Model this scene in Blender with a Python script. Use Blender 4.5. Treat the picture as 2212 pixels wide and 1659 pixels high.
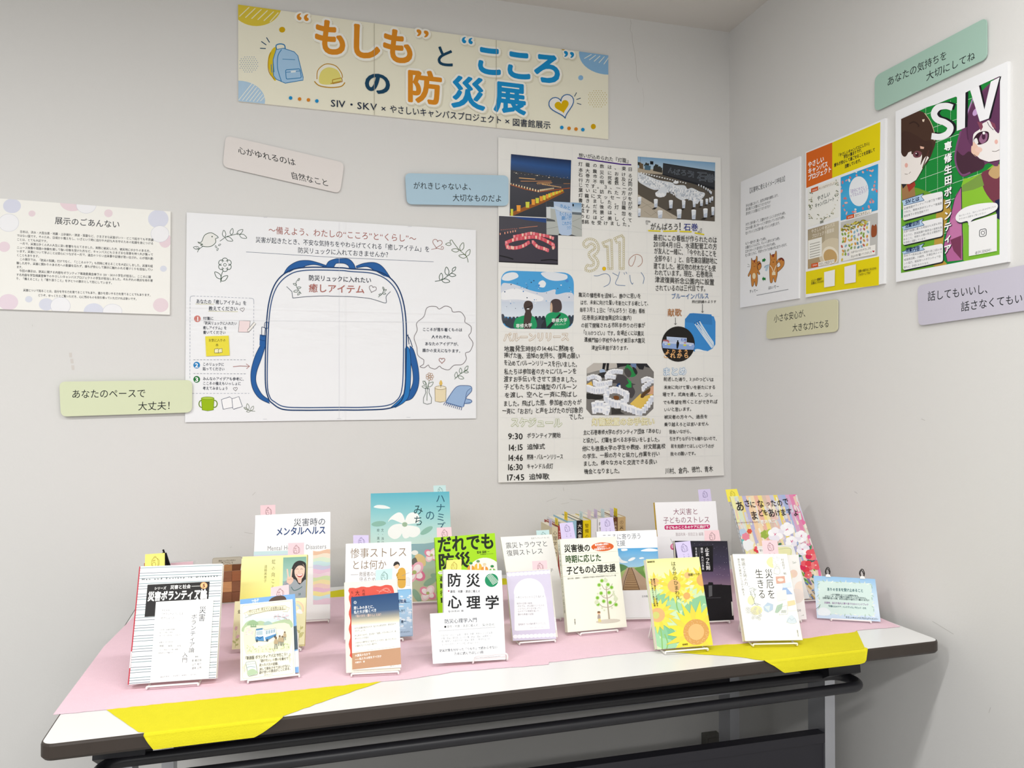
import bpy, math, random
import numpy as np
random.seed(7)
C = bpy.context.scene.collection
for o in list(bpy.data.objects): bpy.data.objects.remove(o)

# ------------------------------------------------------------------ camera
CAM = np.array([-1.4405, -2.3851, 1.262]); YAW, PITCH, ROLL, FPX = 0.272076604, 0.009615456, -0.000912063, 1697.6434753933
TABLE_Z = 0.700
cd = bpy.data.cameras.new('camera'); cam = bpy.data.objects.new('camera', cd); C.objects.link(cam)
cd.sensor_width = 36.0; cd.sensor_fit = 'HORIZONTAL'; cd.lens = FPX / 2212 * 36.0; cd.clip_start = 0.05; cd.clip_end = 60
_f = np.array([math.sin(YAW) * math.cos(PITCH), math.cos(YAW) * math.cos(PITCH), math.sin(PITCH)])
_r0 = np.array([math.cos(YAW), -math.sin(YAW), 0.0]); _u0 = np.cross(_r0, _f)
RGT = _r0 * math.cos(ROLL) + _u0 * math.sin(ROLL); UPV = -_r0 * math.sin(ROLL) + _u0 * math.cos(ROLL); FWD = _f
from mathutils import Matrix, Vector
cam.matrix_world = Matrix([[RGT[i], UPV[i], -FWD[i], CAM[i]] for i in range(3)] + [[0, 0, 0, 1]])
bpy.context.scene.camera = cam

# ------------------------------------------------------------------ light
sc = bpy.context.scene
sc.view_settings.view_transform = 'Standard'; sc.view_settings.look = 'None'
sc.view_settings.exposure = 0.43; sc.view_settings.gamma = 1.0; sc.view_settings.use_curve_mapping = False
w = bpy.data.worlds.new('room_ambient_fill'); sc.world = w; w.use_nodes = True  # even ambient fill standing in for light from the unbuilt room
w.node_tree.nodes['Background'].inputs[0].default_value = (0.95, 0.98, 1.0, 1)
w.node_tree.nodes['Background'].inputs[1].default_value = 0.40

def area_light(name, x, y, z, lx, ly, watts, col=(1, 0.99, 0.972)):
    d = bpy.data.lights.new(name, 'AREA'); d.shape = 'RECTANGLE'; d.size = lx; d.size_y = ly; d.energy = watts; d.color = col
    o = bpy.data.objects.new(name, d); C.objects.link(o); o.location = (x, y, z)
    return o
area_light('tube_and_fill_light', -0.85, -1.63, 2.44, 1.2, 0.07, 11.5)
area_light('tube_and_fill_light', -2.9, -1.63, 2.44, 1.2, 0.07, 20)  # unseen lamp, strengthened to brighten the left of the back wall
area_light('tube_and_fill_light', -0.9, -3.5, 2.44, 1.2, 0.2, 17)  # unseen fill lamp added behind the camera to light the walls frontally
area_light('tube_and_fill_light', -2.8, -3.5, 2.44, 1.2, 0.2, 31)  # unseen rear fill lamp, stronger to lift the left side
area_light('tube_and_fill_light', -1.8, -5.0, 2.44, 3.0, 0.2, 40)  # wide unseen fill lamp added farther back for soft frontal light

# ------------------------------------------------------------------ materials
def srgb(h):
    if not isinstance(h, str): return h
    h = h.lstrip('#')
    if len(h) == 3: h = ''.join(c * 2 for c in h)
    v = [int(h[i:i + 2], 16) / 255 for i in (0, 2, 4)]
    return tuple(c / 12.92 if c <= 0.04045 else ((c + 0.055) / 1.055) ** 2.4 for c in v)

def material(name, col=None, rough=0.6, metal=0.0, spec=0.4, noise=0.0, scale=40.0, bump=0.0, bscale=200.0, attr=False, **kw):
    m = bpy.data.materials.new(name); m.use_nodes = True
    nt = m.node_tree; b = nt.nodes['Principled BSDF']
    b.inputs['Roughness'].default_value = rough; b.inputs['Metallic'].default_value = metal
    b.inputs['Specular IOR Level'].default_value = spec
    for k, v in kw.items(): b.inputs[k.replace('_', ' ')].default_value = v
    tc = nt.nodes.new('ShaderNodeTexCoord')
    if attr:
        a = nt.nodes.new('ShaderNodeAttribute'); a.attribute_name = 'ink'
        nt.links.new(a.outputs['Color'], b.inputs['Base Color'])
    else:
        c = srgb(col); b.inputs['Base Color'].default_value = (*c, 1)
        if noise:
            n = nt.nodes.new('ShaderNodeTexNoise'); n.inputs['Scale'].default_value = scale; n.inputs['Detail'].default_value = 4
            r = nt.nodes.new('ShaderNodeMixRGB'); r.inputs[1].default_value = (*[max(0, x * (1 - noise)) for x in c], 1)
            r.inputs[2].default_value = (*[min(1, x * (1 + noise)) for x in c], 1)
            nt.links.new(tc.outputs['Object'], n.inputs['Vector']); nt.links.new(n.outputs[0], r.inputs[0])
            nt.links.new(r.outputs[0], b.inputs['Base Color'])
    if bump:
        n = nt.nodes.new('ShaderNodeTexNoise'); n.inputs['Scale'].default_value = bscale; n.inputs['Detail'].default_value = 3
        bp = nt.nodes.new('ShaderNodeBump'); bp.inputs['Strength'].default_value = bump; bp.inputs['Distance'].default_value = 0.001
        nt.links.new(tc.outputs['Object'], n.inputs['Vector']); nt.links.new(n.outputs[0], bp.inputs['Height'])
        nt.links.new(bp.outputs[0], b.inputs['Normal'])
    return m
M = {}
M['wall'] = material('painted_wallboard', '#e1e0de', 0.75, spec=0.2, noise=0.012, scale=2.0, bump=0.25, bscale=160)
M['ceiling'] = material('painted_ceiling', '#dad7d2', 0.8, spec=0.2, noise=0.01, scale=3.0, bump=0.25, bscale=160)
M['floor'] = material('grey_floor_tile', '#a5a39f', 0.5, noise=0.06, scale=9)
M['print'] = material('printed_paper', rough=0.6, spec=0.12, attr=True)
M['gloss'] = material('glossy_cover', rough=0.36, spec=0.2, attr=True)
M['laminate'] = material('white_laminate', '#e9e9e8', 0.32, spec=0.4, noise=0.008, scale=6)
M['edge'] = material('brown_edge_band', '#3b332e', 0.42, noise=0.12, scale=25)
M['black'] = material('black_steel', '#25252a', 0.38, spec=0.5, noise=0.06, scale=30)
M['panel'] = material('black_panel', '#2b2a31', 0.5, noise=0.05, scale=12)
M['chrome'] = material('brushed_steel', '#c3c5cc', 0.3, metal=0.85, noise=0.05, scale=20)
M['pink'] = material('pink_felt', '#edcdd9', 0.9, spec=0.1, noise=0.03, scale=60, bump=0.5, bscale=500)
M['yellow'] = material('yellow_felt', '#dfd52c', 0.9, spec=0.1, noise=0.04, scale=60, bump=0.6, bscale=450)
M['wire'] = material('white_coated_wire', '#f4f1ee', 0.35, spec=0.5, noise=0.01)
M['pages'] = material('book_pages', '#efe8d6', 0.85, spec=0.1, noise=0.05, scale=300)
M['darkplastic'] = material('dark_plastic', '#1b1a1c', 0.3, spec=0.5, noise=0.02)
M['greyplastic'] = material('grey_plastic', '#77756f', 0.55, noise=0.03)
M['acrylic'] = material('clear_acrylic', '#f6f8f8', 0.08, spec=0.5, noise=0.005, Transmission_Weight=0.9, IOR=1.3)
M['clip'] = material('clip_steel', '#2e2c2b', 0.35, metal=0.5, noise=0.05)
def creased_paper():
    m = material('creased_paper', rough=0.6, spec=0.2, attr=True); nt = m.node_tree; N = nt.nodes; L = nt.links.new; b = N['Principled BSDF']
    tc = N.new('ShaderNodeTexCoord'); sp = N.new('ShaderNodeSeparateXYZ'); L(tc.outputs['Object'], sp.inputs[0])
    def ridge(out, at, wd):
        a = N.new('ShaderNodeMath'); a.operation = 'SUBTRACT'; L(out, a.inputs[0]); a.inputs[1].default_value = at
        c = N.new('ShaderNodeMath'); c.operation = 'ABSOLUTE'; L(a.outputs[0], c.inputs[0])
        r = N.new('ShaderNodeMapRange'); L(c.outputs[0], r.inputs['Value']); r.inputs['From Max'].default_value = wd; r.inputs['To Min'].default_value = 1; r.inputs['To Max'].default_value = 0; return r.outputs[0]
    mp = N.new('ShaderNodeMapping'); mp.inputs['Scale'].default_value = (2.2, 1, 7); L(tc.outputs['Object'], mp.inputs['Vector'])
    n = N.new('ShaderNodeTexNoise'); n.inputs['Scale'].default_value = 3.0; n.inputs['Detail'].default_value = 3; L(mp.outputs[0], n.inputs['Vector'])
    band = ridge(sp.outputs['Z'], 0.30, 0.16); mu = N.new('ShaderNodeMath'); mu.operation = 'MULTIPLY'; L(n.outputs[0], mu.inputs[0]); L(band, mu.inputs[1])
    s1 = N.new('ShaderNodeMath'); s1.operation = 'MULTIPLY_ADD'; L(ridge(sp.outputs['X'], 0.02, 0.006), s1.inputs[0]); s1.inputs[1].default_value = 0.16; L(mu.outputs[0], s1.inputs[2])
    s2 = N.new('ShaderNodeMath'); s2.operation = 'MULTIPLY_ADD'; L(ridge(sp.outputs['Z'], 0.325, 0.005), s2.inputs[0]); s2.inputs[1].default_value = 0.12; L(s1.outputs[0], s2.inputs[2])
    bp = N.new('ShaderNodeBump'); bp.inputs['Strength'].default_value = 0.9; bp.inputs['Distance'].default_value = 0.008; L(s2.outputs[0], bp.inputs['Height']); L(bp.outputs[0], b.inputs['Normal'])
    return m
M['creased'] = creased_paper()
# checkered wood
def wood():
    m = bpy.data.materials.new('checkered_wood'); m.use_nodes = True; nt = m.node_tree; b = nt.nodes['Principled BSDF']
    tc = nt.nodes.new('ShaderNodeTexCoord'); n = nt.nodes.new('ShaderNodeTexNoise'); mp = nt.nodes.new('ShaderNodeMapping')
    mp.inputs['Scale'].default_value = (18, 18, 160); n.inputs['Scale'].default_value = 2.0; n.inputs['Detail'].default_value = 6
    a = nt.nodes.new('ShaderNodeAttribute'); a.attribute_name = 'ink'
    mx = nt.nodes.new('ShaderNodeMixRGB'); mx.blend_type = 'MULTIPLY'; mx.inputs[0].default_value = 0.35
    nt.links.new(tc.outputs['Object'], mp.inputs['Vector']); nt.links.new(mp.outputs[0], n.inputs['Vector'])
    nt.links.new(a.outputs['Color'], mx.inputs[1]); nt.links.new(n.outputs[0], mx.inputs[2]); nt.links.new(mx.outputs[0], b.inputs['Base Color'])
    b.inputs['Roughness'].default_value = 0.45
    return m
M['wood'] = wood()

# ------------------------------------------------------------------ pixel -> plane, object helpers
def rays(P):
    P = np.atleast_2d(np.asarray(P, float)); x = (P[:, 0] - 1106) / FPX; y = (P[:, 1] - 829.5) / FPX
    return FWD[None] + x[:, None] * RGT[None] - y[:, None] * UPV[None]
def on_plane(P, O, n):
    d = rays(P); t = ((O - CAM) @ n) / (d @ n); return CAM[None] + t[:, None] * d
def onz(x, y, z): return on_plane([(x, y)], np.array([0, 0, z]), np.array([0, 0, 1.0]))[0]
def ony(x, y, v): return on_plane([(x, y)], np.array([0, v, 0]), np.array([0, 1.0, 0]))[0]
def onx(x, y, v): return on_plane([(x, y)], np.array([v, 0, 0]), np.array([1.0, 0, 0]))[0]

def tag(o, label=None, cat=None, group=None, kind=None):
    if label: o['label'] = label
    if cat: o['category'] = cat
    if group: o['group'] = group
    if kind: o['kind'] = kind
    return o
def empty(name, loc):
    o = bpy.data.objects.new(name, None); C.objects.link(o); o.location = Vector(loc); o.empty_display_size = 0.02
    return o
def wloc(o):
    v = Vector(o.location)
    while o.parent: o = o.parent; v = v + Vector(o.location)
    return v

class MB:
    """collects coloured geometry in world coordinates and links it as ONE mesh"""
    def __init__(s): s.V = []; s.F = []; s.K = []; s.MI = []; s.mi = 0
    def add(s, V, F, col='#ffffff'):
        n = len(s.V)
        V = [tuple(map(float, v)) for v in V]; s.V += V
        if isinstance(col, list): s.K += col
        else: s.K += [srgb(col)] * len(V)
        s.F += [tuple(i + n for i in f) for f in F]; s.MI += [s.mi] * len(F)
    def box(s, a, b, col='#ffffff', bev=0):
        (x0, y0, z0), (x1, y1, z1) = a, b
        V = [(x0, y0, z0), (x1, y0, z0), (x1, y1, z0), (x0, y1, z0), (x0, y0, z1), (x1, y0, z1), (x1, y1, z1), (x0, y1, z1)]
        s.add(V, [(0, 3, 2, 1), (4, 5, 6, 7), (0, 1, 5, 4), (1, 2, 6, 5), (2, 3, 7, 6), (3, 0, 4, 7)], col)
    def slab(s, pts, off, col='#ffffff', side=None):
        """polygon pts (3D, front) extruded by vector off"""
        n = len(pts); P = [np.asarray(p, float) for p in pts]; Q = [p + off for p in P]
        nn = sum(np.cross(P[i] - P[0], P[(i + 1) % n] - P[0]) for i in range(n))
        if nn @ off > 0: P.reverse(); Q.reverse()
        s.add(P, [tuple(range(n))], col)
        s.add(P + Q, [(i, i + n, (i + 1) % n + n, (i + 1) % n) for i in range(n)], side or col)
        s.add(Q, [tuple(range(n - 1, -1, -1))], side or col)
    def tube(s, pts, r, col='#ffffff', seg=8, closed=False, caps=True):
        P = [np.asarray(p, float) for p in pts]; n = len(P); rings = []
        ref = None
        for i in range(n):
            a = P[i - 1] if (i > 0 or closed) else P[i]; b = P[(i + 1) % n] if (i < n - 1 or closed) else P[i]
            t = (b - a) / (np.linalg.norm(b - a) + 1e-12)
            if ref is None:
                ref = np.cross(t, [0, 0, 1.0]) if abs(t[2]) < 0.9 else np.cross(t, [1.0, 0, 0])
            ref = ref - (ref @ t) * t; ref /= np.linalg.norm(ref) + 1e-12
            bi = np.cross(t, ref)
            rings.append([P[i] + r * (math.cos(2 * math.pi * k / seg) * ref + math.sin(2 * math.pi * k / seg) * bi) for k in range(seg)])
        V = [v for ring in rings for v in ring]; F = []
        for i in range(n if closed else n - 1):
            j = (i + 1) % n
            F += [(i * seg + k, i * seg + (k + 1) % seg, j * seg + (k + 1) % seg, j * seg + k) for k in range(seg)]
        if caps and not closed: F += [tuple(range(seg - 1, -1, -1)), tuple((n - 1) * seg + k for k in range(seg))]
        s.add(V, F, col)
    def build(s, name, mat, parent=None, base=None, smooth=False):
        V = np.array(s.V)
        if base is None:
            base = V.mean(0) if parent is None else np.array(wloc(parent))
            if parent is None: base = np.array([(V[:, 0].min() + V[:, 0].max()) / 2, (V[:, 1].min() + V[:, 1].max()) / 2, V[:, 2].min()])
        base = np.asarray(base, float)
        me = bpy.data.meshes.new(name); me.from_pydata((V - base).tolist(), [], s.F)
        mats = mat if isinstance(mat, (list, tuple)) else [mat]
        for m in mats: me.materials.append(M[m])
        if len(mats) > 1: me.polygons.foreach_set('material_index', s.MI)
        at = me.attributes.new('ink', 'FLOAT_COLOR', 'POINT')
        K = np.ones((len(s.K), 4), np.float32); K[:, :3] = np.array(s.K); at.data.foreach_set('color', K.ravel())
        if smooth: me.polygons.foreach_set('use_smooth', [True] * len(me.polygons))
        me.update()
        o = bpy.data.objects.new(name, me); C.objects.link(o)
        if parent is None: o.location = Vector(base)
        else:
            o.parent = parent; o.location = Vector(base) - wloc(parent)
        return o

def round_path(pts, r, n=5):
    """round the inner corners of a 3D polyline"""
    P = [np.asarray(p, float) for p in pts]; out = [P[0]]
    for i in range(1, len(P) - 1):
        a, b, c = P[i - 1], P[i], P[i + 1]; la, lc = np.linalg.norm(a - b), np.linalg.norm(c - b); q = min(r, la * .48, lc * .48)
        s, e = b + (a - b) / la * q, b + (c - b) / lc * q
        for k in range(n + 1):
            t = k / n; out.append((1 - t) ** 2 * s + 2 * t * (1 - t) * b + t * t * e)
    return out + [P[-1]]

# ------------------------------------------------------------------ glyphs (built-in font)
_fc = bpy.data.curves.new('lettering', 'FONT'); _fo = bpy.data.objects.new('lettering', _fc); _G = {}
def glyph(ch, off=0.0, res=3):
    k_ = (ch, off, res)
    if k_ not in _G:
        if ch in ' \u3000': _G[k_] = (np.zeros((0, 2)), [], 0.35 if ch == ' ' else 1.0, np.zeros(0))
        else:
            if off:
                v0, f0, adv, _ = glyph(ch, 0.0, res); sh = [(0, 0)]
                if off < .016: sh = [(off * math.cos(t), off * math.sin(t)) for t in (0.5, 2.6, 4.7)]
                else:
                    for r, k in ((off, 14), (off * .55, 8)): sh += [(r * math.cos(2 * math.pi * i / k), r * math.sin(2 * math.pi * i / k)) for i in range(k)]
                _G[k_] = (np.concatenate([v0 + np.array(q) for q in sh]), [tuple(i + j * len(v0) for i in f) for j in range(len(sh)) for f in f0], adv, np.repeat(np.arange(len(sh)), len(v0)))
                return _G[k_]
            _fc.body = ch; _fc.resolution_u = res
            me = bpy.data.meshes.new_from_object(_fo)
            v = np.array([p.co[:2] for p in me.vertices]) if len(me.vertices) else np.zeros((0, 2)); f = [tuple(p.vertices) for p in me.polygons]
            bpy.data.meshes.remove(me)
            adv = 1.0 if ord(ch) > 0x2000 and ch not in '\u201c\u201d\u00d7' else (v[:, 0].max() + 0.07 if len(v) else 0.4)
            _G[k_] = (v, f, adv, np.zeros(len(v)))
    return _G[k_]

STEP = 6e-6; SUB = 1.5e-6
class Art(MB):
    """flat printed matter: shapes authored in photo pixels, laid on a real plane (origin O, normal n towards the viewer)"""
    def __init__(s, O, n, up=(0, -1)):
        MB.__init__(s); s.O = np.asarray(O, float); s.n = np.asarray(n, float); s.ox = s.oy = 0; s.sc = 1.0; s.up = np.array(up, float); s.bend = None; s.hold = False; s.dep = 0.0; s.clip = None
    def gap(s, d): s.dep += d
    def view(s, v): s.ox, s.oy, s.sc = v; return s
    def pts(s, L, d=0.0):
        L = np.asarray(L, float); return on_plane(np.stack([s.ox + L[:, 0] / s.sc, s.oy + L[:, 1] / s.sc], -1), s.O + s.n * d, s.n)
    def nxt(s):
        if not s.hold: s.dep += STEP
        return s.dep
    def face(s, V, F, col):
        # keep fronts facing the viewer
        f = F[0]; nn = np.cross(V[f[1]] - V[f[0]], V[f[2]] - V[f[0]])
        s.add(V, F, col)
    def base(s, L, thick, col, side=None, grid=None):
        P = s.pts(L)
        if grid:
            a, b, c, d = P; nu, nv = grid
            V = [(a * (1 - u) + b * u) * (1 - v) + (d * (1 - u) + c * u) * v for v in np.linspace(0, 1, nv + 1) for u in np.linspace(0, 1, nu + 1)]
            F = [(j * (nu + 1) + i, (j + 1) * (nu + 1) + i, (j + 1) * (nu + 1) + i + 1, j * (nu + 1) + i + 1) for j in range(nv) for i in range(nu)]
            s.add(V, F, col)
            s.add([v - s.n * thick for v in V], [tuple(reversed(f)) for f in F], side or col)
            edge = [j for j in range(nu + 1)] + [(k) * (nu + 1) + nu for k in range(1, nv + 1)] + [nv * (nu + 1) + i for i in range(nu - 1, -1, -1)] + [k * (nu + 1) for k in range(nv - 1, 0, -1)]
            E = [V[i] for i in edge]; m = len(E)
            s.add(E + [v - s.n * thick for v in E], [(i, (i + 1) % m, (i + 1) % m + m, i + m) for i in range(m)], side or col)
        else: s.slab(list(P), -s.n * thick, col, side)
    def poly(s, L, col, d=None):
        if s.clip is not None:
            L = clip_convex(L, s.clip)
            if len(L) < 3: return
        P = s.pts(L, s.nxt() if d is None else d); s.add(P, [tuple(range(len(P)))], col)
    def grad(s, L4, stops, n=8):
        """quad TL TR BR BL with a printed vertical gradient; stops = [(t, hex)...]"""
        a, b, c, d = [np.array(p, float) for p in L4]; ts = sorted(set(list(np.linspace(0, 1, n + 1)) + [t for t, _ in stops])); dd = s.nxt()
        def cl(t):
            for (t0, c0), (t1, c1) in zip(stops, stops[1:]):
                if t <= t1: k = (t - t0) / (t1 - t0 + 1e-9); return tuple(np.array(srgb(c0)) * (1 - k) + np.array(srgb(c1)) * k)
            return srgb(stops[-1][1])
        V = []; K = []
        for t in ts: V += [a * (1 - t) + d * t, b * (1 - t) + c * t]; K += [cl(t)] * 2
        s.add(s.pts(V, dd), [(2 * i, 2 * i + 2, 2 * i + 3, 2 * i + 1) for i in range(len(ts) - 1)], K)
    def line(s, L, wd, col, closed=False):
        P = np.asarray(L, float); n = len(P); V = []
        for i in range(n):
            a = P[i - 1] if (i > 0 or closed) else P[i]; b = P[(i + 1) % n] if (i < n - 1 or closed) else P[i]
            t = b - a; t = t / (np.hypot(*t) + 1e-9); q = np.array([-t[1], t[0]]) * wd / 2; V += [P[i] + q, P[i] - q]
        F = [(2 * i, 2 * i + 1, 2 * ((i + 1) % n) + 1, 2 * ((i + 1) % n)) for i in range(n if closed else n - 1)]
        if s.clip is not None:
            s.nxt(); h = s.hold; s.hold = True
            for f in F: s.poly([V[k] for k in f], col)
            s.hold = h; return
        s.add(s.pts(V, s.nxt()), F, col)
    def curve(s, L, wd, col, closed=False, n=6): s.line(smooth(L, closed, n), wd, col, closed)
    def blob(s, L, col, n=6): s.poly(smooth(L, True, n), col)
    def dash(s, p, q, wd, col, on=8, gap=5):
        p, q = np.array(p, float), np.array(q, float); L = np.hypot(*(q - p)); t = (q - p) / L; a = 0; s.nxt(); h = s.hold; s.hold = True
        while a < L: s.line([p + t * a, p + t * min(L, a + on)], wd, col); a += on + gap
        s.hold = h
    def ell(s, cx, cy, rx, ry, col, n=20, rot=0.0, a0=0, a1=360):
        r = math.radians(rot); L = []
        full = a1 - a0 >= 360
        for k in range(n if full else n + 1):
            t = math.radians(a0 + (a1 - a0) * k / n); x, y = rx * math.cos(t), ry * math.sin(t)
            L.append((cx + x * math.cos(r) - y * math.sin(r), cy + x * math.sin(r) + y * math.cos(r)))
        s.poly(L, col)
    def ring(s, cx, cy, rx, ry, wd, col, n=20, a0=0, a1=360):
        full = a1 - a0 >= 360
        s.line([(cx + rx * math.cos(math.radians(a0 + (a1 - a0) * k / n)), cy + ry * math.sin(math.radians(a0 + (a1 - a0) * k / n))) for k in range(n if full else n + 1)], wd, col, full)
    def many(s, fn):
        """shapes that do not overlap share one layer"""
        s.nxt(); s.hold = True; fn(); s.hold = False
    def text(s, st, x0, y0, x1, y1, h, col, off=0.0, h1=None, res=None, jit=0.0, d=None):
        """horizontal line whose middle runs (x0,y0)-(x1,y1); h = em height"""
        h1 = h1 or h; p0, p1 = np.array([x0, y0], float), np.array([x1, y1], float)
        res = res or (1 if h / s.sc < 9 else 2 if h / s.sc < 26 else 4)
        tot = sum(glyph(c, off, res)[2] for c in st); a = 0; dd = s.nxt() if d is None else d; VV = []; FF = []; JJ = []; n = 0
        for c in st:
            v, f, adv, cj = glyph(c, off, res)
            if len(v):
                JJ.append(cj); jx, jy, js = (random.uniform(-jit, jit) for _ in range(3))
                u = (a + v[:, 0] + jx * .6) / tot; k = (v[:, 1] - 0.38) * (1 + js) + jy + (v[:, 0] - .5) * jx * 1.2
                hh = h + (h1 - h) * u
                VV.append(p0[None] + (p1 - p0)[None] * u[:, None] + s.up[None] * (k * hh)[:, None]); FF += [tuple(i + n for i in q) for q in f]; n += len(v)
            a += adv
        if n: s.addtext(VV, FF, JJ, dd, col)
    def vtext(s, st, x0, y0, x1, y1, wd, col, off=0.0, res=None, jit=0.0, right=None):
        """vertical line, middle runs (x0,y0) top to (x1,y1) bottom; wd = glyph width"""
        p0, p1 = np.array([x0, y0], float), np.array([x1, y1], float); n0 = len(st); step = (p1 - p0) / n0; dd = s.nxt(); VV = []; FF = []; JJ = []; n = 0
        res = res or (1 if wd / s.sc < 9 else 2 if wd / s.sc < 26 else 4)
        dn = step / np.hypot(*step); hgt = min(np.hypot(*step), wd * 1.25); rt = np.array(right if right is not None else (1, 0), float)
        for i, c in enumerate(st):
            v, f, adv, cj = glyph(c, off, res)
            if not len(v): continue
            JJ.append(cj)
            x, y = v[:, 0] - .5, v[:, 1] - .38
            if c in '\u3001\u3002': x, y = x + .6, y + .55
            if c in '\u30fc\u2015\u300c\u300d\u300e\u300f()': x, y = y, -x
            cen = p0 + step * (i + .5); jx, jy = random.uniform(-jit, jit), random.uniform(-jit, jit)
            VV.append(cen[None] + rt[None] * ((x + jx) * wd)[:, None] - dn[None] * ((y + jy) * hgt)[:, None]); FF += [tuple(k + n for k in q) for q in f]; n += len(v)
        if n: s.addtext(VV, FF, JJ, dd, col)
    def addtext(s, VV, FF, JJ, dd, col):
        J = np.concatenate(JJ); P = s.pts(np.concatenate(VV), dd); s.add(P + s.n[None] * (J * SUB)[:, None], FF, col); s.dep += float(J.max()) * SUB
    def build(s, *a, **k):
        if s.bend is not None:
            V = np.array(s.V); s.V = (V + s.n[None] * s.bend(V)[:, None]).tolist()
        return MB.build(s, *a, **k)

def clip_convex(L, quad):
    P = [np.array(q, float) for q in L]; Q = [np.array(q, float) for q in quad]; cen = sum(Q) / len(Q)
    for i in range(len(Q)):
        p, q = Q[i], Q[(i + 1) % len(Q)]; nn = np.array([-(q - p)[1], (q - p)[0]]); sg = 1 if nn @ (cen - p) > 0 else -1; out = []
        for j in range(len(P)):
            u, v = P[j - 1], P[j]; du, dv = sg * (nn @ (u - p)), sg * (nn @ (v - p))
            if (du < 0) != (dv < 0): out.append(u + (v - u) * du / (du - dv))
            if dv >= 0: out.append(v)
        P = out
        if len(P) < 3: return []
    return P
def smooth(L, closed=False, n=6):
    P = np.asarray(L, float); m = len(P); out = []
    for i in range(m if closed else m - 1):
        p0 = P[i - 1] if (i > 0 or closed) else P[i]; p1 = P[i]; p2 = P[(i + 1) % m]; p3 = P[(i + 2) % m] if (i + 2 < m or closed) else p2
        for k in range(n):
            t = k / n; out.append(0.5 * ((2 * p1) + (p2 - p0) * t + (2 * p0 - 5 * p1 + 4 * p2 - p3) * t * t + (3 * p1 - p0 - 3 * p2 + p3) * t ** 3))
    if not closed: out.append(P[-1])
    return [tuple(p) for p in out]
def rquad(L, r, n=4):
    """rounded quad outline (2D, view units)"""
    P = [np.array(p, float) for p in L]; out = []
    for i in range(4):
        a, b, c = P[i - 1], P[i], P[(i + 1) % 4]; s, e = b + (a - b) / np.hypot(*(a - b)) * r, b + (c - b) / np.hypot(*(c - b)) * r
        for k in range(n + 1): t = k / n; out.append(tuple((1 - t) ** 2 * s + 2 * t * (1 - t) * b + t * t * e))
    return out
def rose(cx, cy, r0, r1, n, rot=0):
    return [(cx + (r1 if k % 2 else r0) * math.cos(rot + math.pi * k / n), cy + (r1 if k % 2 else r0) * math.sin(rot + math.pi * k / n)) for k in range(2 * n)]
BACK = (np.array([0, 0, 0.0]), np.array([0, -1.0, 0])); RIGHT = (np.array([0, 0, 0.0]), np.array([-1.0, 0, 0]))
def wall_art(pl, front):
    O, n = BACK if pl == 'b' else RIGHT; return Art(O + n * front, n)
FULL = (0, 0, 1.0)
VA, VB, VC = (260, 1160, 4.88), (470, 1060, 3.95), (720, 1040, 3.7714)
VD, VE, VF, VG, VZ = (900, 1120, 4.6088), (1140, 1060, 4.6067), (1360, 1040, 4.3667), (1540, 1040, 4.3658), (860, 1240, 6.911)
INK = '#20242e'
# ================================================================== the room
CEIL = 2.494
def structure(name, a, b, mat, extra=None):
    m = MB(); m.box(a, b, '#ffffff'); o = m.build(name, mat); tag(o, kind='structure'); return o
structure('floor', (-5.5, -5.5, -0.08), (0.12, 0.12, 0.0), 'floor')
structure('ceiling', (-5.5, -5.5, CEIL), (0.12, 0.12, CEIL + 0.1), 'ceiling')
# back wall with its hairline cracks and scuffs
wb = wall_art('b', 0.0)
wb.box((-5.5, 0.0, 0.0), (0.0, 0.12, CEIL), '#ffffff'); wb.mi = 1; wb.gap(2e-4)
wb.view((1100, 0, 3.3183))
wb.line([(868, 140), (874, 165), (866, 215), (880, 240), (884, 300), (900, 380), (910, 470), (912, 545), (928, 590)], 1.6, '#b4b0a9')
wb.line([(955, 630), (966, 700), (962, 770)], 1.0, '#bcb8b2')
wb.view((1160, 1070, 9.217))
for L in ([(190, 125), (280, 92), (400, 42)], [(650, 72), (760, 86), (910, 106)], [(480, 175), (640, 142)]): wb.line(L, 4, '#bbb8b4')
wb.view(FULL)
for L in ([(545, 1070), (552, 1063)], [(528, 1150), (546, 1153)], [(497, 1183), (500, 1181)], [(1217, 1053), (1218, 1061)], [(1192, 1056), (1194, 1056)], [(735, 1385), (736, 1387)], [(70, 701), (70, 705)]): wb.line(L, 0.8, '#c6c4c0')
for (x, y) in ((149, 762), (152, 775), (154, 789)): wb.poly([(x, y), (x + 6, y), (x + 7, y + 10), (x + 1, y + 10)], '#d9d4cf')
tag(wb.build('wall_back', ['wall', 'print']), kind='structure')
wr = wall_art('r', 0.0)
wr.box((0.0, -5.5, 0.0), (0.12, 0.12, CEIL), '#ffffff'); wr.mi = 1; wr.gap(2e-4); wr.view(FULL)
for L in ([(2140, 1528), (2136, 1540)], [(2014, 1342), (2060, 1370)], [(1990, 905), (1998, 908)], [(1846, 1062), (1852, 1066)]): wr.line(L, 0.9, '#c2c0bd')
tag(wr.build('wall_right', ['wall', 'print']), kind='structure')
structure('baseboard_back', (-5.5, -0.008, 0.0), (-0.008, 0.0, 0.06), 'greyplastic')
structure('baseboard_right', (-0.008, -5.5, 0.0), (0.0, -0.008, 0.06), 'greyplastic')
m = MB(); m.box((-0.115, -0.03, 0.062), (-0.06, 0.0, 0.115)); m.box((-0.107, -0.034, 0.07), (-0.068, -0.03, 0.107))
tag(m.build('outlet_box', 'greyplastic'), 'small grey outlet box low on the back wall beneath the table', 'outlet box')

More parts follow.
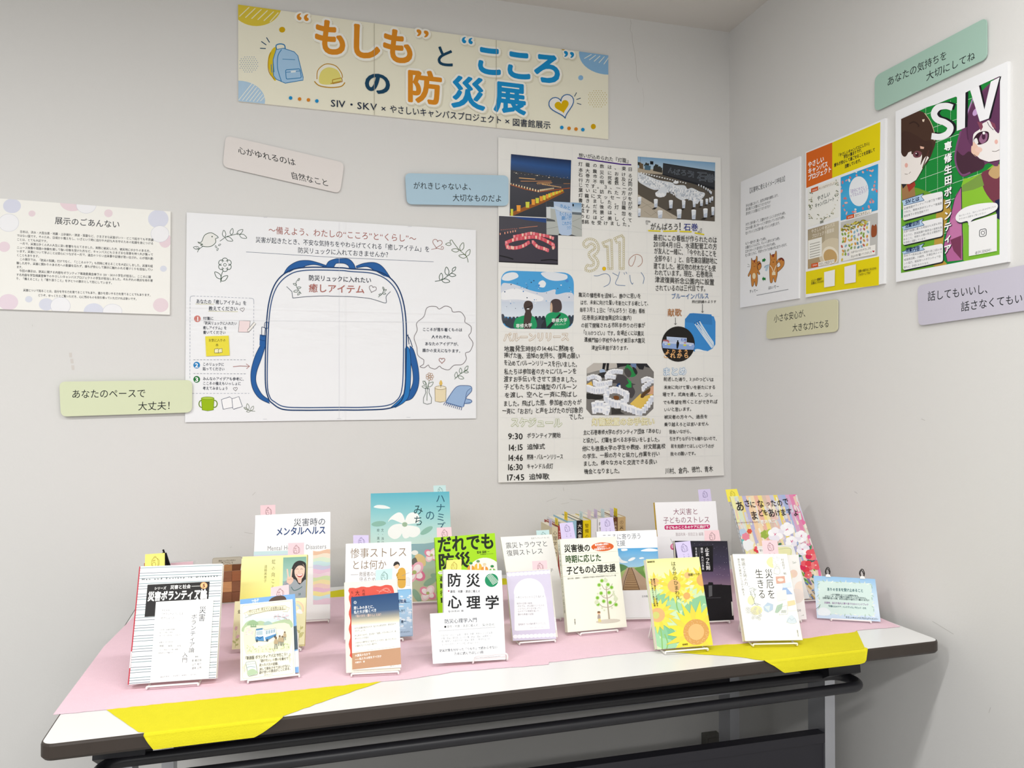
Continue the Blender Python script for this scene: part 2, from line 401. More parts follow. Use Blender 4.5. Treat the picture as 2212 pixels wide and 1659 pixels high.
# ================================================================== the two folding tables
E_T = np.array([1.799, 0.041, 0]); E_T /= np.linalg.norm(E_T); B_T = np.array([-E_T[1], E_T[0], 0])
FL = np.array([-1.830, -0.976, 0.0])
def outline(o, L, W, r, inset=0.0, n=6):
    P = []
    for cx, cy, a in ((r, r, 180), (L - r, r, 270), (L - r, W - r, 0), (r, W - r, 90)):
        for k in range(n + 1):
            t = math.radians(a + 90 * k / n); P.append(o + E_T * (cx + (r - inset) * math.cos(t)) + B_T * (cy + (r - inset) * math.sin(t)))
    return P
def make_top(root, o, L, W, zt=TABLE_Z, th=0.0275, r=0.022):
    top = MB(); z = lambda P, h: [p + np.array([0, 0, h]) for p in P]
    P = z(outline(o, L, W, r, 0.0035), zt); top.slab(P, np.array([0, 0, -0.012])); top.build('tabletop', 'laminate', root)
    e = MB(); lv = [(0.0034, zt - 0.0002), (0.0012, zt - 0.0008), (0.0, zt - 0.004), (0.0, zt - th + 0.005), (0.004, zt - th)]
    R_ = [z(outline(o, L, W, r, i), h) for i, h in lv]; n = len(R_[0]); V = [v for q in R_ for v in q]
    F = [(a * n + k, a * n + (k + 1) % n, (a + 1) * n + (k + 1) % n, (a + 1) * n + k) for a in range(len(lv) - 1) for k in range(n)]
    F.append(tuple(range((len(lv) - 1) * n, len(lv) * n))); e.add(V, F); eb = e.build('edge_band', 'edge', root); eb['label'] = 'dark brown edge band'
def leg(root, x0, x1, y0, y1, z0=0.05, z1=0.61):
    m = MB(); m.box((x0, y0, z0), (x1, y1, z1)); m.build('leg', 'chrome', root)
    m = MB(); yc = (y0 + y1) / 2; m.box((x0 - 0.006, yc - 0.2, 0.012), (x1 + 0.006, yc + 0.2, 0.05)); f = m.build('foot', 'black', root)
t1 = empty('folding_table', (-0.93, -0.73, 0.0))
tag(t1, 'white topped folding table nearest the viewer with dark brown edge and black rail', 'table', 'white folding tables')
make_top(t1, FL, 1.80, 0.450)
leg(t1, -0.199, -0.171, -0.75, -0.685); leg(t1, -1.7585, -1.7325, -0.75, -0.685)
for x in (-0.185, -1.745):
    m = MB(); y0 = -0.775
    P = [(y0 - 0.02, 0.671), (y0 + 0.17, 0.671), (y0 + 0.15, 0.60), (y0 + 0.10, 0.565), (y0 + 0.02, 0.565), (y0 - 0.03, 0.595)]
    m.slab([(x - 0.044, a, b) for a, b in P], np.array([0.088, 0, 0])); m.build('bracket', 'black', t1)
xl, xr, yf, yb, zs = -1.775, -0.168, -0.857, -0.777, 0.582
m = MB(); m.tube(round_path([(-0.9, yf - 0.01, zs), (xr, yf + 0.008, zs), (xr - 0.004, yb + 0.008, zs), (-0.9, yb, zs), (xl, yb - 0.015, zs), (xl, yf - 0.025, zs), (-0.9, yf - 0.01, zs)], 0.045, 7), 0.0115, seg=12, caps=False)
m.build('shelf_rail', 'black', t1, smooth=True)
m = MB(); m.box((-1.7325, -0.744, 0.14), (-0.199, -0.728, 0.412)); m.box((-1.7325, -0.750, 0.412), (-0.199, -0.722, 0.435)); m.build('modesty_panel', 'panel', t1)
t2 = empty('folding_table', (-0.93, -0.28, 0.0))
tag(t2, 'matching white folding table pushed against the back wall behind the front table', 'table', 'white folding tables')
make_top(t2, np.array([-1.826, -0.5235, 0.0]), 1.796, 0.452)
leg(t2, -0.163, -0.131, -0.26, -0.195, z1=0.666); leg(t2, -1.7531, -1.7254, -0.26, -0.195, z1=0.666)
m = MB(); m.box((-1.7254, -0.256, 0.352), (-0.1632, -0.240, 0.66)); m.build('modesty_panel', 'panel', t2)
m = MB(); m.box((-1.7254, -0.259, 0.345), (-0.1632, -0.238, 0.352)); k = m.build('panel_edge_highlight', 'chrome', t2)  # added chrome strip imitating the highlight along the panel's bottom edge

# ================================================================== felt cloths on the tables
def jag(L, amp, n):
    out = []
    for (p, q) in zip(L, L[1:]):
        p, q = np.array(p, float), np.array(q, float); k = max(1, int(np.hypot(*(q - p)) / n)); t = (q - p) / np.hypot(*(q - p)); nn = np.array([-t[1], t[0]])
        for i in range(k): out.append(tuple(p + (q - p) * i / k + nn * random.uniform(-amp, amp) * (1 if i else 0.3)))
    return out + [L[-1]]
def front_y(x): return FL[1] + (x - FL[0]) * E_T[1] / E_T[0]
def drape(name, top, e0, e1, hang, z, label):
    """felt sheet: top outline on the table (pixels, from e1's end round to e0), then folded over the front edge and down"""
    m = MB(); T = [onz(x, y, z) for x, y in top]
    T = [p if p[1] > front_y(p[0]) + 0.004 else np.array([p[0], front_y(p[0]) + 0.004, z]) for p in T]
    a, b = T[0], T[-1]                                   # the two ends of the fold line
    n = 60
    H = on_plane(hang, np.array([-0.9, front_y(-0.9), 0]) - B_T * 0.0016, -B_T)   # bottom line, left to right
    prof = [(0.004, z), (0.0018, z - 0.0004), (0.0000, z - 0.0016), (-0.0012, z - 0.0040), (-0.0016, z - 0.0075)]
    xs = np.linspace(0, 1, n + 1)
    m.add(T + [], [tuple(range(len(T)))])
    V = []
    zs_ = np.interp(a[0] + (b[0] - a[0]) * xs, H[:, 0], H[:, 2])
    for dy, zz in prof: V += [np.array([x, front_y(x) + dy, max(zz, zb)]) for x, zb in zip(a[0] + (b[0] - a[0]) * xs, zs_)]
    last = V[-(n + 1):]
    for k in (1, 2, 3, 4):
        for p, zb in zip(last, zs_):
            zb = min(zb, p[2] - 0.0004); q = k / 4; V.append(np.array([p[0], front_y(p[0]) - 0.0016 - 0.0022 * math.sin(q * 1.6) , p[2] + (zb - p[2]) * q]))
    R_ = len(prof) + 4
    F = [(r * (n + 1) + i, r * (n + 1) + i + 1, (r + 1) * (n + 1) + i + 1, (r + 1) * (n + 1) + i) for r in range(R_ - 1) for i in range(n)]
    m.add(V, F); o = m.build(name, 'yellow'); tag(o, label, 'cloth', 'yellow felt cloths on the table'); return o
# left sheet: fold line runs (309,1588)-(611,1550); top outline anticlockwise from the left end
drape('yellow_cloth', [(309, 1588)] + jag([(309, 1588), (227, 1531)], 0.5, 12)[1:] + [(420, 1505), (827, 1466), (827, 1471)] + jag([(827, 1471), (720, 1508), (630, 1540), (611, 1550)], 0.8, 12)[1:], None, None,
      [(309, 1586), (318, 1602), (331.5, 1618.5), (440, 1605), (550, 1592), (569, 1581), (590, 1566), (611, 1548)], TABLE_Z + 0.0006, 'yellow felt cloth hanging over the front edge at the left end of the table')
drape('yellow_cloth', [(1650, 1427.5)] + jag([(1650, 1427.5), (1596, 1419), (1467, 1409.5), (1430, 1404)], 0.6, 14)[1:] + [(1430, 1396), (1733, 1372), (1851, 1362), (1869, 1401)], None, None,
      [(1650, 1426), (1671, 1438), (1693, 1453), (1770, 1444), (1856, 1434), (1866, 1431), (1871, 1424), (1873, 1400)], TABLE_Z + 0.0006, 'yellow felt cloth folded over the front edge at the right end of the table')
m = MB(); zz = TABLE_Z + 0.0006
P = [onz(x, y, zz) for x, y in ((640, 1290), (735, 1274), (770, 1270), (1000, 1254), (1092, 1249), (1120, 1275), (900, 1300), (700, 1310))]
m.slab(P, np.array([0, 0, -0.0005])); tag(m.build('yellow_cloth', 'yellow'), 'yellow felt strip showing behind the pink cloth along the back of the table', 'cloth', 'yellow felt cloths on the table')
m = MB(); zz = TABLE_Z + 0.0016
fr = jag([(115, 1543), (227, 1532), (402, 1514), (573, 1497), (827, 1471), (900, 1463.5), (974, 1451), (1185, 1434), (1186, 1429.5), (1354, 1411), (1430, 1404), (1540, 1394), (1733, 1379), (1847, 1364), (1851, 1361), (1945, 1353)], 0.7, 14)
P = [onz(x, y, zz) for x, y in fr] + [np.array([-0.036, -0.70, zz]), np.array([-0.05, -0.175, zz]), np.array([-0.84, -0.177, zz]), np.array([-1.31, -0.186, zz]), np.array([-1.60, -0.174, zz]), np.array([-1.821, -0.17, zz])] + [onz(x, y, zz) for x, y in ((288, 1333), (224, 1397))]
m.slab(P, np.array([0, 0, -0.0009])); tag(m.build('pink_cloth', 'pink'), 'long pale pink felt cloth spread over the tables under the books', 'cloth')
# ================================================================== motifs drawn more than once
def sprig(a, pts, leaves, col, w=2.2, fill=None):
    """line-drawn branch: stem polyline + leaves (x, y, angle, length)"""
    a.curve(pts, w, col)
    for (x, y, ang, L) in leaves:
        t = math.radians(ang); d = np.array([math.cos(t), -math.sin(t)]); q = np.array([-d[1], d[0]]); p = np.array([x, y])
        S = smooth([p, p + d * L * .35 + q * L * .24, p + d * L * .75 + q * L * .17, p + d * L, p + d * L * .75 - q * L * .17, p + d * L * .35 - q * L * .24], True, 4)
        if fill: a.poly(S, fill)
        a.line(S, w, col, True)
def heart(a, cx, cy, r, w, col, fill=None, rot=0):
    L = []
    for k in range(32):
        t = 2 * math.pi * k / 32; x, y = 16 * math.sin(t) ** 3, -(13 * math.cos(t) - 5 * math.cos(2 * t) - 2 * math.cos(3 * t) - math.cos(4 * t))
        c, s_ = math.cos(math.radians(rot)), math.sin(math.radians(rot)); L.append((cx + (x * c - y * s_) * r / 16, cy + (x * s_ + y * c) * r / 16))
    if fill: a.poly(L, fill)
    if w: a.line(L, w, col, True)
def dots(a, cx, cy, rx, ry, sp, r, col):
    a.nxt(); a.hold = True; j = 0; y = cy - ry
    while y < cy + ry:
        x = cx - rx + (sp / 2 if j % 2 else 0)
        while x < cx + rx:
            if ((x - cx) / rx) ** 2 + ((y - cy) / ry) ** 2 < 1: a.ell(x, y, r, r, col, 6)
            x += sp
        y += sp * .8; j += 1
    a.hold = False
def clipcirc(a, cx, cy, rx, ry, col, quad, n=40):
    P = clip_convex([(cx + rx * math.cos(2 * math.pi * k / n), cy + ry * math.sin(2 * math.pi * k / n)) for k in range(n)], quad)
    if len(P) > 2: a.poly(P, col)

# ================================================================== title banner
b = wall_art('b', 0.007); b.view((480, 0, 2.572)); Q = [(88, 25), (2145, 308), (2145, 773), (90, 562)]
b.base(Q, 0.0068, '#f3f0dc', '#f2efe6'); b.clip = Q
clipcirc(b, 190, 25, 142, 120, '#e3cb45', Q)
for k in range(6): b.line([(95 + k * 34, 92 + k * 6 - (0 if k < 4 else 0)), (150 + k * 34 - (8 if k == 5 else 0), 40 + k * 6)], 5, '#f6f0cf')
clipcirc(b, 2150, 295, 168, 120, '#8dbbe2', Q)
for k in range(6): b.line([(2012 + k * 27, 345 + k * 8 - 20), (2052 + k * 24, 302 + k * 4)], 4, '#f3f3ea')
clipcirc(b, 88, 560, 150, 112, '#b5d2ea', Q)
for k in range(7):
    x = 100 + k * 20; b.line([(x - 8, 556 + k * 2 - (0 if k < 6 else 6)), (x + 70 - k * 9, 458 + k * 13)], 4, '#f3f3ea')
b.ell(333, 165, 17, 16, '#d7ac10'); b.ell(2062, 703, 14, 15, '#d5a90f'); b.ell(1992, 432, 14, 14, '#92bfe6')
dots(b, 147, 356, 54, 50, 13, 2.6, '#8aa3bd'); dots(b, 2085, 547, 56, 54, 14, 2.6, '#c9b35c')
for L in ([(246, 208), (263, 236)], [(217, 230), (245, 250)], [(210, 268), (242, 270)]): b.line(L, 5, '#27506f')
for L in ([(1969, 514), (1957, 536)], [(1968, 553), (1992, 545)], [(1971, 573), (1995, 581)]): b.line(L, 4, '#27506f')
# rucksack and helmet drawings
b.blob([(262, 300), (300, 268), (300, 440), (272, 420), (255, 360)], '#e3c62a'); b.curve([(270, 290), (256, 340), (260, 400), (290, 440)], 4, '#b8860f')
b.curve([(302, 275), (300, 252), (322, 244), (345, 250), (350, 270)], 6, '#2d7fb8')
b.poly([(300, 275), (340, 268), (400, 288), (420, 310), (450, 430), (450, 445), (350, 462), (300, 440), (285, 420), (283, 330)], '#a9cdec')
b.line([(300, 275), (340, 268), (400, 288), (420, 310), (450, 430), (450, 445), (350, 462), (300, 440), (285, 420), (283, 330)], 4, '#2d7fb8', True)
b.curve([(330, 455), (308, 380), (310, 310), (330, 275)], 4, '#2d7fb8'); b.line([(335, 328), (405, 332)], 3, '#2d7fb8'); b.line(rquad([(352, 388), (432, 382), (440, 432), (356, 440)], 8), 4, '#2d7fb8', True)
b.line([(352, 402), (434, 394)], 3, '#2d7fb8'); b.poly([(380, 394), (410, 391), (408, 402), (382, 404)], '#e8f2f8'); b.line([(272, 360), (284, 355), (288, 400), (276, 402)], 4, '#2d7fb8', True)
b.blob([(514, 455), (524, 390), (575, 356), (630, 366), (668, 415), (682, 462), (640, 482), (560, 482)], '#f6f3e4')
b.blob([(540, 460), (548, 400), (590, 374), (640, 390), (660, 430), (658, 452), (600, 470)], '#eadf7e')
b.curve([(526, 440), (532, 390), (575, 356), (630, 366), (662, 405), (668, 432)], 5, '#c4932a'); b.curve([(512, 452), (540, 476), (600, 486), (660, 480), (682, 458)], 6, '#c4932a'); b.line(rquad([(612, 444), (664, 432), (668, 454), (614, 466)], 4), 4, '#b58420', True); b.line([(602, 464), (664, 450)], 4, '#b58420')
def puff(st, x0, y0, x1, y1, h, col, off, halo=True):
    if halo:
        b.text(st, x0 + 5, y0 + 6, x1 + 5, y1 + 6, h, '#e4dfca', off + .075); b.text(st, x0, y0, x1, y1, h, '#fbfaf2', off + .065)
    b.text(st, x0, y0, x1, y1, h, col, off)
OR, BL_, NV = '#e2922a', '#1d93d2', '#1c4764'
puff('\u201c', 408, 118, 492, 128, 150, OR, .012); puff('も', 503, 196, 703, 218, 210, OR, .035); puff('し', 690, 216, 892, 240, 208, OR, .035); puff('も', 882, 244, 1076, 268, 204, OR, .035); puff('\u201d', 1074, 208, 1158, 222, 150, OR, .012)
puff('と', 1175, 306, 1298, 320, 126, NV, .02, False)
puff('\u201c', 1326, 245, 1402, 256, 138, BL_, .012); puff('こ', 1398, 322, 1570, 344, 186, BL_, .038); puff('こ', 1562, 346, 1734, 368, 186, BL_, .038); puff('ろ', 1720, 366, 1896, 388, 184, BL_, .038); puff('\u201d', 1894, 322, 1964, 334, 130, BL_, .012)
puff('の', 784, 450, 942, 470, 138, NV, .03, False)
puff('防', 1022, 472, 1224, 494, 190, OR, .034); puff('災', 1270, 506, 1462, 526, 184, BL_, .034); puff('展', 1508, 530, 1690, 552, 184, BL_, .034)
for x, y, c in ((380, 544, BL_), (430, 550, '#dd8a2a'), (479, 555, '#dd8a2a'), (526, 561, BL_), (1887, 708, BL_), (1927, 713, '#dd8a2a'), (1966, 717, '#dd8a2a'), (2004, 720, BL_)): b.ell(x, y, 10, 10, c, 14)
b.text('SIV・SKV', 602, 570, 864, 594, 54, '#1b2a44', .006); b.text('×', 880, 601, 912, 604, 50, '#1b2a44'); b.text('やさしいキャンパスプロジェクト', 930, 604, 1556, 668, 48, '#1b2a44', .006); b.text('×', 1568, 672, 1600, 675, 48, '#1b2a44'); b.text('図書館展示', 1612, 678, 1826, 696, 46, '#1b2a44', .006)
heart(b, 1888, 585, 70, 5, '#2d6aa8', '#f3f1ec', -14); heart(b, 1888, 590, 40, 0, '#d9b30d', '#dfb60d', -14)
b.poly([(1884, 272), (1906, 275), (1895, 281)], '#c9a64a')
for x, y0, y1 in ((845, 130, 640), (1523, 223, 710)): b.line([(x, y0), (x, y1)], 2.4, '#b9b4a4')
tag(b.build('title_banner', 'print'), 'long cream title banner with big orange and blue lettering, highest on the back wall', 'banner')

def pale(c): return tuple(q + (1 - q) * 0.33 for q in srgb(c))
# ================================================================== exhibition guide sheet (left)
g = wall_art('b', 0.007); g.view((0, 420, 3.3175)); Q = [(-190, 14), (1223, 122), (1217, 862), (-190, 816)]
g.base(Q, 0.0068, '#f9f8f3', '#f4f3f0')
for x, y, rx, ry, c in ((86, 82, 64, 52, '#c9cde6'), (229, 137, 25, 22, '#e6c9d3'), (520, 50, 92, 70, '#e8c7d2'), (777, 135, 30, 28, '#e6c9d3'), (1134, 176, 73, 66, '#cdd1e8'), (1183, 330, 44, 52, '#e6c6d2'), (30, 375, 42, 37, '#e6c9d6'), (1171, 532, 24, 22, '#cfd4e6'), (60, 772, 70, 58, '#e6cbdc'), (206, 751, 26, 23, '#cfd4e6'), (332, 788, 53, 44, '#cdd1e6'), (672, 838, 72, 58, '#cfd4ea'), (1152, 793, 55, 50, '#e6c9d3'), (-110, 200, 40, 36, '#e6c9d3'), (-90, 620, 50, 44, '#cdd1e6')): clipcirc(g, x, y, rx, ry, pale(c), Q)
for x, y, rx, ry in ((62, 203, 72, 62), (618, 78, 70, 56), (1146, 283, 64, 58), (433, 798, 70, 60), (806, 838, 68, 52)):
    clipcirc(g, x, y, rx + 1.5, ry + 1.5, '#c3c6d6', Q); clipcirc(g, x, y, rx, ry, '#f7f7fa', Q)
TX = '#3a3d44'
g.text('展示のごあんない', 392, 186, 860, 216, 58, TX, .004)
for s_, x0, y0, x1, y1 in (('日本は、洪水・大型台風・地震・土砂崩れ・津波・落雷など、さまざまな災害がいつ・どこで起きても不思議', 142, 266, 1100, 326), ('ではない国です。そのため、日頃から備えをし、いざという時に自分や大切な人を守るための知識を身につける', 120, 294, 1100, 352), ('ことは、とても大切です。', 120, 322, 352, 336),
    ('一方で、災害は多くの人の人生に深い影響を与えてきました。実際に被災した方、被災地にゆかりのある方、', 142, 351, 1090, 406), ('ニュース映像や周囲の体験を通して強い印象を受けた方など、キャンパスにもさまざまな背景を持つ人が集って', 120, 379, 1098, 432), ('います。災害について学ぶことは安心につながる一方で、過去のつらい出来事や記憶が思い出され、心が揺れ動', 120, 406, 1098, 460), ('くこともあります。', 118, 434, 292, 444),
    ('この展示では、「防災の知識」だけでなく、「こころのケア」も同時に考えることを大切にしました。災害を経', 140, 463, 1096, 514), ('験した方や、災害に関わりのある方への配慮を忘れず、誰もが安心して展示に触れられる場づくりを目指してい', 118, 491, 1096, 540), ('ます。', 118, 519, 172, 522),
    ('今回の展示は、防災に関する内容をボランティア推進委員会傘下の SIV・SKVの学生が担当し、こころに関', 138, 546, 1082, 592), ('する内容を学生相談室傘下のやさしいキャンパスプロジェクトの学生が担当しました。それぞれの視点を持ち寄', 116, 575, 1096, 618), ('り、「備えること」と「寄り添うこと」をひとつの展示として形にしています。', 116, 602, 814, 635),
    ('災害について知ることは、自分を守る力を育てることでもあり、誰かを思いやる力を育てることでもあります。', 166, 686, 1090, 722), ('どうぞ、ゆっくりとご覧いただき、心に残るものを持ち帰っていただければ幸いです。', 272, 722, 990, 750)): g.text(s_, x0, y0, x1, y1, 21, TX, .01)
tag(g.build('guide_sheet', 'print'), 'cream text board with pastel pink and lilac circles, leftmost on the back wall', 'poster')

# ================================================================== rounded message cards
def card(pl, v, Q, r, col, lines, label, h, front=0.006, ink='#232629', th=0.0022):
    a = wall_art(pl, front); a.view(v); a.slab(list(a.pts(rquad(Q, r, 6))), -a.n * th, col, col)
    a.up = np.array([-(Q[1][1] - Q[0][1]), -(Q[1][0] - Q[0][0])], float) if pl == 'b' else np.array([0, -1.0]); a.up /= np.hypot(*a.up)
    for t in lines: a.text(t[0], *t[1:5], h, ink, .004, res=4)
    o = a.build('message_card', 'print'); tag(o, label, 'card', 'rounded message cards on the walls'); return o
VK = (460, 280, 3.3515)
card('b', VK, [(92, 42), (952, 240), (920, 462), (70, 268)], 44, '#e9e3e0', [('心がゆれるのは', 178, 146, 598, 238), ('自然なこと', 562, 328, 838, 388)], 'pale beige-pink card tilted on the back wall under the banner', 60)
card('b', VK, [(1390, 315), (2140, 332), (2140, 552), (1404, 540)], 40, '#b3cfe0', [('がれきじゃないよ、', 1450, 404, 1900, 414), ('大切なものだよ', 1734, 492, 2094, 498)], 'pale blue card overlapping the left edge of the handwritten poster', 56, front=0.012)
card('b', (0, 420, 3.3175), [(424, 1342), (1378, 1330), (1376, 1562), (436, 1592)], 44, '#dfe6c4', [('あなたのペースで', 512, 1430, 1046, 1424), ('大丈夫！', 988, 1518, 1262, 1510)], 'pale green card on the back wall beside the bottom left of the rucksack poster', 68, front=0.012)
card('r', (1580, 300, 3.6057), [(278, 1335), (828, 1246), (826, 1500), (270, 1562)], 34, '#d8d5b4', [('小さな安心が、', 330, 1402, 600, 1352), ('大きな力になる', 474, 1472, 762, 1436)], 'pale khaki-yellow card on the right wall below the posters', 66)
card('r', (1860, 20, 4.3665), [(128, 632), (1184, 74), (1186, 464), (128, 970)], 62, '#a9c9bb', [('あなたの気持ちを', 244, 690, 812, 424), ('大切にしてね', 612, 640, 1076, 430)], 'sage green card above the green poster, highest on the right wall', 92)
card('r', (1900, 330, 4.2532), [(348, 1222), (1680, 962), (1680, 1400), (356, 1590)], 50, '#cbc7d6', [('話してもいいし、', 440, 1320, 1040, 1240), ('話さなくてもいいよ', 746, 1416, 1480, 1310)], 'pale lilac card at the right edge of the right wall below the green poster', 98)

# ================================================================== rucksack poster
p = wall_art('b', 0.005); p.view((380, 440, 3.4556))
def Lx(x, y): return (x + (700 - 380) * 3.4556, y)          # right-hand close-up -> same frame
Q = [(80, 65), Lx(1133, 197), Lx(1135, 1603), (68, 1632)]
p.mi = 1; p.base(Q, 0.0012, '#f5f6f9', '#eeeef0')
p.mi = 0
BR, GN, NB = '#a5625a', '#34503c', '#1d3a63'
p.text('～備えよう、わたしの“こころ”と“くらし”～', 690, 196, *Lx(690, 262), 62, BR, .006)
p.text('災害が起きたとき、不安な気持ちをやわらげてくれる「癒しアイテム」を', 594, 268, *Lx(790, 340), 47, '#222b3d', .008); p.text('防災リュックに入れておきませんか？', 910, 346, *Lx(500, 382), 47, '#222b3d', .008)
p.line([(524, 360), Lx(100, 402), Lx(818, 434)], 3, '#40536e')
# bird, sprigs, flower
p.blob([(162, 288), (190, 284), (215, 230), (262, 216), (296, 236), (300, 280), (262, 318), (215, 318), (180, 306)], '#efefec')
p.curve([(162, 286), (190, 286), (214, 236), (258, 217), (294, 232), (316, 252), (296, 262), (296, 290), (262, 318), (212, 320), (184, 308), (200, 304), (166, 292)], 4.5, GN); p.ell(270, 246, 5, 5, GN, 10); p.line([(204, 316), (172, 340), (160, 362)], 4, GN)
sprig(p, [(150, 330), (172, 336)], [(176, 334, 170, 46)], GN, 4); sprig(p, [(328, 280), (380, 246), (440, 230), (470, 220)], [(362, 250, 95, 52), (412, 232, 78, 48), (456, 228, 38, 56), (476, 232, -25, 58), (370, 252, -25, 60)], GN, 4)
for x, y, an in ((318, 312, 30), (304, 330, 120), (306, 350, 60)): sprig(p, [(x, y), (x + 4, y - 3)], [(x, y, an, 20)], GN, 3)
for k in range(6):
    t = k * 60 + 90; p.ring(366 + 30 * math.cos(math.radians(t)), 456 + 30 * math.sin(math.radians(t)), 21, 21, 4.5, GN, 14)
p.ell(366, 456, 26, 26, '#f5f6f9'); p.ring(366, 456, 10, 10, 4, GN)
sprig(p, [(352, 500), (338, 540), (334, 588)], [(336, 560, 132, 68), (338, 576, 38, 62)], GN, 4.5)
heart(p, *Lx(845, 296), 36, 4.5, '#a5766e', None, 12); p.curve([Lx(800, 342), Lx(846, 334), Lx(882, 342), Lx(892, 328), Lx(880, 318), Lx(874, 334)], 4, '#a5766e')
sprig(p, [Lx(944, 290), Lx(940, 276), Lx(955, 272), Lx(966, 290), Lx(1010, 345), Lx(1062, 392), Lx(1076, 438)], [(*Lx(950, 302), 180, 42), (*Lx(1020, 350), 72, 62), (*Lx(1006, 350), 175, 54), (*Lx(1060, 392), 60, 58), (*Lx(1064, 396), 172, 58)], '#4a6130', 4)
sprig(p, [Lx(828, 580), Lx(880, 568), Lx(930, 534), Lx(960, 510)], [(*Lx(870, 572), 84, 54), (*Lx(880, 572), -8, 60), (*Lx(920, 534), 96, 62), (*Lx(934, 530), -6, 50), (*Lx(958, 504), 52, 40)], '#34503c', 4.5)
# left instruction column
p.dash((128, 688), (560, 706), 2.6, '#8b93a6', 16, 10); p.curve([(560, 706), (578, 712), (582, 735)], 2.6, '#8b93a6'); p.dash((582, 735), (578, 1142), 2.6, '#8b93a6', 16, 10); p.curve([(128, 688), (110, 694), (106, 716)], 2.6, '#8b93a6'); p.dash((106, 716), (104, 1310), 2.6, '#8b93a6', 16, 10); p.dash((122, 1416), (548, 1416), 2.6, '#8b93a6', 16, 10)
p.dash((130, 1165), (530, 1165), 3, '#707888', 16, 9); p.dash((130, 1268), (530, 1270), 3, '#707888', 16, 9)
p.text('あなたの「癒しアイテム」を', 150, 728, 528, 742, 36, '#222b3d', .012); p.text('教えてください', 244, 782, 462, 784, 36, '#222b3d', .012); p.line([(146, 748), (285, 750)], 3, '#c9c58a'); p.line([(242, 802), (462, 806)], 3, '#c9c58a'); heart(p, 496, 790, 16, 3, '#6c5f60', None, -10)
for y, c, t in ((859, '#d4837b', '1'), (1205, '#2d86c6', '2'), (1311, '#2c7a3f', '3')):
    p.ell(160 if t == '1' else 155, y, 25, 25, c); p.text(t, 152 if t == '1' else 141, y, 168 if t == '1' else 169, y, 44, '#ffffff', .03)
for s_, x0, y0, x1, y1 in (('付箋に', 202, 856, 282, 857), ('「防災リュックに入れたい', 196, 890, 456, 894), ('癒しアイテム」を', 202, 926, 380, 928), ('書いてください', 202, 960, 372, 962), ('このリュックに', 200, 1198, 360, 1200), ('貼ってください', 200, 1232, 364, 1234), ('みんなのアイデアも参考に、', 200, 1306, 522, 1309), ('こころの備えもいっしょに', 200, 1341, 486, 1343), ('考えてみましょう', 200, 1377, 390, 1379)): p.text(s_, x0, y0, x1, y1, 28, '#2c3445', .012)
heart(p, 444, 1383, 15, 3, '#6c5f60', None, -8)
p.poly([(474, 872), (554, 876), (546, 960), (466, 958)], '#f6e3e4'); p.line([(474, 872), (554, 876), (546, 960), (466, 958)], 3, '#555', True); p.poly([(536, 940), (584, 884), (598, 896), (552, 950), (534, 958)], '#f7f3ee'); p.line([(536, 940), (584, 884), (598, 896), (552, 950), (534, 958)], 3, '#555', True)
p.line([(426, 1217), (480, 1211), (546, 1214)], 4, BR); p.line([(524, 1196), (550, 1213), (526, 1232)], 4, BR)
# mug, open book, sprig
p.ring(192, 1494, 20, 26, 7, '#6f8f1c'); p.ring(288, 1494, 20, 26, 7, '#6f8f1c'); p.poly([(190, 1452), (284, 1452), (280, 1540), (238, 1546), (196, 1540)], '#9fc01f'); p.ell(237, 1452, 47, 10, '#b5cf4a'); p.ring(237, 1452, 47, 10, 3, '#6f8f1c'); p.line([(190, 1452), (196, 1540), (238, 1546), (280, 1540), (284, 1452)], 3.5, '#6f8f1c')
p.poly([(340, 1462), (410, 1440), (424, 1448), (470, 1440), (496, 1514), (424, 1534), (356, 1534)], '#fafafc'); p.line([(340, 1462), (352, 1534), (420, 1522), (430, 1534), (496, 1514), (470, 1440), (420, 1456), (402, 1442)], 4, '#3a4763', True); p.line([(418, 1456), (424, 1526)], 3.5, '#3a4763')
sprig(p, [(512, 1528), (550, 1544), (592, 1550)], [(540, 1536, 100, 44), (560, 1544, 60, 38), (556, 1546, 190, 30), (530, 1534, 150, 26)], '#6f7a62', 3)
# the big rucksack
def strapband(outer, inner, col='#2e63a6', edge=NB):
    p.poly(smooth(outer, False, 6) + smooth(inner, False, 6)[::-1], col); p.line(smooth(outer, False, 6), 4, edge); p.line(smooth(inner, False, 6), 4, edge)
strapband([(800, 530), (840, 470), (910, 430), (990, 424), (1060, 440), (1124, 462)], [(845, 510), (905, 480), (950, 474), (975, 462), (1040, 455), (1120, 474)])
strapband([Lx(238, 466), Lx(300, 444), Lx(380, 440), Lx(440, 474), Lx(498, 556)], [Lx(240, 480), Lx(320, 470), Lx(372, 496), Lx(400, 510), Lx(450, 540)])
strapband([(1116, 474), (1140, 432), (1190, 412), Lx(110, 410), Lx(180, 412), Lx(218, 444), Lx(236, 484)], [(1176, 478), (1190, 452), Lx(100, 444), Lx(150, 446), Lx(180, 462), Lx(190, 484)])
strapband([(640, 1040), (590, 1140), (560, 1260), (570, 1370), (620, 1450), (700, 1492)], [(668, 1062), (640, 1150), (602, 1260), (600, 1340), (640, 1420), (690, 1460)])
p.poly([(628, 978), (676, 985), (672, 1068), (624, 1056)], '#2e63a6'); p.line([(628, 978), (676, 985), (674, 1026), (626, 1016)], 4, NB, True); p.line(rquad([(640, 920), (668, 926), (660, 990), (640, 986)], 6), 4, NB, True); p.line(rquad([(664, 886), (690, 886), (688, 930), (660, 928)], 6), 4, NB, True)
strapband([Lx(640, 1060), Lx(672, 1100), Lx(705, 1240), Lx(704, 1360), Lx(660, 1450), Lx(600, 1474)], [Lx(636, 1150), Lx(660, 1240), Lx(664, 1330), Lx(640, 1400), Lx(620, 1430), Lx(600, 1440)])
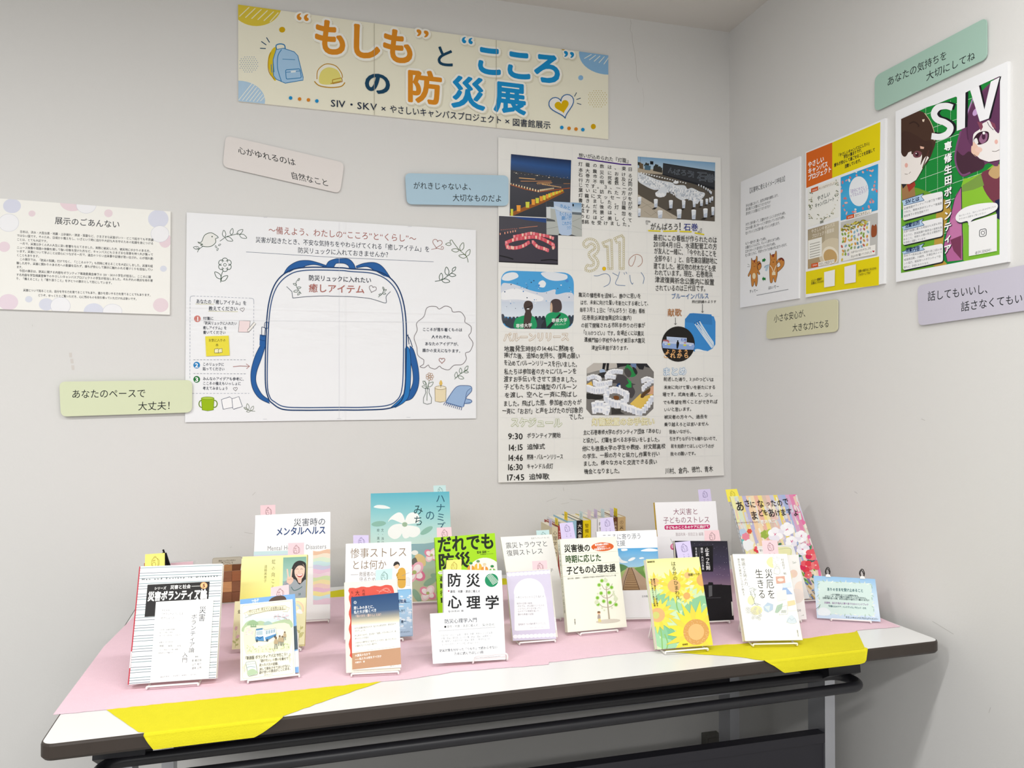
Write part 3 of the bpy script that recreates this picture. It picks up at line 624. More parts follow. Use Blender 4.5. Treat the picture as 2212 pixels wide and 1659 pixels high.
strapband([Lx(612, 1060), Lx(640, 1100), Lx(648, 1250), Lx(636, 1420), Lx(600, 1480), Lx(530, 1522)], [Lx(606, 1080), Lx(606, 1200), Lx(604, 1380), Lx(580, 1440), Lx(540, 1484), Lx(500, 1520)], '#2f7cc2')
p.curve([Lx(618, 980), Lx(640, 1010), Lx(660, 1070)], 5, NB); p.curve([Lx(626, 975), Lx(634, 1050)], 5, NB)
outer = smooth([(690, 1450), (668, 1330), (672, 1000), (690, 760), (740, 600), (830, 510), (960, 476), (1218, 478), Lx(200, 486), Lx(380, 500), Lx(500, 560), Lx(576, 680), Lx(612, 880), Lx(612, 1200), Lx(600, 1400), Lx(560, 1490), Lx(470, 1530), Lx(280, 1540), Lx(110, 1540), (960, 1542), (800, 1535), (720, 1490)], True, 18)
p.line(outer, 9, '#20406f', True)
inner = smooth([(700, 1440), (682, 1330), (688, 1000), (706, 770), (752, 625), (838, 535), (960, 498), (1218, 498), Lx(200, 506), Lx(370, 522), Lx(484, 580), Lx(556, 690), Lx(590, 880), Lx(592, 1200), Lx(580, 1390), Lx(540, 1470), Lx(460, 1508), Lx(280, 1520), Lx(110, 1520), (960, 1522), (810, 1515), (738, 1480)], True, 18)
p.line(inner, 7, '#2a4f84', True)
p.text('防災リュックに入れたい', 990, 552, *Lx(354, 572), 46, '#222b3d', .01); p.text('癒しアイテム', 990, 628, *Lx(304, 640), 68, '#b06a60', .012)
heart(p, *Lx(362, 636), 28, 3.5, '#7c7175', None, 18); p.line([(826, 618), (866, 656), (872, 704)], 3.5, '#38465c'); p.curve([(872, 704), (1000, 692), (1120, 688), Lx(60, 690), Lx(200, 694), Lx(330, 706), Lx(400, 724), Lx(462, 740), Lx(464, 692), Lx(496, 656)], 3.5, '#38465c')
sprig(p, [(936, 672), (905, 630), (896, 590), (915, 562)], [(912, 650, 190, 34), (904, 630, 10, 30), (900, 606, 160, 26), (912, 574, 60, 20), (925, 662, 230, 26)], '#3c5a46', 3); sprig(p, [Lx(404, 698), Lx(436, 668), Lx(448, 630)], [(*Lx(430, 676), 190, 22), (*Lx(436, 668), -10, 26), (*Lx(444, 650), 20, 24), (*Lx(446, 640), 110, 20)], '#3c5a46', 3)
# thought cloud
pts_ = [(745, 1165), (700, 1130), (692, 1068), (672, 1000), (695, 945), (692, 890), (745, 842), (770, 775), (835, 768), (860, 786), (905, 764), (948, 778), (962, 808), (1020, 808), (1052, 850), (1052, 884), (1096, 915), (1096, 960), (1080, 988), (1112, 1040), (1090, 1100), (1056, 1115), (1062, 1160), (1030, 1200), (970, 1206), (930, 1240), (880, 1228), (862, 1212), (830, 1234), (790, 1222), (778, 1204), (748, 1224), (716, 1216), (742, 1198), (745, 1165)]
p.curve([Lx(*q) for q in pts_], 3.5, '#6b5d60', n=4)
for s_, x0, y0, x1, y1 in (('こころが落ち着くものは', 734, 938, 1032, 942), ('人それぞれ。', 802, 994, 968, 996), ('あなたのアイデアが、', 752, 1045, 1020, 1048), ('誰かの支えになります。', 734, 1094, 1034, 1100)): p.text(s_, *Lx(x0, y0), *Lx(x1, y1), 29, '#2c3445', .012)
heart(p, *Lx(880, 1170), 22, 4, '#a06a62')
# vase, candle, blanket
for k in range(7):
    t = math.radians(k * 360 / 7); p.ring(*Lx(789 + 19 * math.cos(t), 1291 + 19 * math.sin(t)), 10, 10, 3, '#b08a6a', 10)
p.ring(*Lx(789, 1291), 8, 8, 3, '#b08a6a', 10); p.line([Lx(786, 1318), Lx(770, 1400), Lx(768, 1470)], 3, '#4d6a4d'); sprig(p, [Lx(752, 1320), Lx(772, 1380)], [(*Lx(762, 1352), 130, 36), (*Lx(764, 1372), 165, 34), (*Lx(776, 1366), 42, 52)], '#4d6a4d', 3)
p.line([Lx(756, 1380), Lx(760, 1410), Lx(742, 1450), Lx(742, 1488), Lx(770, 1497), Lx(800, 1490), Lx(802, 1450), Lx(784, 1412), Lx(786, 1380)], 3.5, '#4f5c58'); p.line([Lx(756, 1380), Lx(786, 1380)], 3.5, '#4f5c58')
p.poly([Lx(828, 1374), Lx(911, 1374), Lx(908, 1474), Lx(868, 1482), Lx(830, 1474)], '#efe0bd'); p.ell(*Lx(869, 1374), 42, 14, '#f4ead2'); p.ring(*Lx(869, 1374), 42, 14, 3, '#8c7a50'); p.line([Lx(828, 1374), Lx(830, 1474), Lx(868, 1482), Lx(908, 1474), Lx(911, 1374)], 3, '#8c7a50'); p.blob([Lx(872, 1316), Lx(884, 1342), Lx(872, 1358), Lx(860, 1342)], '#e9c46a'); p.line([Lx(872, 1350), Lx(871, 1374)], 3, '#6b5a3a')
p.blob([Lx(910, 1480), Lx(960, 1400), Lx(1000, 1362), Lx(1060, 1358), Lx(1098, 1366), Lx(1100, 1400), Lx(1060, 1450), Lx(1040, 1516), Lx(970, 1506)], '#9fbbe0'); p.blob([Lx(1052, 1460), Lx(1090, 1462), Lx(1102, 1478), Lx(1086, 1494), Lx(1046, 1490)], '#9fbbe0')
p.curve([Lx(910, 1480), Lx(960, 1400), Lx(1000, 1362), Lx(1060, 1358), Lx(1098, 1366), Lx(1100, 1400), Lx(1062, 1446), Lx(1040, 1516)], 4, '#2f4c86'); p.line([Lx(906, 1482), Lx(1030, 1518)], 4, '#2f4c86'); p.curve([Lx(1056, 1456), Lx(1095, 1464), Lx(1100, 1482), Lx(1046, 1492)], 4, '#2f4c86'); p.curve([Lx(1096, 1378), Lx(1068, 1402), Lx(1056, 1450)], 3, '#2f4c86')
for k in range(10): p.line([Lx(902 + k * 14, 1484 + k * 4), Lx(892 + k * 14.5, 1502 + k * 4.4)], 4, '#2f4c86')
sprig(p, [Lx(974, 1310), Lx(1010, 1276), Lx(1060, 1246), Lx(1074, 1232)], [(*Lx(984, 1300), 84, 44), (*Lx(1000, 1290), -18, 46), (*Lx(1020, 1266), 92, 40), (*Lx(1044, 1252), -10, 34), (*Lx(1052, 1244), 56, 40)], '#4d6a4d', 3)
p.line([(1218, 140), (1218, 1600)], 1.6, '#dfe0e6'); p.line([(70, 868), Lx(1130, 888)], 1.6, '#e2e3e8')
for x, y in ((1218, 1604), (665, 1608), Lx(630, 1595), (668, 102), Lx(640, 170)): p.line([(x - 14, y), (x + 14, y)], 1.6, '#b9bcc6')
po = p.build('rucksack_poster', ['print', 'creased']); tag(po, 'large white poster with a blue outlined rucksack on the back wall', 'poster')
s_ = wall_art('b', 0.0075); s_.view((380, 440, 3.4556))
s_.slab(list(s_.pts([(219, 990), (393, 985), (401, 1132), (226, 1139)])), -s_.n * .0012, '#f0e24a')
s_.text('お気に入りの', 244, 1020, 372, 1019, 26, '#3c3a1c', .012); s_.text('本', 296, 1055, 318, 1055, 24, '#3c3a1c', .012); s_.poly([(288, 1086), (314, 1080), (318, 1084), (344, 1080), (346, 1110), (318, 1114), (288, 1114)], '#f7f3c8'); s_.line([(288, 1086), (314, 1080), (317, 1086), (344, 1080), (346, 1110), (317, 1114), (288, 1114)], 3.5, '#3c3a1c', True); s_.line([(317, 1086), (317, 1114)], 3, '#3c3a1c')
so = s_.build('sticky_note', 'print', po); so['label'] = 'yellow sticky note'
# ================================================================== hand-written poster with photographs
VM, VN = (1230, 480, 5.53), (1400, 620, 9.2167); VV_ = (1230, 310, 8.731); VS, VL = (1370, 330, 9.2158), (1250, 770, 9.761)
V5, V6, V7, V8, V9 = (1060, 290, 5.7222), (1300, 310, 4.2556), (1060, 560, 4.6074), (1060, 880, 8.193), (1230, 740, 5.1857)
h = wall_art('b', 0.004); Q = [(1076, 296.6), (1556.8, 340.5), (1563.2, 1026.9), (1075.9, 1042.3)]
h.base(Q, 0.0012, '#efeeea', '#e8e7e3', grid=(60, 140)); h.gap(2.5e-4)
c_ = h.pts(Q)
def curl(V, zb=c_[2][2], x0=c_[0][0], x1=c_[1][0]):
    u = np.clip((V[:, 0] - x0) / (x1 - x0), 0, 1); lift = np.clip((zb + .05 - V[:, 2]) / .05, 0, 1) ** 2
    return lift * (.010 * np.exp(-((u - .3) / .22) ** 2) + .009 * np.exp(-((u - .85) / .12) ** 2) + .002)
h.bend = curl; K = '#22211f'
h.view(FULL)
for k in range(1, 12):
    u = k / 12; a_, b_ = np.array(Q[0]) * (1 - u) + np.array(Q[1]) * u, np.array(Q[3]) * (1 - u) + np.array(Q[2]) * u; h.line([a_ * (1 - t) + b_ * t for t in np.linspace(.01, .95, 30)], .5, '#e4e4e3')
for k in range(1, 16):
    u = k / 16; a_, b_ = np.array(Q[0]) * (1 - u) + np.array(Q[3]) * u, np.array(Q[1]) * (1 - u) + np.array(Q[2]) * u; h.line([a_ * (1 - t) + b_ * t for t in np.linspace(.01, .99, 12)], .5, '#e4e4e3')
# vertical note on the lanterns
h.view(VV_)
h.text('想いが込められた『灯籠』', 172, 216, 1160, 336, 92, K, .008, jit=.04)
h.line([(152, 272), (420, 312), (700, 352), (980, 392), (1168, 402)], 24, '#4d2a86')
rows = ['灯籠の数は、東日', '本大震災における', '石巻市の死者及び', '行方不明者数と同', 'じです。３、一ーの', '葉いに訪れた方が', '灯籠に文ッセージを', '書きました。日が', '沈んだ後の灯籠が', '成す光景は、忽を', 'のむほど美しくて', '感銘を受けました。']
y0s = [385, 495, 588, 690, 780, 872, 970, 1065, 1170, 1265, 1370, 1470]; y8s = [482, 600, 690, 765, 855, 942, 1040, 1130, 1212, 1330, 1440, 1525]; xs8 = [212, 345, 482, 612, 760, 890, 1025, 1145]
h.nxt(); h.hold = True
for r, s_ in enumerate(rows):
    n = len(s_)
    for k, ch in enumerate(s_):
        u = k / (n - 1); x = np.interp(u * 7, range(8), xs8) + (30 if r > 7 and k == 0 else 0); y = y0s[r] * (1 - u) + y8s[r] * u
        h.text(ch, x - 42, y, x + 42, y + 6, 84, K, .012, jit=.05)
h.hold = False
# 3.11 drawn as chains of beads
h.view(VM)
def beads(L, closed=True):
    P = smooth(L, closed, 8) if len(L) > 12 else smooth(L, closed, 10); P = [np.array(q) for q in P]
    if closed: P.append(P[0])
    d = [0]
    for a_, b_ in zip(P, P[1:]): d.append(d[-1] + np.hypot(*(b_ - a_)))
    n = int(d[-1] / 24); h.nxt(); h.hold = True
    for k in range(n):
        t = d[-1] * k / n; x, y = np.interp(t, d, [q[0] for q in P]), np.interp(t, d, [q[1] for q in P]); h.dep += SUB; h.ring(x, y, 12, 13, 3.2, '#b7a640', 10)
    h.hold = False
beads([(168, 248), (205, 208), (260, 200), (315, 225), (345, 275), (348, 330), (320, 375), (288, 398), (320, 430), (345, 480), (335, 530), (300, 565), (245, 585), (195, 570), (200, 535), (215, 512), (250, 520), (285, 510), (290, 470), (262, 440), (235, 405), (236, 365), (275, 335), (308, 305), (290, 268), (250, 258), (205, 300), (175, 280)])
h.ell(415, 555, 23, 24, '#c08a2a', 16); h.ell(415, 555, 20, 21, '#f0c71c', 16)
def poly_beads(L):
    P = [np.array(q, float) for q in L]; h.nxt(); h.hold = True
    for a_, b_ in zip(P, P[1:] + P[:1]):
        n = max(1, round(np.hypot(*(b_ - a_)) / 23))
        for k in range(n): x, y = a_ + (b_ - a_) * k / n; h.dep += SUB; h.ring(x, y, 12, 12, 3.2, '#b7a640', 10)
    h.hold = False
poly_beads([(398, 246), (480, 212), (503, 214), (512, 555), (465, 555), (455, 290), (420, 290)]); poly_beads([(540, 194), (625, 158), (650, 190), (648, 555), (602, 555), (600, 240), (566, 240)])
h.curve([(790, 400), (782, 450), (750, 520), (715, 510), (715, 450), (760, 400), (810, 384), (860, 410), (872, 470), (850, 510), (816, 534)], 5, '#a8694a')
h.curve([(294, 638), (340, 640), (420, 614), (470, 630), (490, 680), (470, 740), (410, 772)], 5, '#3c6aa0'); h.line([(515, 605), (580, 640)], 5, '#3c6aa0'); h.curve([(600, 590), (580, 660), (552, 720), (570, 748), (668, 758)], 5, '#3c6aa0'); h.line([(650, 600), (662, 626)], 4, '#3c6aa0'); h.line([(675, 592), (688, 618)], 4, '#3c6aa0'); h.curve([(722, 630), (730, 700), (752, 740), (760, 722)], 5, '#3c6aa0'); h.curve([(856, 598), (892, 660), (880, 735)], 5, '#3c6aa0')
def hand(L, hh, col=K, off=.01, jit=.075):
    for s_, x0, y0, x1, y1 in L: h.text(s_, x0, y0, x1, y1, hh, col, off, jit=jit)
hand([('震災の犠牲者を追悼し、静かに思いを', 110, 870, 858, 884), ('はせ、未来に向けた誓いを新たにする場として、', 130, 958, 965, 970), ('毎年３月１１日に「がんばろう！石巻」看板', 122, 1044, 905, 1062), ('（石巻南浜津波復興記念公園内）', 120, 1142, 770, 1142), ('の前で開催される市民手作りの行事が', 138, 1230, 905, 1232), ('「3.11のつどい」です。会場近くには震災', 146, 1322, 892, 1326), ('遺構門脇小学校やみやぎ東日本大震災', 176, 1404, 905, 1414), ('津波伝承館があります。', 262, 1502, 728, 1500)], 62)
# balloon release text
h.view(V7)
def bubble(st, x0, y0, x1, y1, hh, col, fill='#f0efeb', o=.05): h.text(st, x0, y0, x1, y1, hh, col, o); h.text(st, x0, y0, x1, y1, hh, fill, o - .028)
bubble('バルーンリリース', 126, 776, 782, 770, 92, '#b98a3e')
hand([('地震発生時刻の14:46に黙祷を', 134, 890, 832, 888), ('捧げた後、追悼の気持ち、復興の願い', 132, 958, 888, 962), ('を込めてバルーンリリースを行いました。', 132, 1030, 884, 1044), ('私たちは参加者の方々にバルーンを', 134, 1118, 856, 1116), ('渡すお手伝いをさせて頂きました。', 128, 1190, 884, 1196), ('子どもたちには鳩型のバルーン', 134, 1266, 860, 1268), ('を渡し、空へと一斉に飛ばし', 134, 1350, 864, 1346), ('ました。飛ばした際、参加者の方々が', 126, 1434, 904, 1424), ('一斉に「おお!!」と声を上げたのが印象的', 116, 1512, 918, 1500), ('でした。', 780, 1566, 950, 1566)], 62)
h.view(V8)
bubble('スケジュール', 352, 262, 1266, 272, 175, '#93a83a')
for t_, y, s_, x1, hh in (('9:30', 500, 'ボランティア開始', 1240, 100), ('14:15', 700, '追悼式', 965, 110), ('14:46', 880, '黙祷・バルーンリリース', 1282, 100), ('16:30', 1045, 'キャンドル点灯', 1105, 100), ('17:45', 1225, '追悼歌', 1032, 112)):
    x0 = {500: 305, 700: 300, 880: 296, 1045: 282, 1225: 262}[y]; h.text(t_, x0, y + 8, 575 if y < 1200 else 595, y + 4, 150, K, .014, jit=.03); h.text(s_, 640 if y < 1200 else 668, y - 4, x1, y - 8, hh, K, .012, jit=.04)
# lantern help text
h.view(VL); bubble('灯籠設置のお手伝い', 276, 1378, 1606, 1368, 170, '#d8c322', '#f1efd9', .045)
h.view(V9)
hand([('主に石巻専修大学のボランティア団体「あゆむ」', 154, 1010, 1044, 988), ('と協力し、灯籠を並べるお手伝いをしました。', 146, 1098, 1036, 1082), ('他にも徳島大学の学生や教授、好文館高校', 142, 1188, 1076, 1162), ('の学生、一般の方々と協力し作業を行い', 148, 1270, 1016, 1246), ('ました。様々な方々と交流できる良い', 154, 1354, 986, 1330), ('機会となりました。', 164, 1440, 590, 1436)], 60)
h.text('川村、倉内、徳竹、青木', 1070, 1440, 1606, 1412, 72, K, .006, jit=.05)
bubble('まとめ', 1042, 326, 1316, 318, 98, '#4a9ad4', '#eff1f2')
hand([('前述した通り、3.11のつどいは', 1056, 412, 1616, 412), ('未来に向けて誓いを新たにする', 1058, 500, 1640, 500), ('場です。式典を通して、少し', 1044, 580, 1606, 582), ('でも希望を抱くことができれば', 1048, 668, 1660, 660), ('いいと思います。', 1060, 748, 1390, 748), ('被災者の方々へ、過去を', 1060, 834, 1552, 828), ('乗り越えろとは言いません', 1062, 916, 1562, 910), ('背負いながら、', 1116, 998, 1390, 998), ('引きずりながらでも構わないので、', 1124, 1078, 1672, 1074), ('前を見続けてほしいというのが', 1138, 1160, 1622, 1156), ('我々の願いです。', 1130, 1246, 1440, 1242)], 48)
# Ganbarou Ishinomaki text
h.view(VS)
h.line([(236, 1354), (318, 1360), (318, 1380), (266, 1378), (270, 1424), (244, 1422), (236, 1354)], 7, K); h.line([(1344, 1508), (1336, 1590), (1268, 1584), (1268, 1566), (1310, 1566), (1318, 1512), (1344, 1508)], 7, K)
h.text('がんばろう', 322, 1464, 890, 1474, 150, '#33322e', .008, jit=.03); h.text('！', 880, 1466, 1010, 1466, 190, K, .02); h.text('石巻', 985, 1476, 1275, 1482, 160, '#232f88', .006)
for x0, y0, x1, y1 in ((278, 1550, 525, 1560), (575, 1562, 858, 1556), (905, 1566, 1145, 1572), (1205, 1594, 1395, 1628)): h.line([(x0, y0), (x1, y1)], 26, '#e6d529')
h.view(V6)
hand([('最初にこの看板が作られたのは', 474, 862, 1060, 886), ('2011年4月11日、水道配管工の方', 474, 924, 1060, 948), ('が友人と一緒に、「今やれることを', 482, 984, 1056, 1014), ('全部やる！」と、自宅兼店舗跡地に', 484, 1054, 1064, 1080), ('建てました。被災物の材木なども使', 476, 1124, 1048, 1146), ('われています。現在、石巻南浜', 486, 1186, 1020, 1204), ('津波復興祈念公園内に設置', 488, 1250, 1036, 1276), ('されているのは三代目です。', 490, 1326, 976, 1332)], 62, '#2a2927', .006, .03)
h.view(VN)
h.text('ブルーインパルス', 462, 182, 1214, 180, 125, '#3f6ba4', .008, jit=.03); h.text('飛行訓練のようす', 872, 296, 1362, 290, 66, K, .01, jit=.04); h.text('献歌', 388, 505, 672, 510, 165, '#b1702f', .008, jit=.03)
for x, y0, y1 in ((1084, 338, 508), (546, 610, 750)): h.line([(x, y0), (x, y1)], 8, K); h.line([(x - 22, y1 - 26), (x, y1), (x + 24, y1 - 28)], 8, K)
ho = h.build('handwritten_poster', 'print'); tag(ho, 'large handwritten poster with glued photographs on the back wall next to the corner', 'poster')

def photo(v, Q, fr, col, label):
    a = wall_art('b', fr); a.view(v); a.slab(list(a.pts(Q)), -a.n * .0005, col); a.clip = Q; a.lab = label; return a
def pdone(a): o = a.build('photograph', 'gloss', ho); o['label'] = a.lab
# night shot, rows of candles
a = photo(V5, [(252, 245), (995, 320), (978, 1042), (235, 1006)], .0050, '#3b4049', 'night photograph of candle rows')
a.grad([(252, 245), (995, 320), (986, 560), (246, 440)], [(0, '#15284e'), (.5, '#2a5490'), (1, '#2c4468')])
a.poly([(246, 440), (420, 470), (700, 520), (986, 560), (984, 640), (240, 600)], '#3a3d45'); a.grad([(240, 600), (984, 620), (978, 1042), (235, 1006)], [(0, '#45444d'), (1, '#33363d')])
for L, c, wd in (([(350, 540), (550, 555)], '#f0b878', 9), ([(370, 580), (750, 580)], '#c98a5a', 8), ([(575, 600), (760, 600)], '#e0a060', 8), ([(900, 610), (982, 610)], '#d08a52', 5), ([(240, 622), (430, 680), (610, 712), (760, 690), (980, 665)], '#a2542c', 12), ([(235, 1000), (420, 920), (640, 830), (900, 700)], '#9a5a22', 46)): a.line(L, wd, c)
def dd(L, c, w0, h0, w1=None, h1=None):
    w1, h1 = w1 or w0, h1 or h0; a.nxt(); a.hold = True
    for k, (x, y) in enumerate(L):
        a.dep += SUB; t = k / max(1, len(L) - 1); ww, hh = w0 + (w1 - w0) * t, h0 + (h1 - h0) * t; a.poly([(x - ww, y - hh), (x + ww, y - hh), (x + ww * .8, y + hh), (x - ww * .8, y + hh)], c if isinstance(c, str) else c[k % len(c)])
    a.hold = False
dd([(248 + k * 34, 612 + k * 9) for k in range(11)], '#fbe3b4', 6, 10, 8, 14); dd([(612 + k * 15, 694 - k * 2.3) for k in range(12)], '#fbe3b4', 6, 12, 4, 8); dd([(570 + k * 8, 604 + (k % 3) * 8) for k in range(22)], '#e8b070', 3, 4); dd([(640 + k * 12, 618 + k * 2) for k in range(20)], '#f0c080', 4, 6)
dd([(345, 915), (455, 872), (527, 838), (576, 820), (624, 796), (662, 784), (700, 768), (728, 756), (752, 745), (776, 735), (798, 728), (818, 722), (838, 716), (856, 708), (874, 700), (890, 696)], ['#f2a23c', '#d9d848'], 26, 38, 6, 10); dd([(262, 965)], '#d9d848', 16, 42)
for k in range(16): a.ell(290 + k * 44, 470 + (k * 37 % 23) + k * 4, 3, 3, '#f5e0c0', 6)
for x, y in ((315, 480), (575, 510), (720, 535)): a.ell(x, y, 9, 5, '#fff0d8', 8)
pdone(a)
# night shot, flower of pink lanterns
a = photo(V5, [(103, 1010), (690, 1040), (832, 1250), (832, 1614), (100, 1580)], .0046, '#403c47', 'night photograph of a pink lantern flower')
a.grad([(103, 1010), (690, 1040), (690, 1105), (103, 1070)], [(0, '#1d3f86'), (1, '#33507e')]); a.poly([(103, 1010), (260, 1020), (430, 1060), (690, 1095), (690, 1240), (103, 1200)], '#494750')
a.line([(350, 1160), (580, 1135)], 6, '#d88a68'); dd([(130 + k * 24, 1182 - k * 2) for k in range(9)], '#d0735a', 4, 5); dd([(118, 1232), (175, 1222), (210, 1214), (245, 1208), (275, 1202), (305, 1196)], '#e8a088', 7, 12)
def pet(L, col='#d8535f', wd=44): a.curve(L, wd, col); P = smooth(L, False, 5); dd(P[::2], ['#f09aa0', '#e06a78', '#f7c9b8'], 13, 19)
pet([(290, 1265), (420, 1240), (500, 1225), (590, 1240), (700, 1260), (780, 1290)], wd=36); pet([(190, 1340), (300, 1300), (430, 1280), (540, 1270), (650, 1300), (780, 1370)]); pet([(200, 1395), (300, 1405), (400, 1380), (480, 1330)]); pet([(520, 1330), (580, 1390), (660, 1415), (715, 1440)]); pet([(195, 1350), (215, 1400), (260, 1400)]); pet([(780, 1380), (770, 1410)])
a.curve([(110, 1500), (200, 1520), (280, 1545)], 16, '#17161b'); a.curve([(620, 1560), (740, 1550), (826, 1560)], 14, '#17161b'); a.line([(103, 1574), (830, 1606)], 14, '#15141a')
pdone(a)
# cup with message
a = photo(V5, [(686, 826), (1122, 850), (1128, 1262), (690, 1240)], .0056, '#b9bdb9', 'photograph of a plastic cup with blue handwriting')
a.grad([(686, 826), (1122, 850), (1124, 985), (686, 905)], [(0, '#7ea6cc'), (1, '#cfdeea')]); a.poly([(686, 826), (778, 832), (780, 900), (686, 898)], '#3c4148'); a.poly([(688, 905), (738, 895), (742, 1040), (690, 1040)], '#d8dcdc'); a.poly([(1005, 960), (1124, 968), (1124, 1000), (1005, 990)], '#6a747c')
a.poly([(690, 1035), (790, 1060), (800, 1080), (690, 1075)], '#55595c'); a.line([(690, 1170), (850, 1140)], 4, '#7f837c'); a.line([(1010, 1130), (1126, 1180)], 4, '#7f837c'); a.line([(1010, 1080), (1126, 1030)], 4, '#8d918c')
a.poly([(778, 832), (1005, 846), (1005, 960), (1000, 1240), (960, 1252), (880, 1246), (848, 1226), (800, 960)], '#b7cbe6'); a.poly([(790, 880), (1005, 960), (1004, 975), (880, 975), (800, 930)], '#cfdcec'); a.line([(800, 930), (880, 962), (1004, 965)], 4, '#7d93b2'); a.poly([(848, 1226), (880, 1246), (960, 1252), (1000, 1240), (1080, 1262), (830, 1250)], '#34383a'); a.poly([(1010, 860), (1028, 862), (1028, 892), (1010, 890)], '#14161a')
for s_, x0, y0, x1, y1 in (('きみと', 850, 880, 990, 912), ('たくさんの', 850, 975, 1000, 1000), ('願いが', 874, 1034, 1000, 1034), ('これから', 880, 1100, 1000, 1100), ('つづく', 940, 1156, 1000, 1150)): a.text(s_, x0, y0, x1, y1, 52, '#2f86c9', .012, jit=.06)
pdone(a)
# lantern field by the black board
a = photo(VS, [(70, 75), (1612, 195), (1604, 1366), (76, 1276)], .0046, '#5c5853', 'photograph of white lanterns in front of a black board')
a.grad([(70, 75), (1612, 195), (1606, 560), (70, 330)], [(0, '#7fa9cd'), (1, '#c9dae4')]); a.poly([(70, 300), (570, 350), (560, 430), (70, 400)], '#b5a894')
for x, y, r in ((80, 215, 40), (140, 250, 50), (250, 250, 60), (440, 270, 50), (500, 300, 40)): a.blob(rose(x, y, r * .7, r, 5), '#33352f', 3)
a.poly([(110, 180), (180, 240), (180, 330), (100, 310)], '#6b5942'); a.poly([(210, 240), (330, 262), (322, 350), (206, 340)], '#4d6d80'); a.poly([(316, 165), (382, 172), (380, 236), (316, 230)], '#17181a'); a.line([(125, 80), (122, 180)], 6, '#5b7fa5'); a.poly([(385, 270), (560, 300), (556, 400), (375, 360)], '#3b3a35')
a.poly([(574, 212), (1604, 375), (1600, 690), (562, 420)], '#35373c'); a.line([(574, 212), (1604, 375)], 14, '#1b1c20'); a.poly([(562, 420), (1600, 690), (1600, 760), (560, 460)], '#22242a')
for ch, x, y, s_ in (('ん', 730, 350, 130), ('ば', 850, 385, 130), ('ろ', 985, 395, 135), ('う', 1110, 420, 150), ('！', 1212, 440, 150), ('石', 1350, 470, 200), ('巻', 1512, 505, 170)): a.text(ch, x - s_ / 2, y - 8, x + s_ / 2, y + 8, s_, '#8d98a4', .02); a.text(ch, x - s_ / 2, y - 8, x + s_ / 2, y + 8, s_, '#3a3d43')
a.poly([(70, 395), (560, 440), (1280, 650), (1604, 745), (1604, 1366), (870, 1310), (460, 1090), (74, 830)], '#5d564d'); a.poly([(74, 830), (460, 1055), (870, 1285), (920, 1326), (76, 1276)], '#bab0a0')
for L in ([(90, 930), (320, 1080), (480, 1240)], [(76, 1130), (250, 1040), (380, 1010)], [(200, 1160), (340, 1260)], [(340, 1250), (460, 1170), (560, 1120)], [(620, 1170), (760, 1290)]): a.line(L, 5, '#8c8374')
dd([(140 + k * 52, 400 + k * 12) for k in range(18)], '#eef0f2', 18, 12, 14, 10)
a.blob([(62, 400), (140, 410), (300, 470), (480, 540), (740, 590), (820, 640), (1000, 650), (1060, 720), (1150, 700), (1300, 770), (1400, 800), (1390, 870), (1300, 960), (1250, 1020), (1160, 960), (1040, 920), (960, 950), (830, 880), (800, 800), (700, 770), (620, 800), (500, 740), (380, 735), (200, 650), (80, 560)], '#dde2e8')
rr = random.Random(3)
for L_, c in (([(rr.uniform(80, 640), 0) for _ in range(120)], '#f7f8fa'), ([(rr.uniform(500, 1380), 0) for _ in range(150)], '#f7f8fa'), ([(rr.uniform(80, 1380), 0) for _ in range(120)], '#b4bcc8')):
    dd([(x, np.interp(x, [60, 480, 820, 1150, 1400], [430, 560, 670, 740, 815]) + rr.random() * np.interp(x, [60, 400, 700, 1000, 1250, 1400], [110, 165, 160, 220, 200, 50])) for x, _ in L_], c, 9, 15)
a.ell(830, 590, 55, 28, '#eef1f4'); a.blob([(420, 800), (470, 760), (520, 700), (600, 680), (640, 740), (628, 850), (520, 890), (440, 860)], '#dfe4ea')
dd([(440 + k * 30, 830 + (k % 2) * 14) for k in range(6)], '#f8f9fb', 12, 34)
def cups(L):
    for x, y, ww, hh in L: a.poly([(x - ww * .7, y + hh), (x + ww * .7, y + hh), (x - ww * .4, y + hh * 1.5), (x - ww * 2.0, y + hh * 1.45)], '#26231f'); a.poly([(x - ww, y - hh), (x + ww, y - hh), (x + ww * .72, y + hh), (x - ww * .72, y + hh)], '#e6ebf2'); a.ell(x, y - hh, ww, ww * .35, '#f8fafc', 10); a.poly([(x - ww * .6, y + hh * .2), (x + ww * .7, y - hh * .1), (x + ww * .7, y + hh), (x - ww * .7, y + hh)], '#c4cede')
cups([(430, 1010, 40, 78), (730, 1030, 40, 76), (985, 1030, 36, 74), (1195, 1020, 32, 64), (1340, 1000, 32, 60), (1446, 975, 28, 52), (1512, 945, 22, 46), (1555, 915, 20, 40), (515, 1230, 52, 70), (895, 1220, 50, 84), (1185, 1235, 46, 90), (1418, 1205, 46, 84), (1566, 1165, 32, 78), (104, 960, 40, 70), (100, 1190, 32, 74), (1530, 800, 16, 26), (1505, 775, 14, 26), (1470, 745, 13, 24), (1428, 720, 12, 24), (1384, 690, 12, 22), (1336, 668, 11, 20), (1284, 646, 11, 18)])
pdone(a)
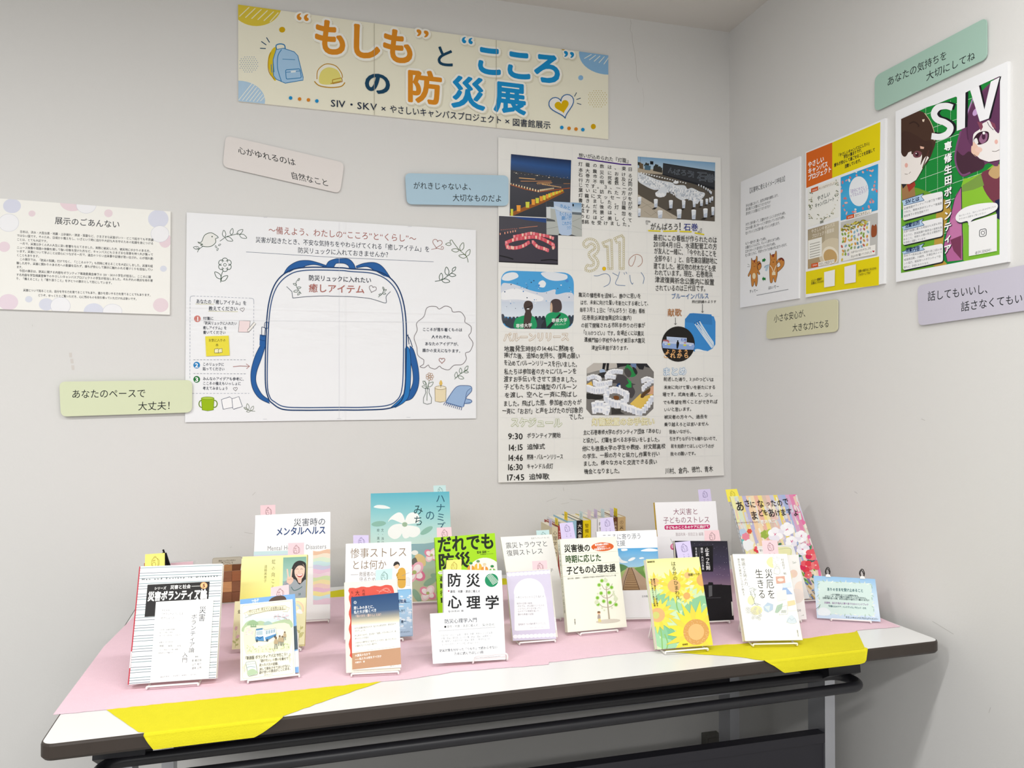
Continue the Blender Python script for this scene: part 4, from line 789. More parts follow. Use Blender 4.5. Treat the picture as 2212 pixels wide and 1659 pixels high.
# balloon release
a = photo(V7, rquad([(100, 110), (828, 135), (826, 695), (110, 690)], 120, 7), .0046, '#4da5e0', 'rounded photograph of two people watching balloons in the sky')
for L, c in (([(112, 200), (140, 150), (210, 130), (260, 140), (275, 175), (230, 200), (170, 215)], '#e9edf2'), ([(500, 140), (580, 125), (700, 140), (760, 160), (750, 200), (650, 215), (560, 195)], '#e4e9f0'), ([(104, 270), (180, 240), (280, 265), (400, 310), (520, 330), (640, 300), (650, 350), (760, 330), (826, 360), (826, 560), (106, 560)], '#d9dee9'), ([(110, 330), (240, 290), (380, 330), (520, 380), (480, 420), (260, 400), (110, 400)], '#f3f4f7'), ([(480, 230), (520, 210), (550, 240), (530, 280), (480, 270)], '#eef2f6')): a.blob(L, c)
a.grad([(108, 420), (826, 420), (826, 570), (108, 570)], [(0, '#cfd8e6'), (1, '#dfe8f2')]); rr = random.Random(5)
for k in range(46): a.ell(rr.uniform(120, 815), rr.uniform(170, 500), *(rr.uniform(3, 7),) * 2, rr.choice(['#38587f', '#4f86c4', '#f4f6f8', '#2c3e57', '#7fb6e0']), 8)
a.ell(760, 215, 17, 16, '#4a90d8', 12); a.ell(480, 260, 11, 11, '#4a90d8', 10)
for k in range(20): x = 118 + k * 37; yy = 545 + (k * 29 % 30); a.poly([(x - 20, 640), (x - 18, yy + 20), (x - 8, yy), (x + 8, yy), (x + 20, yy + 24), (x + 22, 640)], rr.choice(['#2b3442', '#39424f', '#4a4e58', '#222a36']))
a.poly([(120, 610), (826, 600), (820, 620), (795, 660), (740, 692), (200, 688), (150, 660)], '#39424c')
a.blob([(244, 690), (240, 610), (270, 580), (330, 560), (400, 560), (444, 590), (446, 690)], '#1f9a62', 4); a.blob([(560, 690), (545, 600), (560, 550), (620, 525), (700, 530), (760, 560), (785, 620), (780, 660), (740, 692)], '#1f9a62', 4)
a.blob([(328, 470), (340, 425), (375, 412), (412, 430), (420, 480), (400, 520), (410, 560), (395, 640), (400, 690), (330, 690), (335, 560), (345, 520)], '#4a3c38'); a.blob([(592, 480), (600, 420), (640, 395), (690, 408), (708, 460), (700, 510), (660, 530), (615, 525), (594, 520)], '#4d4040'); a.blob([(592, 470), (604, 430), (615, 470), (612, 525), (596, 522)], '#d6b79c', 4)
a.poly([(560, 670), (690, 540), (700, 552), (590, 690), (560, 690)], '#20252b'); a.poly([(505, 650), (545, 590), (560, 690), (500, 690)], '#2a2f38'); a.line([(345, 490), (415, 460)], 6, '#1f1b1c'); a.ell(372, 494, 14, 6, '#e4e6ea', 8)
a.text('専修大学', 250, 664, 412, 656, 44, '#eef3ef', .02); a.text('専修大学', 605, 610, 762, 604, 44, '#eef3ef', .02); a.text('ボランティア', 634, 650, 748, 646, 24, '#eef3ef', .015)
pdone(a)
# jets and memorial song
Q = [(735, 640), (830, 525), (900, 520), (1262, 546), (1264, 572), (1310, 590), (1342, 690), (1340, 1140), (1290, 1220), (1180, 1280), (910, 1282), (860, 1100), (730, 800)]
a = photo(VN, Q, .0046, '#3f8fd6', 'photograph of jets trailing smoke in a blue sky')
a.poly([(735, 640), (830, 525), (900, 520), (1262, 546), (1310, 590), (1342, 690), (1340, 760), (735, 700)], '#3a82c6'); a.poly([(1020, 680), (1034, 680), (1200, 950), (1338, 1140), (1290, 1220), (1180, 1100), (1090, 960)], '#b9d0e8')
for L in ([(930, 735), (1100, 980), (1270, 1215)], [(972, 700), (1150, 960), (1320, 1170)], [(1020, 680), (1180, 930), (1325, 1150)], [(970, 750), (1130, 980), (1280, 1190)]): a.line(L, 16, '#e4eef6')
for x, y in ((926, 722), (972, 697), (1016, 674), (972, 746), (1008, 726)): a.poly([(x - 12, y - 2), (x + 4, y - 14), (x + 12, y + 2), (x, y + 14)], '#27518f')
a.blob([(905, 1270), (960, 1236), (1030, 1240), (1100, 1262), (1180, 1275), (1120, 1284), (920, 1284)], '#eef4f8', 4)
pdone(a)
Qc = [(600 + 330 * math.cos(2 * math.pi * k / 36), 1135 + 352 * math.sin(2 * math.pi * k / 36)) for k in range(36)]
a = photo(VN, Qc, .0052, '#262322', 'round night photograph of a lit memorial sign')
Bx = [(0, 0)]
a.poly([(368, 986), (770, 1014), (768, 1092), (372, 1070)], '#c3d2ee'); a.text('石巻', 650, 1050, 768, 1056, 62, '#3d62b8', .02); a.text('がんばろう', 400, 1036, 640, 1046, 46, '#aebfdf', .01)
a.poly([(300, 1075), (640, 1080), (910, 1120), (926, 1180), (905, 1250), (600, 1240), (292, 1215), (275, 1140)], '#93aee0'); a.poly([(300, 1075), (640, 1084), (905, 1120), (900, 1150), (290, 1120)], '#c8d3ee'); a.poly([(300, 1050), (400, 1050), (420, 1090), (300, 1076)], '#b46a6a')
for x, y, rx, ry, c in ((415, 1140, 32, 18, '#d7d24a'), (732, 1158, 34, 18, '#d7d24a'), (405, 1098, 20, 9, '#c25a62'), (735, 1112, 26, 9, '#c25a62'), (350, 1140, 24, 10, '#e6ecf8'), (840, 1160, 30, 12, '#e6ecf8')): a.ell(x, y, rx, ry, c, 10)
a.blob([(565, 1190), (566, 1110), (580, 1085), (578, 1065), (592, 1058), (604, 1068), (602, 1088), (618, 1110), (612, 1150), (600, 1200), (585, 1230), (570, 1220)], '#141318', 4)
for k, ch in enumerate('よりそう'): a.text(ch, 345 + k * 122, 1280, 435 + k * 122, 1288, 92, '#f0b473', .03)
for k, ch in enumerate('これから'): a.text(ch, 300 + k * 135, 1362, 410 + k * 135, 1368, 112, '#f3bd80', .03)
pdone(a)
# setting up lanterns
Q8 = [(318, 138), (1435, 148), (1585, 325), (1575, 1100), (1418, 1250), (268, 1236), (160, 1110), (172, 250)]
a = photo(VL, Q8, .0046, '#7d7a77', 'photograph of people setting out white lanterns')
a.poly([(318, 138), (830, 142), (800, 240), (400, 300), (176, 360), (172, 250)], '#c3bdb6'); a.poly([(176, 360), (800, 235), (1000, 240), (600, 420), (170, 420)], '#8d8b87')
a.poly([(510, 140), (580, 140), (545, 280), (495, 280)], '#1d1c20'); a.poly([(590, 140), (645, 140), (625, 300), (580, 300)], '#1d1c20'); a.ell(500, 310, 62, 44, '#a9bcd8'); a.blob([(410, 380), (480, 340), (580, 340), (560, 430), (520, 450), (460, 440)], '#2f2e30')
a.poly([(800, 142), (1435, 148), (1585, 325), (1585, 240), (1500, 240), (1390, 200), (1360, 280), (1280, 270), (1200, 160), (1000, 200), (870, 220), (820, 250)], '#26262b'); a.poly([(1090, 150), (1215, 152), (1210, 270), (1130, 230)], '#6d85ad'); a.poly([(1435, 148), (1585, 325), (1560, 250), (1400, 220)], '#2a2a2e')
a.blob([(1000, 200), (1040, 170), (1090, 210), (1170, 300), (1240, 340), (1180, 420), (1080, 430), (1040, 350), (960, 300)], '#2a8a4a'); a.blob([(960, 300), (990, 250), (1040, 250), (1110, 340), (1090, 420), (1040, 440), (980, 370)], '#4b4848'); a.blob([(1130, 230), (1200, 250), (1240, 340), (1200, 380)], '#2c2b2f')
a.blob([(710, 560), (730, 500), (800, 440), (810, 390), (870, 380), (960, 400), (1050, 480), (1120, 560), (1200, 590), (1140, 620), (1190, 740), (1140, 860), (1080, 870), (1050, 760), (900, 720), (850, 650), (800, 570)], '#4a474a'); a.poly([(1010, 460), (1110, 530), (1115, 655), (1040, 660), (985, 620), (1060, 560)], '#28a04c'); a.blob([(800, 600), (860, 560), (890, 640), (850, 690), (790, 660)], '#26406f', 4); a.poly([(840, 610), (880, 600), (890, 650), (850, 660)], '#e8ecf2')
a.poly([(1080, 1000), (1310, 780), (1330, 860), (1560, 780), (1560, 820), (1300, 1140)], '#e8c560'); a.poly([(1510, 650), (1580, 610), (1578, 800), (1450, 790)], '#d9a98a'); a.blob([(1305, 860), (1340, 780), (1480, 680), (1510, 660), (1500, 740), (1420, 800), (1360, 870)], '#5f4528'); a.poly([(165, 590), (270, 520), (300, 620), (165, 610)], '#e3bb5a'); a.blob([(730, 850), (790, 825), (850, 850), (840, 910), (770, 910)], '#7a4a22')
a.blob([(170, 780), (350, 800), (520, 830), (500, 890), (380, 910), (280, 900), (175, 890)], '#2d2c2a'); a.poly([(690, 1060), (780, 1110), (890, 1100), (890, 1170), (980, 1215), (690, 1225)], '#3a3836')
rr = random.Random(9)
def cupchain(L, n, ww, hh):
    P = smooth(L, False, 8); idx = np.linspace(0, len(P) - 1, n)
    for k in idx:
        x, y = np.interp(k, range(len(P)), [q[0] for q in P]), np.interp(k, range(len(P)), [q[1] for q in P]); x += rr.uniform(-6, 6)
        a.poly([(x - ww, y - hh), (x + ww, y - hh), (x + ww * .7, y + hh), (x - ww * .7, y + hh)], rr.choice(['#e6e9f1', '#dde1eb', '#f1f2f7'])); a.ell(x, y - hh, ww, ww * .4, '#f8f9fc', 10); a.poly([(x - ww * .2, y - hh * .5), (x + ww * .5, y - hh * .4), (x + ww * .1, y + hh * .8)], '#c8cede')
cupchain([(200, 470), (300, 430), (420, 460), (450, 500)], 9, 32, 46); cupchain([(580, 440), (650, 350), (760, 320), (900, 330)], 10, 34, 46); cupchain([(620, 420), (760, 440)], 5, 32, 44); cupchain([(330, 560), (420, 600), (540, 580), (680, 560)], 9, 34, 56); cupchain([(200, 680), (330, 720), (480, 720), (600, 690)], 10, 38, 70)
cupchain([(590, 810), (690, 720), (830, 720), (930, 770), (1010, 800)], 10, 40, 64); cupchain([(570, 880), (640, 960), (760, 1010), (880, 1010), (1000, 920), (1030, 850)], 10, 46, 78); cupchain([(1350, 520), (1440, 480), (1560, 520)], 7, 34, 48); cupchain([(1350, 690), (1420, 620), (1500, 560)], 5, 36, 50); cupchain([(940, 1060), (1020, 1100), (1120, 1120), (1200, 1160), (1300, 1190)], 7, 54, 70); cupchain([(1380, 1140), (1440, 1060), (1500, 980), (1545, 900)], 5, 50, 60); cupchain([(320, 1040), (420, 1000), (540, 1040), (620, 1120)], 5, 58, 60); cupchain([(330, 1150), (420, 1120), (520, 1150), (600, 1180)], 5, 58, 60)
pdone(a)
# ================================================================== breathing exercise sheet with squirrels
q = wall_art('r', 0.006); q.view((1580, 300, 3.6057)); Q = [(73, 335), (533, 135), (523, 1243), (67, 1315)]
q.base(Q, 0.0058, '#f4f5f8', '#f1f1f2')
q.text('【災害時に使えるイメージ呼吸法】', 132, 408, 428, 304, 46, '#33363c', .01)
for s_, x0, y0, x1, y1 in (('手をお腹において、自然な呼吸を観察します。', 112, 524, 372, 434), ('息を吸うとお腹はどうなりますか？', 112, 552, 312, 488), ('息を吐くとお腹はどうなりますか？', 112, 584, 310, 520), ('大きく息を吸って、お腹を大きくふくらませます(4秒)。', 110, 668, 430, 572), ('口から細く長くゆーっくり息を吐いていきます(8秒)。', 110, 700, 424, 604), ('吐いていくときに落ち着いていくのを感じます。', 110, 736, 384, 650), ('もう一度大きく吸って(4秒)。', 108, 818, 280, 772), ('お腹がふくらんだら、ちょっと息をとめて(4秒)。', 108, 848, 386, 770), ('口からゆっくり息を吐いていきます(8秒)。', 108, 878, 352, 812), ('吐く息とともに、不安やイライラが体の外に出ていきます。', 108, 908, 440, 820)): q.text(s_, x0, y0, x1, y1, 27, '#33363c', .012)
OC, OL = '#cf8a43', '#5d3c22'
def fig(P, col, wd=3.0): q.blob(P, col, 4); q.line(smooth(P, True, 4), wd, OL, True)
fig([(206, 1010), (200, 970), (214, 952), (230, 970), (232, 1000), (214, 1024)], OC); q.curve([(208, 985), (216, 968), (228, 975)], 8, '#6e2f28')
fig([(156, 928), (164, 946), (188, 940), (196, 912), (202, 930), (200, 990), (204, 1012), (222, 1050), (212, 1056), (202, 1040), (204, 1100), (196, 1146), (186, 1140), (180, 1110), (172, 1140), (160, 1150), (154, 1110), (150, 1050), (136, 1072), (130, 1060), (150, 1015), (154, 980)], OC)
q.poly([(172, 945), (186, 942), (184, 962), (174, 964)], '#8c3a2c'); q.ell(176, 1068, 13, 24, '#efe2bf', 14); q.line([(164, 972), (172, 974)], 3, OL); q.line([(184, 970), (192, 968)], 3, OL); q.line([(172, 990), (180, 996), (186, 988)], 3, OL)
for L in ([(126, 975), (142, 985)], [(124, 996), (144, 996)]): q.line(L, 3, '#6f7378')
fig([(346, 1010), (380, 990), (372, 960), (352, 975), (362, 940), (390, 926), (410, 946), (408, 985), (380, 1020), (350, 1040)], OC); q.curve([(372, 944), (392, 932), (406, 950)], 12, '#7a342b')
fig([(300, 890), (310, 906), (336, 898), (346, 872), (352, 890), (352, 960), (356, 990), (358, 1050), (350, 1090), (344, 1116), (334, 1110), (326, 1080), (318, 1116), (304, 1120), (298, 1080), (296, 1000), (302, 950)], OC)
q.poly([(316, 900), (334, 896), (332, 918), (318, 922)], '#8c3a2c'); q.poly([(316, 1040), (342, 1034), (344, 1060), (316, 1062)], '#efe2bf'); q.line([(308, 942), (316, 944)], 3, OL); q.line([(330, 940), (340, 936)], 3, OL); q.ell(326, 960, 5, 4, OL, 8); q.curve([(300, 985), (318, 1010), (326, 1040)], 5, '#f3e9cf'); q.curve([(350, 985), (338, 1012), (330, 1040)], 5, '#f3e9cf')
q.blob([(292, 980), (262, 990), (256, 1004), (268, 1008), (262, 1024), (276, 1030), (284, 1010)], '#bcd3e2', 4); q.line([(292, 980), (262, 990), (256, 1004)], 2.5, '#4c6a80')
for s_, (x, y) in ((1, (240, 946)), (-1, (266, 1090))):
    q.poly([(x, y - 8), (x + s_ * 16, y - 12 - s_ * 2), (x + s_ * 16, y - 20), (x + s_ * 28, y - 2 - s_ * 3), (x + s_ * 15, y + 18 - s_ * 2), (x + s_ * 16, y + 8), (x, y + 12)], '#1f7c36')
q.text('すってー', 140, 1190, 206, 1180, 30, '#33363c', .01); q.text('はいてー', 286, 1162, 370, 1148, 30, '#33363c', .01)
for k in range(4): q.dash((196, 1219 + k * .01), (444, 1172), 5, '#8a8d92', 9, 2) if k == 0 else None
tag(q.build('breathing_guide', 'print'), 'white sheet with two orange squirrels, nearest the corner on the right wall', 'poster')

# ================================================================== yellow project poster
y = wall_art('r', 0.0075); y.view((1580, 300, 3.6057)); Q = [(577, 103), (1197, -162), (1187, 1127), (577, 1235)]
y.base(Q, 0.0073, '#f3f4f6', '#ececed')
y.poly([(583, 110), (785, 28), (785, 305), (583, 383)], '#dd6a22'); y.poly([(785, 28), (1160, -132), (1157, 165), (785, 305)], '#ecd912'); y.poly([(580, 1035), (1150, 915), (1148, 1140), (580, 1210)], '#ead812')
for s_, x0, y0, x1, y1 in (('やさしい', 596, 206, 722, 154), ('キャンパス', 596, 256, 752, 192), ('プロジェクト', 596, 306, 780, 232)): y.text(s_, x0, y0, x1, y1, 50, '#ffffff', .03)
for s_, x0, y0, x1, y1 in (('「やさしいキャンパスにしたい」', 826, 134, 1084, 28), ('学生の集まりです。', 874, 142, 1026, 82), ('誰もが安心して過ごせることを目指して', 800, 206, 1118, 82), ('活動しています。', 882, 216, 1018, 162)): y.text(s_, x0, y0, x1, y1, 32, '#3a3724', .03)
Y1, Y2, Y3, Y4 = [(595, 395), (836, 308), (836, 608), (595, 690)], [(851, 300), (1142, 195), (1138, 553), (851, 636)], [(595, 708), (834, 638), (834, 965), (595, 1012)], [(851, 650), (1138, 575), (1135, 905), (851, 957)]
rr = random.Random(11)
y.clip = Y1; y.poly(Y1, '#f1f1ec')
for k in range(70):
    t = rr.random(); side = rr.choice('LRB'); x, yy = (604 + rr.random() * 26, 400 + rr.random() * 220) if side == 'L' else (808 + rr.random() * 28, 320 + rr.random() * 200) if side == 'R' else (640 + t * 170, 590 + 40 * math.sin(t * 3.14) - t * 40 + rr.uniform(-16, 22))
    y.ell(x, yy, rr.uniform(5, 10), rr.uniform(2.5, 4), rr.choice(['#6b7458', '#8a9172', '#4f5a44', '#a8a88c', '#d9d3c0']), 8, rr.uniform(0, 180))
y.clip = None; y.text('やさしい', 668, 466, 768, 426, 42, '#3d4b47', .006); y.text('キャンパスノート', 650, 522, 802, 464, 40, '#3d4b47', .006)
y.poly([(620, 388), (675, 368), (675, 400), (620, 420)], '#d4571f'); y.poly([(675, 368), (806, 330), (806, 352), (675, 400)], '#f4efe6'); y.text('人とつながるやさしさ', 678, 388, 804, 344, 20, '#5b4a3c', .01); y.text('2024', 630, 402, 666, 390, 18, '#fff', .01)
y.poly([(690, 640), (716, 632), (716, 652), (690, 660)], '#8a8d84')
y.clip = Y2; y.grad(Y2, [(0, '#2f9fd8'), (.5, '#4fb2e2'), (1, '#3aa3d8')])
for k in range(34): a_ = k * 2 * math.pi / 34; y.ell(992 + 118 * math.cos(a_) + rr.uniform(-30, 30), 410 + 160 * math.sin(a_) - 40 * math.cos(a_) + rr.uniform(-26, 26), rr.uniform(8, 16), rr.uniform(5, 9), rr.choice(['#e79a9a', '#f0b6ae', '#d87a80', '#e8ece8']), 8, rr.uniform(0, 180))
y.ell(992, 408, 76, 116, '#eef2f7', 28); y.clip = None; y.text('「自分にやさしく」', 914, 414, 1078, 368, 34, '#a796c2', .012); y.text('ってなんだろう？', 922, 446, 1066, 400, 32, '#a796c2', .012)
y.poly([(895, 600), (956, 582), (956, 612), (895, 628)], '#d4571f'); y.poly([(956, 582), (1092, 546), (1090, 576), (956, 612)], '#f4efe6'); y.text('自分にもやさしく', 962, 598, 1080, 566, 26, '#3f3b35', .015); y.text('2025', 906, 612, 946, 600, 18, '#fff', .01)
y.clip = Y3; y.grad(Y3, [(0, '#a89a80'), (.4, '#b5a88e'), (1, '#b49a72')]); y.poly([(728, 640), (834, 620), (834, 780), (728, 800)], '#c6baa0')
y.ell(800, 900, 120, 130, '#d8ccb2', 24, -20); y.ell(770, 910, 62, 74, '#efe6d2', 22, -20); y.ell(770, 918, 52, 60, '#c9a66e', 22, -20); y.poly([(597, 792), (704, 764), (704, 914), (597, 940)], '#f2f1ea')
for k in range(6): y.dash((612, 822 + k * 20), (690, 802 + k * 20), 6, '#8f8a80', 8, 3)
y.clip = None; y.text('やさしいキャンパス', 622, 722, 806, 664, 34, '#efe9dd', .01); y.text('プロジェクト座談会', 626, 760, 800, 706, 34, '#efe9dd', .01)
y.poly([(622, 974), (676, 962), (676, 996), (622, 1004)], '#d4571f'); y.poly([(676, 962), (802, 936), (802, 966), (676, 994)], '#f4efe6'); y.text('やさしさを広げよう', 684, 978, 798, 950, 25, '#3f3b35', .015); y.text('2026', 632, 986, 668, 978, 18, '#fff', .01)
y.clip = Y4; y.poly(Y4, '#c5c4c0'); y.poly([(851, 700), (1080, 640), (1078, 905), (851, 957)], '#efefec')
for k in range(64): y.ell(866 + (k % 9) * 24 + rr.uniform(-6, 6), 712 + (k // 9) * 32 - (k % 9) * 6 + rr.uniform(-8, 8), 8, 13, rr.choice(['#8fb6c9', '#d99a4e', '#8aa84f', '#b7a6c4', '#d8c25a', '#6f96a8', '#a7b38a', '#c46a5a']), 8, rr.uniform(-40, 40))
for k in range(40): t = k / 39; y.ell(856 + t * 200 + rr.uniform(-6, 6), 700 - t * 60 + rr.uniform(-22, 22), 14, 5, rr.choice(['#c2b13a', '#8f8a2c', '#d9cc62', '#7a7430']), 8, rr.uniform(-60, 60))
y.blob([(1090, 690), (1100, 668), (1112, 678), (1124, 664), (1132, 690), (1128, 750), (1092, 762)], '#9a5230', 4)
y.poly([(925, 870), (1122, 822), (1120, 898), (925, 936)], '#f7f5f0'); y.clip = None; y.text('大学でみつけたやさしさを', 932, 886, 1086, 850, 22, '#3f3b35', .012); y.text('沢山の方が書いてくれました', 930, 918, 1094, 880, 22, '#3f3b35', .012); heart(y, 1106, 876, 9, 0, '#c8242c', '#c8242c')
y.text('メンバー募集中！', 620, 1106, 712, 1086, 22, '#3a3724', .012); y.text('応募はこちらから', 620, 1126, 718, 1108, 22, '#3a3724', .012); y.poly([(722, 1038), (806, 1018), (804, 1144), (722, 1158)], '#f5f5f2'); y.poly([(880, 996), (970, 976), (968, 1116), (880, 1130)], '#f1eef3'); y.text('活動の様子はこちらから', 986, 1032, 1130, 1006, 24, '#3a3724', .012); y.text('フォローしてね！', 986, 1058, 1090, 1040, 24, '#3a3724', .012)
tag(y.build('project_poster', 'print'), 'yellow and orange poster with four photos in the middle of the right wall', 'poster')

# ================================================================== green poster with two drawn faces
v = wall_art('r', 0.0075); v.view((1860, 20, 4.3665)); Q = [(325, 965), (1383, 490), (1385, 2383), (329, 2573)]
def L2(x, yy): return ((1900 + x / 4.2532 - 1860) * 4.3665, (330 + yy / 4.2532 - 20) * 4.3665)
v.base(Q, 0.0073, '#f3f4f7', '#e9e9ea')
IN = [(378, 1035), (1310, 612), L2(1102, 935), L2(197, 1105)]; v.clip = IN; GR = '#1e8a3c'
v.poly(IN, GR)
for x in (610, 722, 845, 962, 1098): v.dash((x, 860), (x, 1980), 3.5, '#cfe5d2', 5, 4)
for k in range(9): yy = 960 + k * 148; v.line([(560, yy + 50), (900, yy - 70), (1310, yy - 215)], 3.5, '#dcebdc')
# jackets
v.blob([L2(750, 310), L2(840, 230), L2(960, 180), L2(1110, 140), L2(1110, 960), L2(760, 980)], '#8ec63a', 3); v.blob([L2(930, 200), L2(1010, 150), L2(1110, 130), L2(1110, 460), L2(1040, 450), L2(960, 340)], '#7a3f4e', 3); v.poly([L2(760, 300), L2(860, 240), L2(930, 190), L2(960, 300), L2(860, 340), L2(756, 360)], '#7ea04a'); v.blob([L2(1000, 190), L2(1040, 130), L2(1110, 110), L2(1100, 220), L2(1050, 235)], '#caa877', 4)
v.poly([L2(760, 560), L2(860, 520), L2(1110, 460), L2(1110, 960), L2(760, 985)], '#7fbf3c'); v.poly([L2(1060, 440), L2(1110, 420), L2(1110, 620), L2(1075, 600)], '#2b2d52')
v.blob([L2(200, 290), L2(260, 330), L2(330, 320), L2(420, 350), L2(480, 380), L2(440, 470), L2(200, 520)], '#6f9f35', 3); v.poly([L2(200, 600), L2(520, 540), L2(500, 1060), L2(200, 1110)], '#6fae35'); v.poly([L2(200, 290), L2(320, 300), L2(330, 400), L2(210, 460)], '#a57d52'); v.poly([L2(250, 290), L2(320, 250), L2(330, 300), L2(270, 360)], '#a83c30'); v.poly([L2(200, 280), L2(250, 290), L2(215, 330)], '#2d2b30')
# hands
v.poly([L2(750, 312), L2(700, 390), L2(640, 640), L2(590, 850), L2(620, 1000), L2(760, 985), L2(770, 800), L2(750, 560)], '#b9699d'); v.poly([L2(640, 640), L2(750, 520), L2(755, 760), L2(650, 800)], '#c87bac'); v.poly([L2(650, 800), L2(750, 760), L2(750, 980), L2(680, 900)], '#7d3d5c'); v.line([L2(752, 312), L2(764, 985)], 7, '#2b2340'); v.line([L2(750, 312), L2(690, 420), L2(590, 850), L2(622, 1000)], 5, '#3a2440')
v.poly([L2(580, 420), L2(620, 440), L2(660, 530), L2(600, 680), L2(580, 860), L2(500, 850), L2(520, 560)], '#bf9c45'); v.line([L2(590, 425), L2(655, 530), L2(600, 690)], 4, '#4a3a20'); v.poly([L2(490, 1040), L2(580, 980), L2(620, 1020), L2(560, 1060)], '#bf9c45')
# left face
v.blob([(378, 1040), (450, 980), (530, 958), (600, 980), (655, 1060), (690, 1160), (705, 1240), (680, 1330), (640, 1420), (560, 1500), (480, 1480), (378, 1500)], '#4b352b', 4)
v.poly([(378, 1300), (420, 1360), (500, 1330), (590, 1350), (640, 1400), (600, 1460), (560, 1540), (520, 1610), (460, 1648), (378, 1648)], '#f3ece8')
v.blob([(378, 1180), (430, 1150), (520, 1190), (600, 1240), (660, 1240), (670, 1330), (600, 1400), (560, 1470), (575, 1380), (540, 1330), (480, 1370), (470, 1310), (420, 1390), (378, 1350)], '#452f28', 4)
v.poly([(556, 1290), (596, 1300), (590, 1318), (560, 1316)], '#e3b6a2'); v.blob([(488, 1370), (520, 1335), (570, 1350), (560, 1390), (510, 1400)], '#7a4a52', 4); v.ell(528, 1368, 16, 20, '#3a1d26', 12); v.ell(520, 1360, 6, 6, '#fff', 8); v.ell(427, 1472, 15, 22, '#eab3a8', 14); v.curve([(412, 1552), (428, 1556), (440, 1554)], 4, '#5b463f'); v.curve([(450, 1552), (462, 1540), (468, 1532)], 3, '#5b463f')
v.curve([(455, 1080), (500, 1062), (540, 1090), (540, 1110)], 14, '#3a2822'); v.poly([(576, 1040), (600, 1036), (594, 1062), (580, 1060)], '#e8d6c2'); v.curve([(600, 980), (655, 1060), (690, 1160), (690, 1240)], 6, '#d9c9a4')
v.line([(660, 1330), (640, 1420), (590, 1500), (520, 1612), (460, 1650)], 5, '#2f2420'); v.curve([(640, 1330), (600, 1440), (580, 1500)], 9, '#5a3630')
# right face
v.blob([(1310, 640), (1240, 680), (1160, 750), (1080, 840), (1010, 960), (960, 1100), (930, 1200), (890, 1320), (880, 1420), (910, 1520), (960, 1580), (1040, 1550), (1120, 1500), (1200, 1450), (1310, 1420)], '#6f4064', 4)
v.poly([(1310, 1060), (1240, 1030), (1120, 1080), (1050, 1150), (1040, 1260), (1060, 1350), (1120, 1410), (1200, 1440), (1310, 1420)], '#f4efee')
v.blob([(1040, 1300), (1060, 1250), (1100, 1290), (1120, 1350), (1090, 1390), (1045, 1360)], '#f0c9b4', 4); v.ell(1110, 1325, 34, 26, '#f3cdbf', 16)
v.blob([(1310, 640), (1310, 1120), (1270, 1150), (1210, 1050), (1180, 1060), (1130, 1090), (1120, 1130), (1060, 1180), (1050, 1290), (1000, 1220), (990, 1060), (1060, 900), (1180, 760)], '#653a5c', 4); v.poly([(1095, 1060), (1140, 1070), (1150, 1110), (1130, 1150)], '#8a4a5e'); v.poly([(1215, 1055), (1262, 1080), (1275, 1130), (1240, 1110)], '#8a4a5e'); v.curve([(1190, 1060), (1210, 1100), (1250, 1140)], 5, '#44263e', n=4); v.curve([(1010, 1000), (1000, 1120), (1010, 1230)], 5, '#44263e', n=4)
v.blob([(890, 1330), (960, 1380), (1020, 1340), (1090, 1400), (1160, 1440), (1150, 1500), (1060, 1540), (980, 1570), (930, 1560), (900, 1480)], '#4b2f3e', 4); v.curve([(940, 1150), (895, 1330), (895, 1460), (950, 1560), (1030, 1540)], 16, '#80507a'); v.curve([(1060, 830), (1010, 960), (960, 1100)], 12, '#b58bc0'); v.ell(1080, 970, 24, 40, '#c9a3d4', 12, 30)
v.blob([(1060, 1230), (1100, 1170), (1160, 1150), (1205, 1165), (1195, 1240), (1130, 1275), (1085, 1270)], '#3a1f2e', 4); v.blob([(1112, 1230), (1140, 1175), (1190, 1172), (1185, 1235), (1140, 1268)], '#9a6a8c', 4); v.ell(1156, 1200, 18, 30, '#4a2640', 12); v.ell(1158, 1168, 13, 13, '#fff', 10); v.blob([(1064, 1236), (1090, 1215), (1105, 1262), (1084, 1272)], '#f4f0ee', 4)
v.ell(1275, 1250, 16, 22, '#eebbb0', 14); v.curve([(1236, 1338), (1270, 1340), (1306, 1324)], 4, '#5b463f'); v.line([(1064, 1370), (1130, 1420), (1220, 1446), (1310, 1420)], 5, '#3a2230')
v.clip = None
# lettering
S_ = [(862, 928), (800, 912), (725, 928), (688, 985), (718, 1040), (790, 1068), (842, 1112), (818, 1172), (745, 1204), (664, 1196)]
v.curve([(x_ + 24, y_ - 8) for x_, y_ in S_], 62, '#1d1a22', n=8); v.curve(S_, 60, '#f6f6fa', n=8)
v.poly([(930, 812), (1012, 772), (1004, 1108), (930, 1136)], '#1d1a22'); v.poly([(905, 824), (985, 786), (980, 1118), (903, 1148)], '#f6f6fa')
v.poly([(1060, 742), (1128, 712), (1172, 900), (1240, 672), (1322, 630), (1225, 1030), (1128, 1060)], '#1d1a22'); v.poly([(1028, 762), (1112, 722), (1163, 945), (1224, 682), (1308, 640), (1205, 1030), (1120, 1060)], '#f6f6fa')
v.poly([(378, 1030), (530, 950), (700, 900), (820, 850), (905, 820), (905, 760), (378, 1000)], '#f3f4f7'); v.poly([(900, 830), (1110, 722), (1310, 630), (1310, 600), (880, 800)], '#f3f4f7')
T_ = [(820, 1292), (820, 1405), (820, 1512), (822, 1612), L2(628, 362), L2(626, 468), L2(626, 574), L2(626, 680), L2(628, 786), L2(624, 884)]
for ch, (x, yy) in zip('専修生田ボランティア', T_): v.text(ch, x - 32, yy + 14, x + 42, yy - 10, 88, '#23202a', .045); v.text(ch, x - 37, yy + 10, x + 37, yy - 14, 88, '#ffffff', .035)
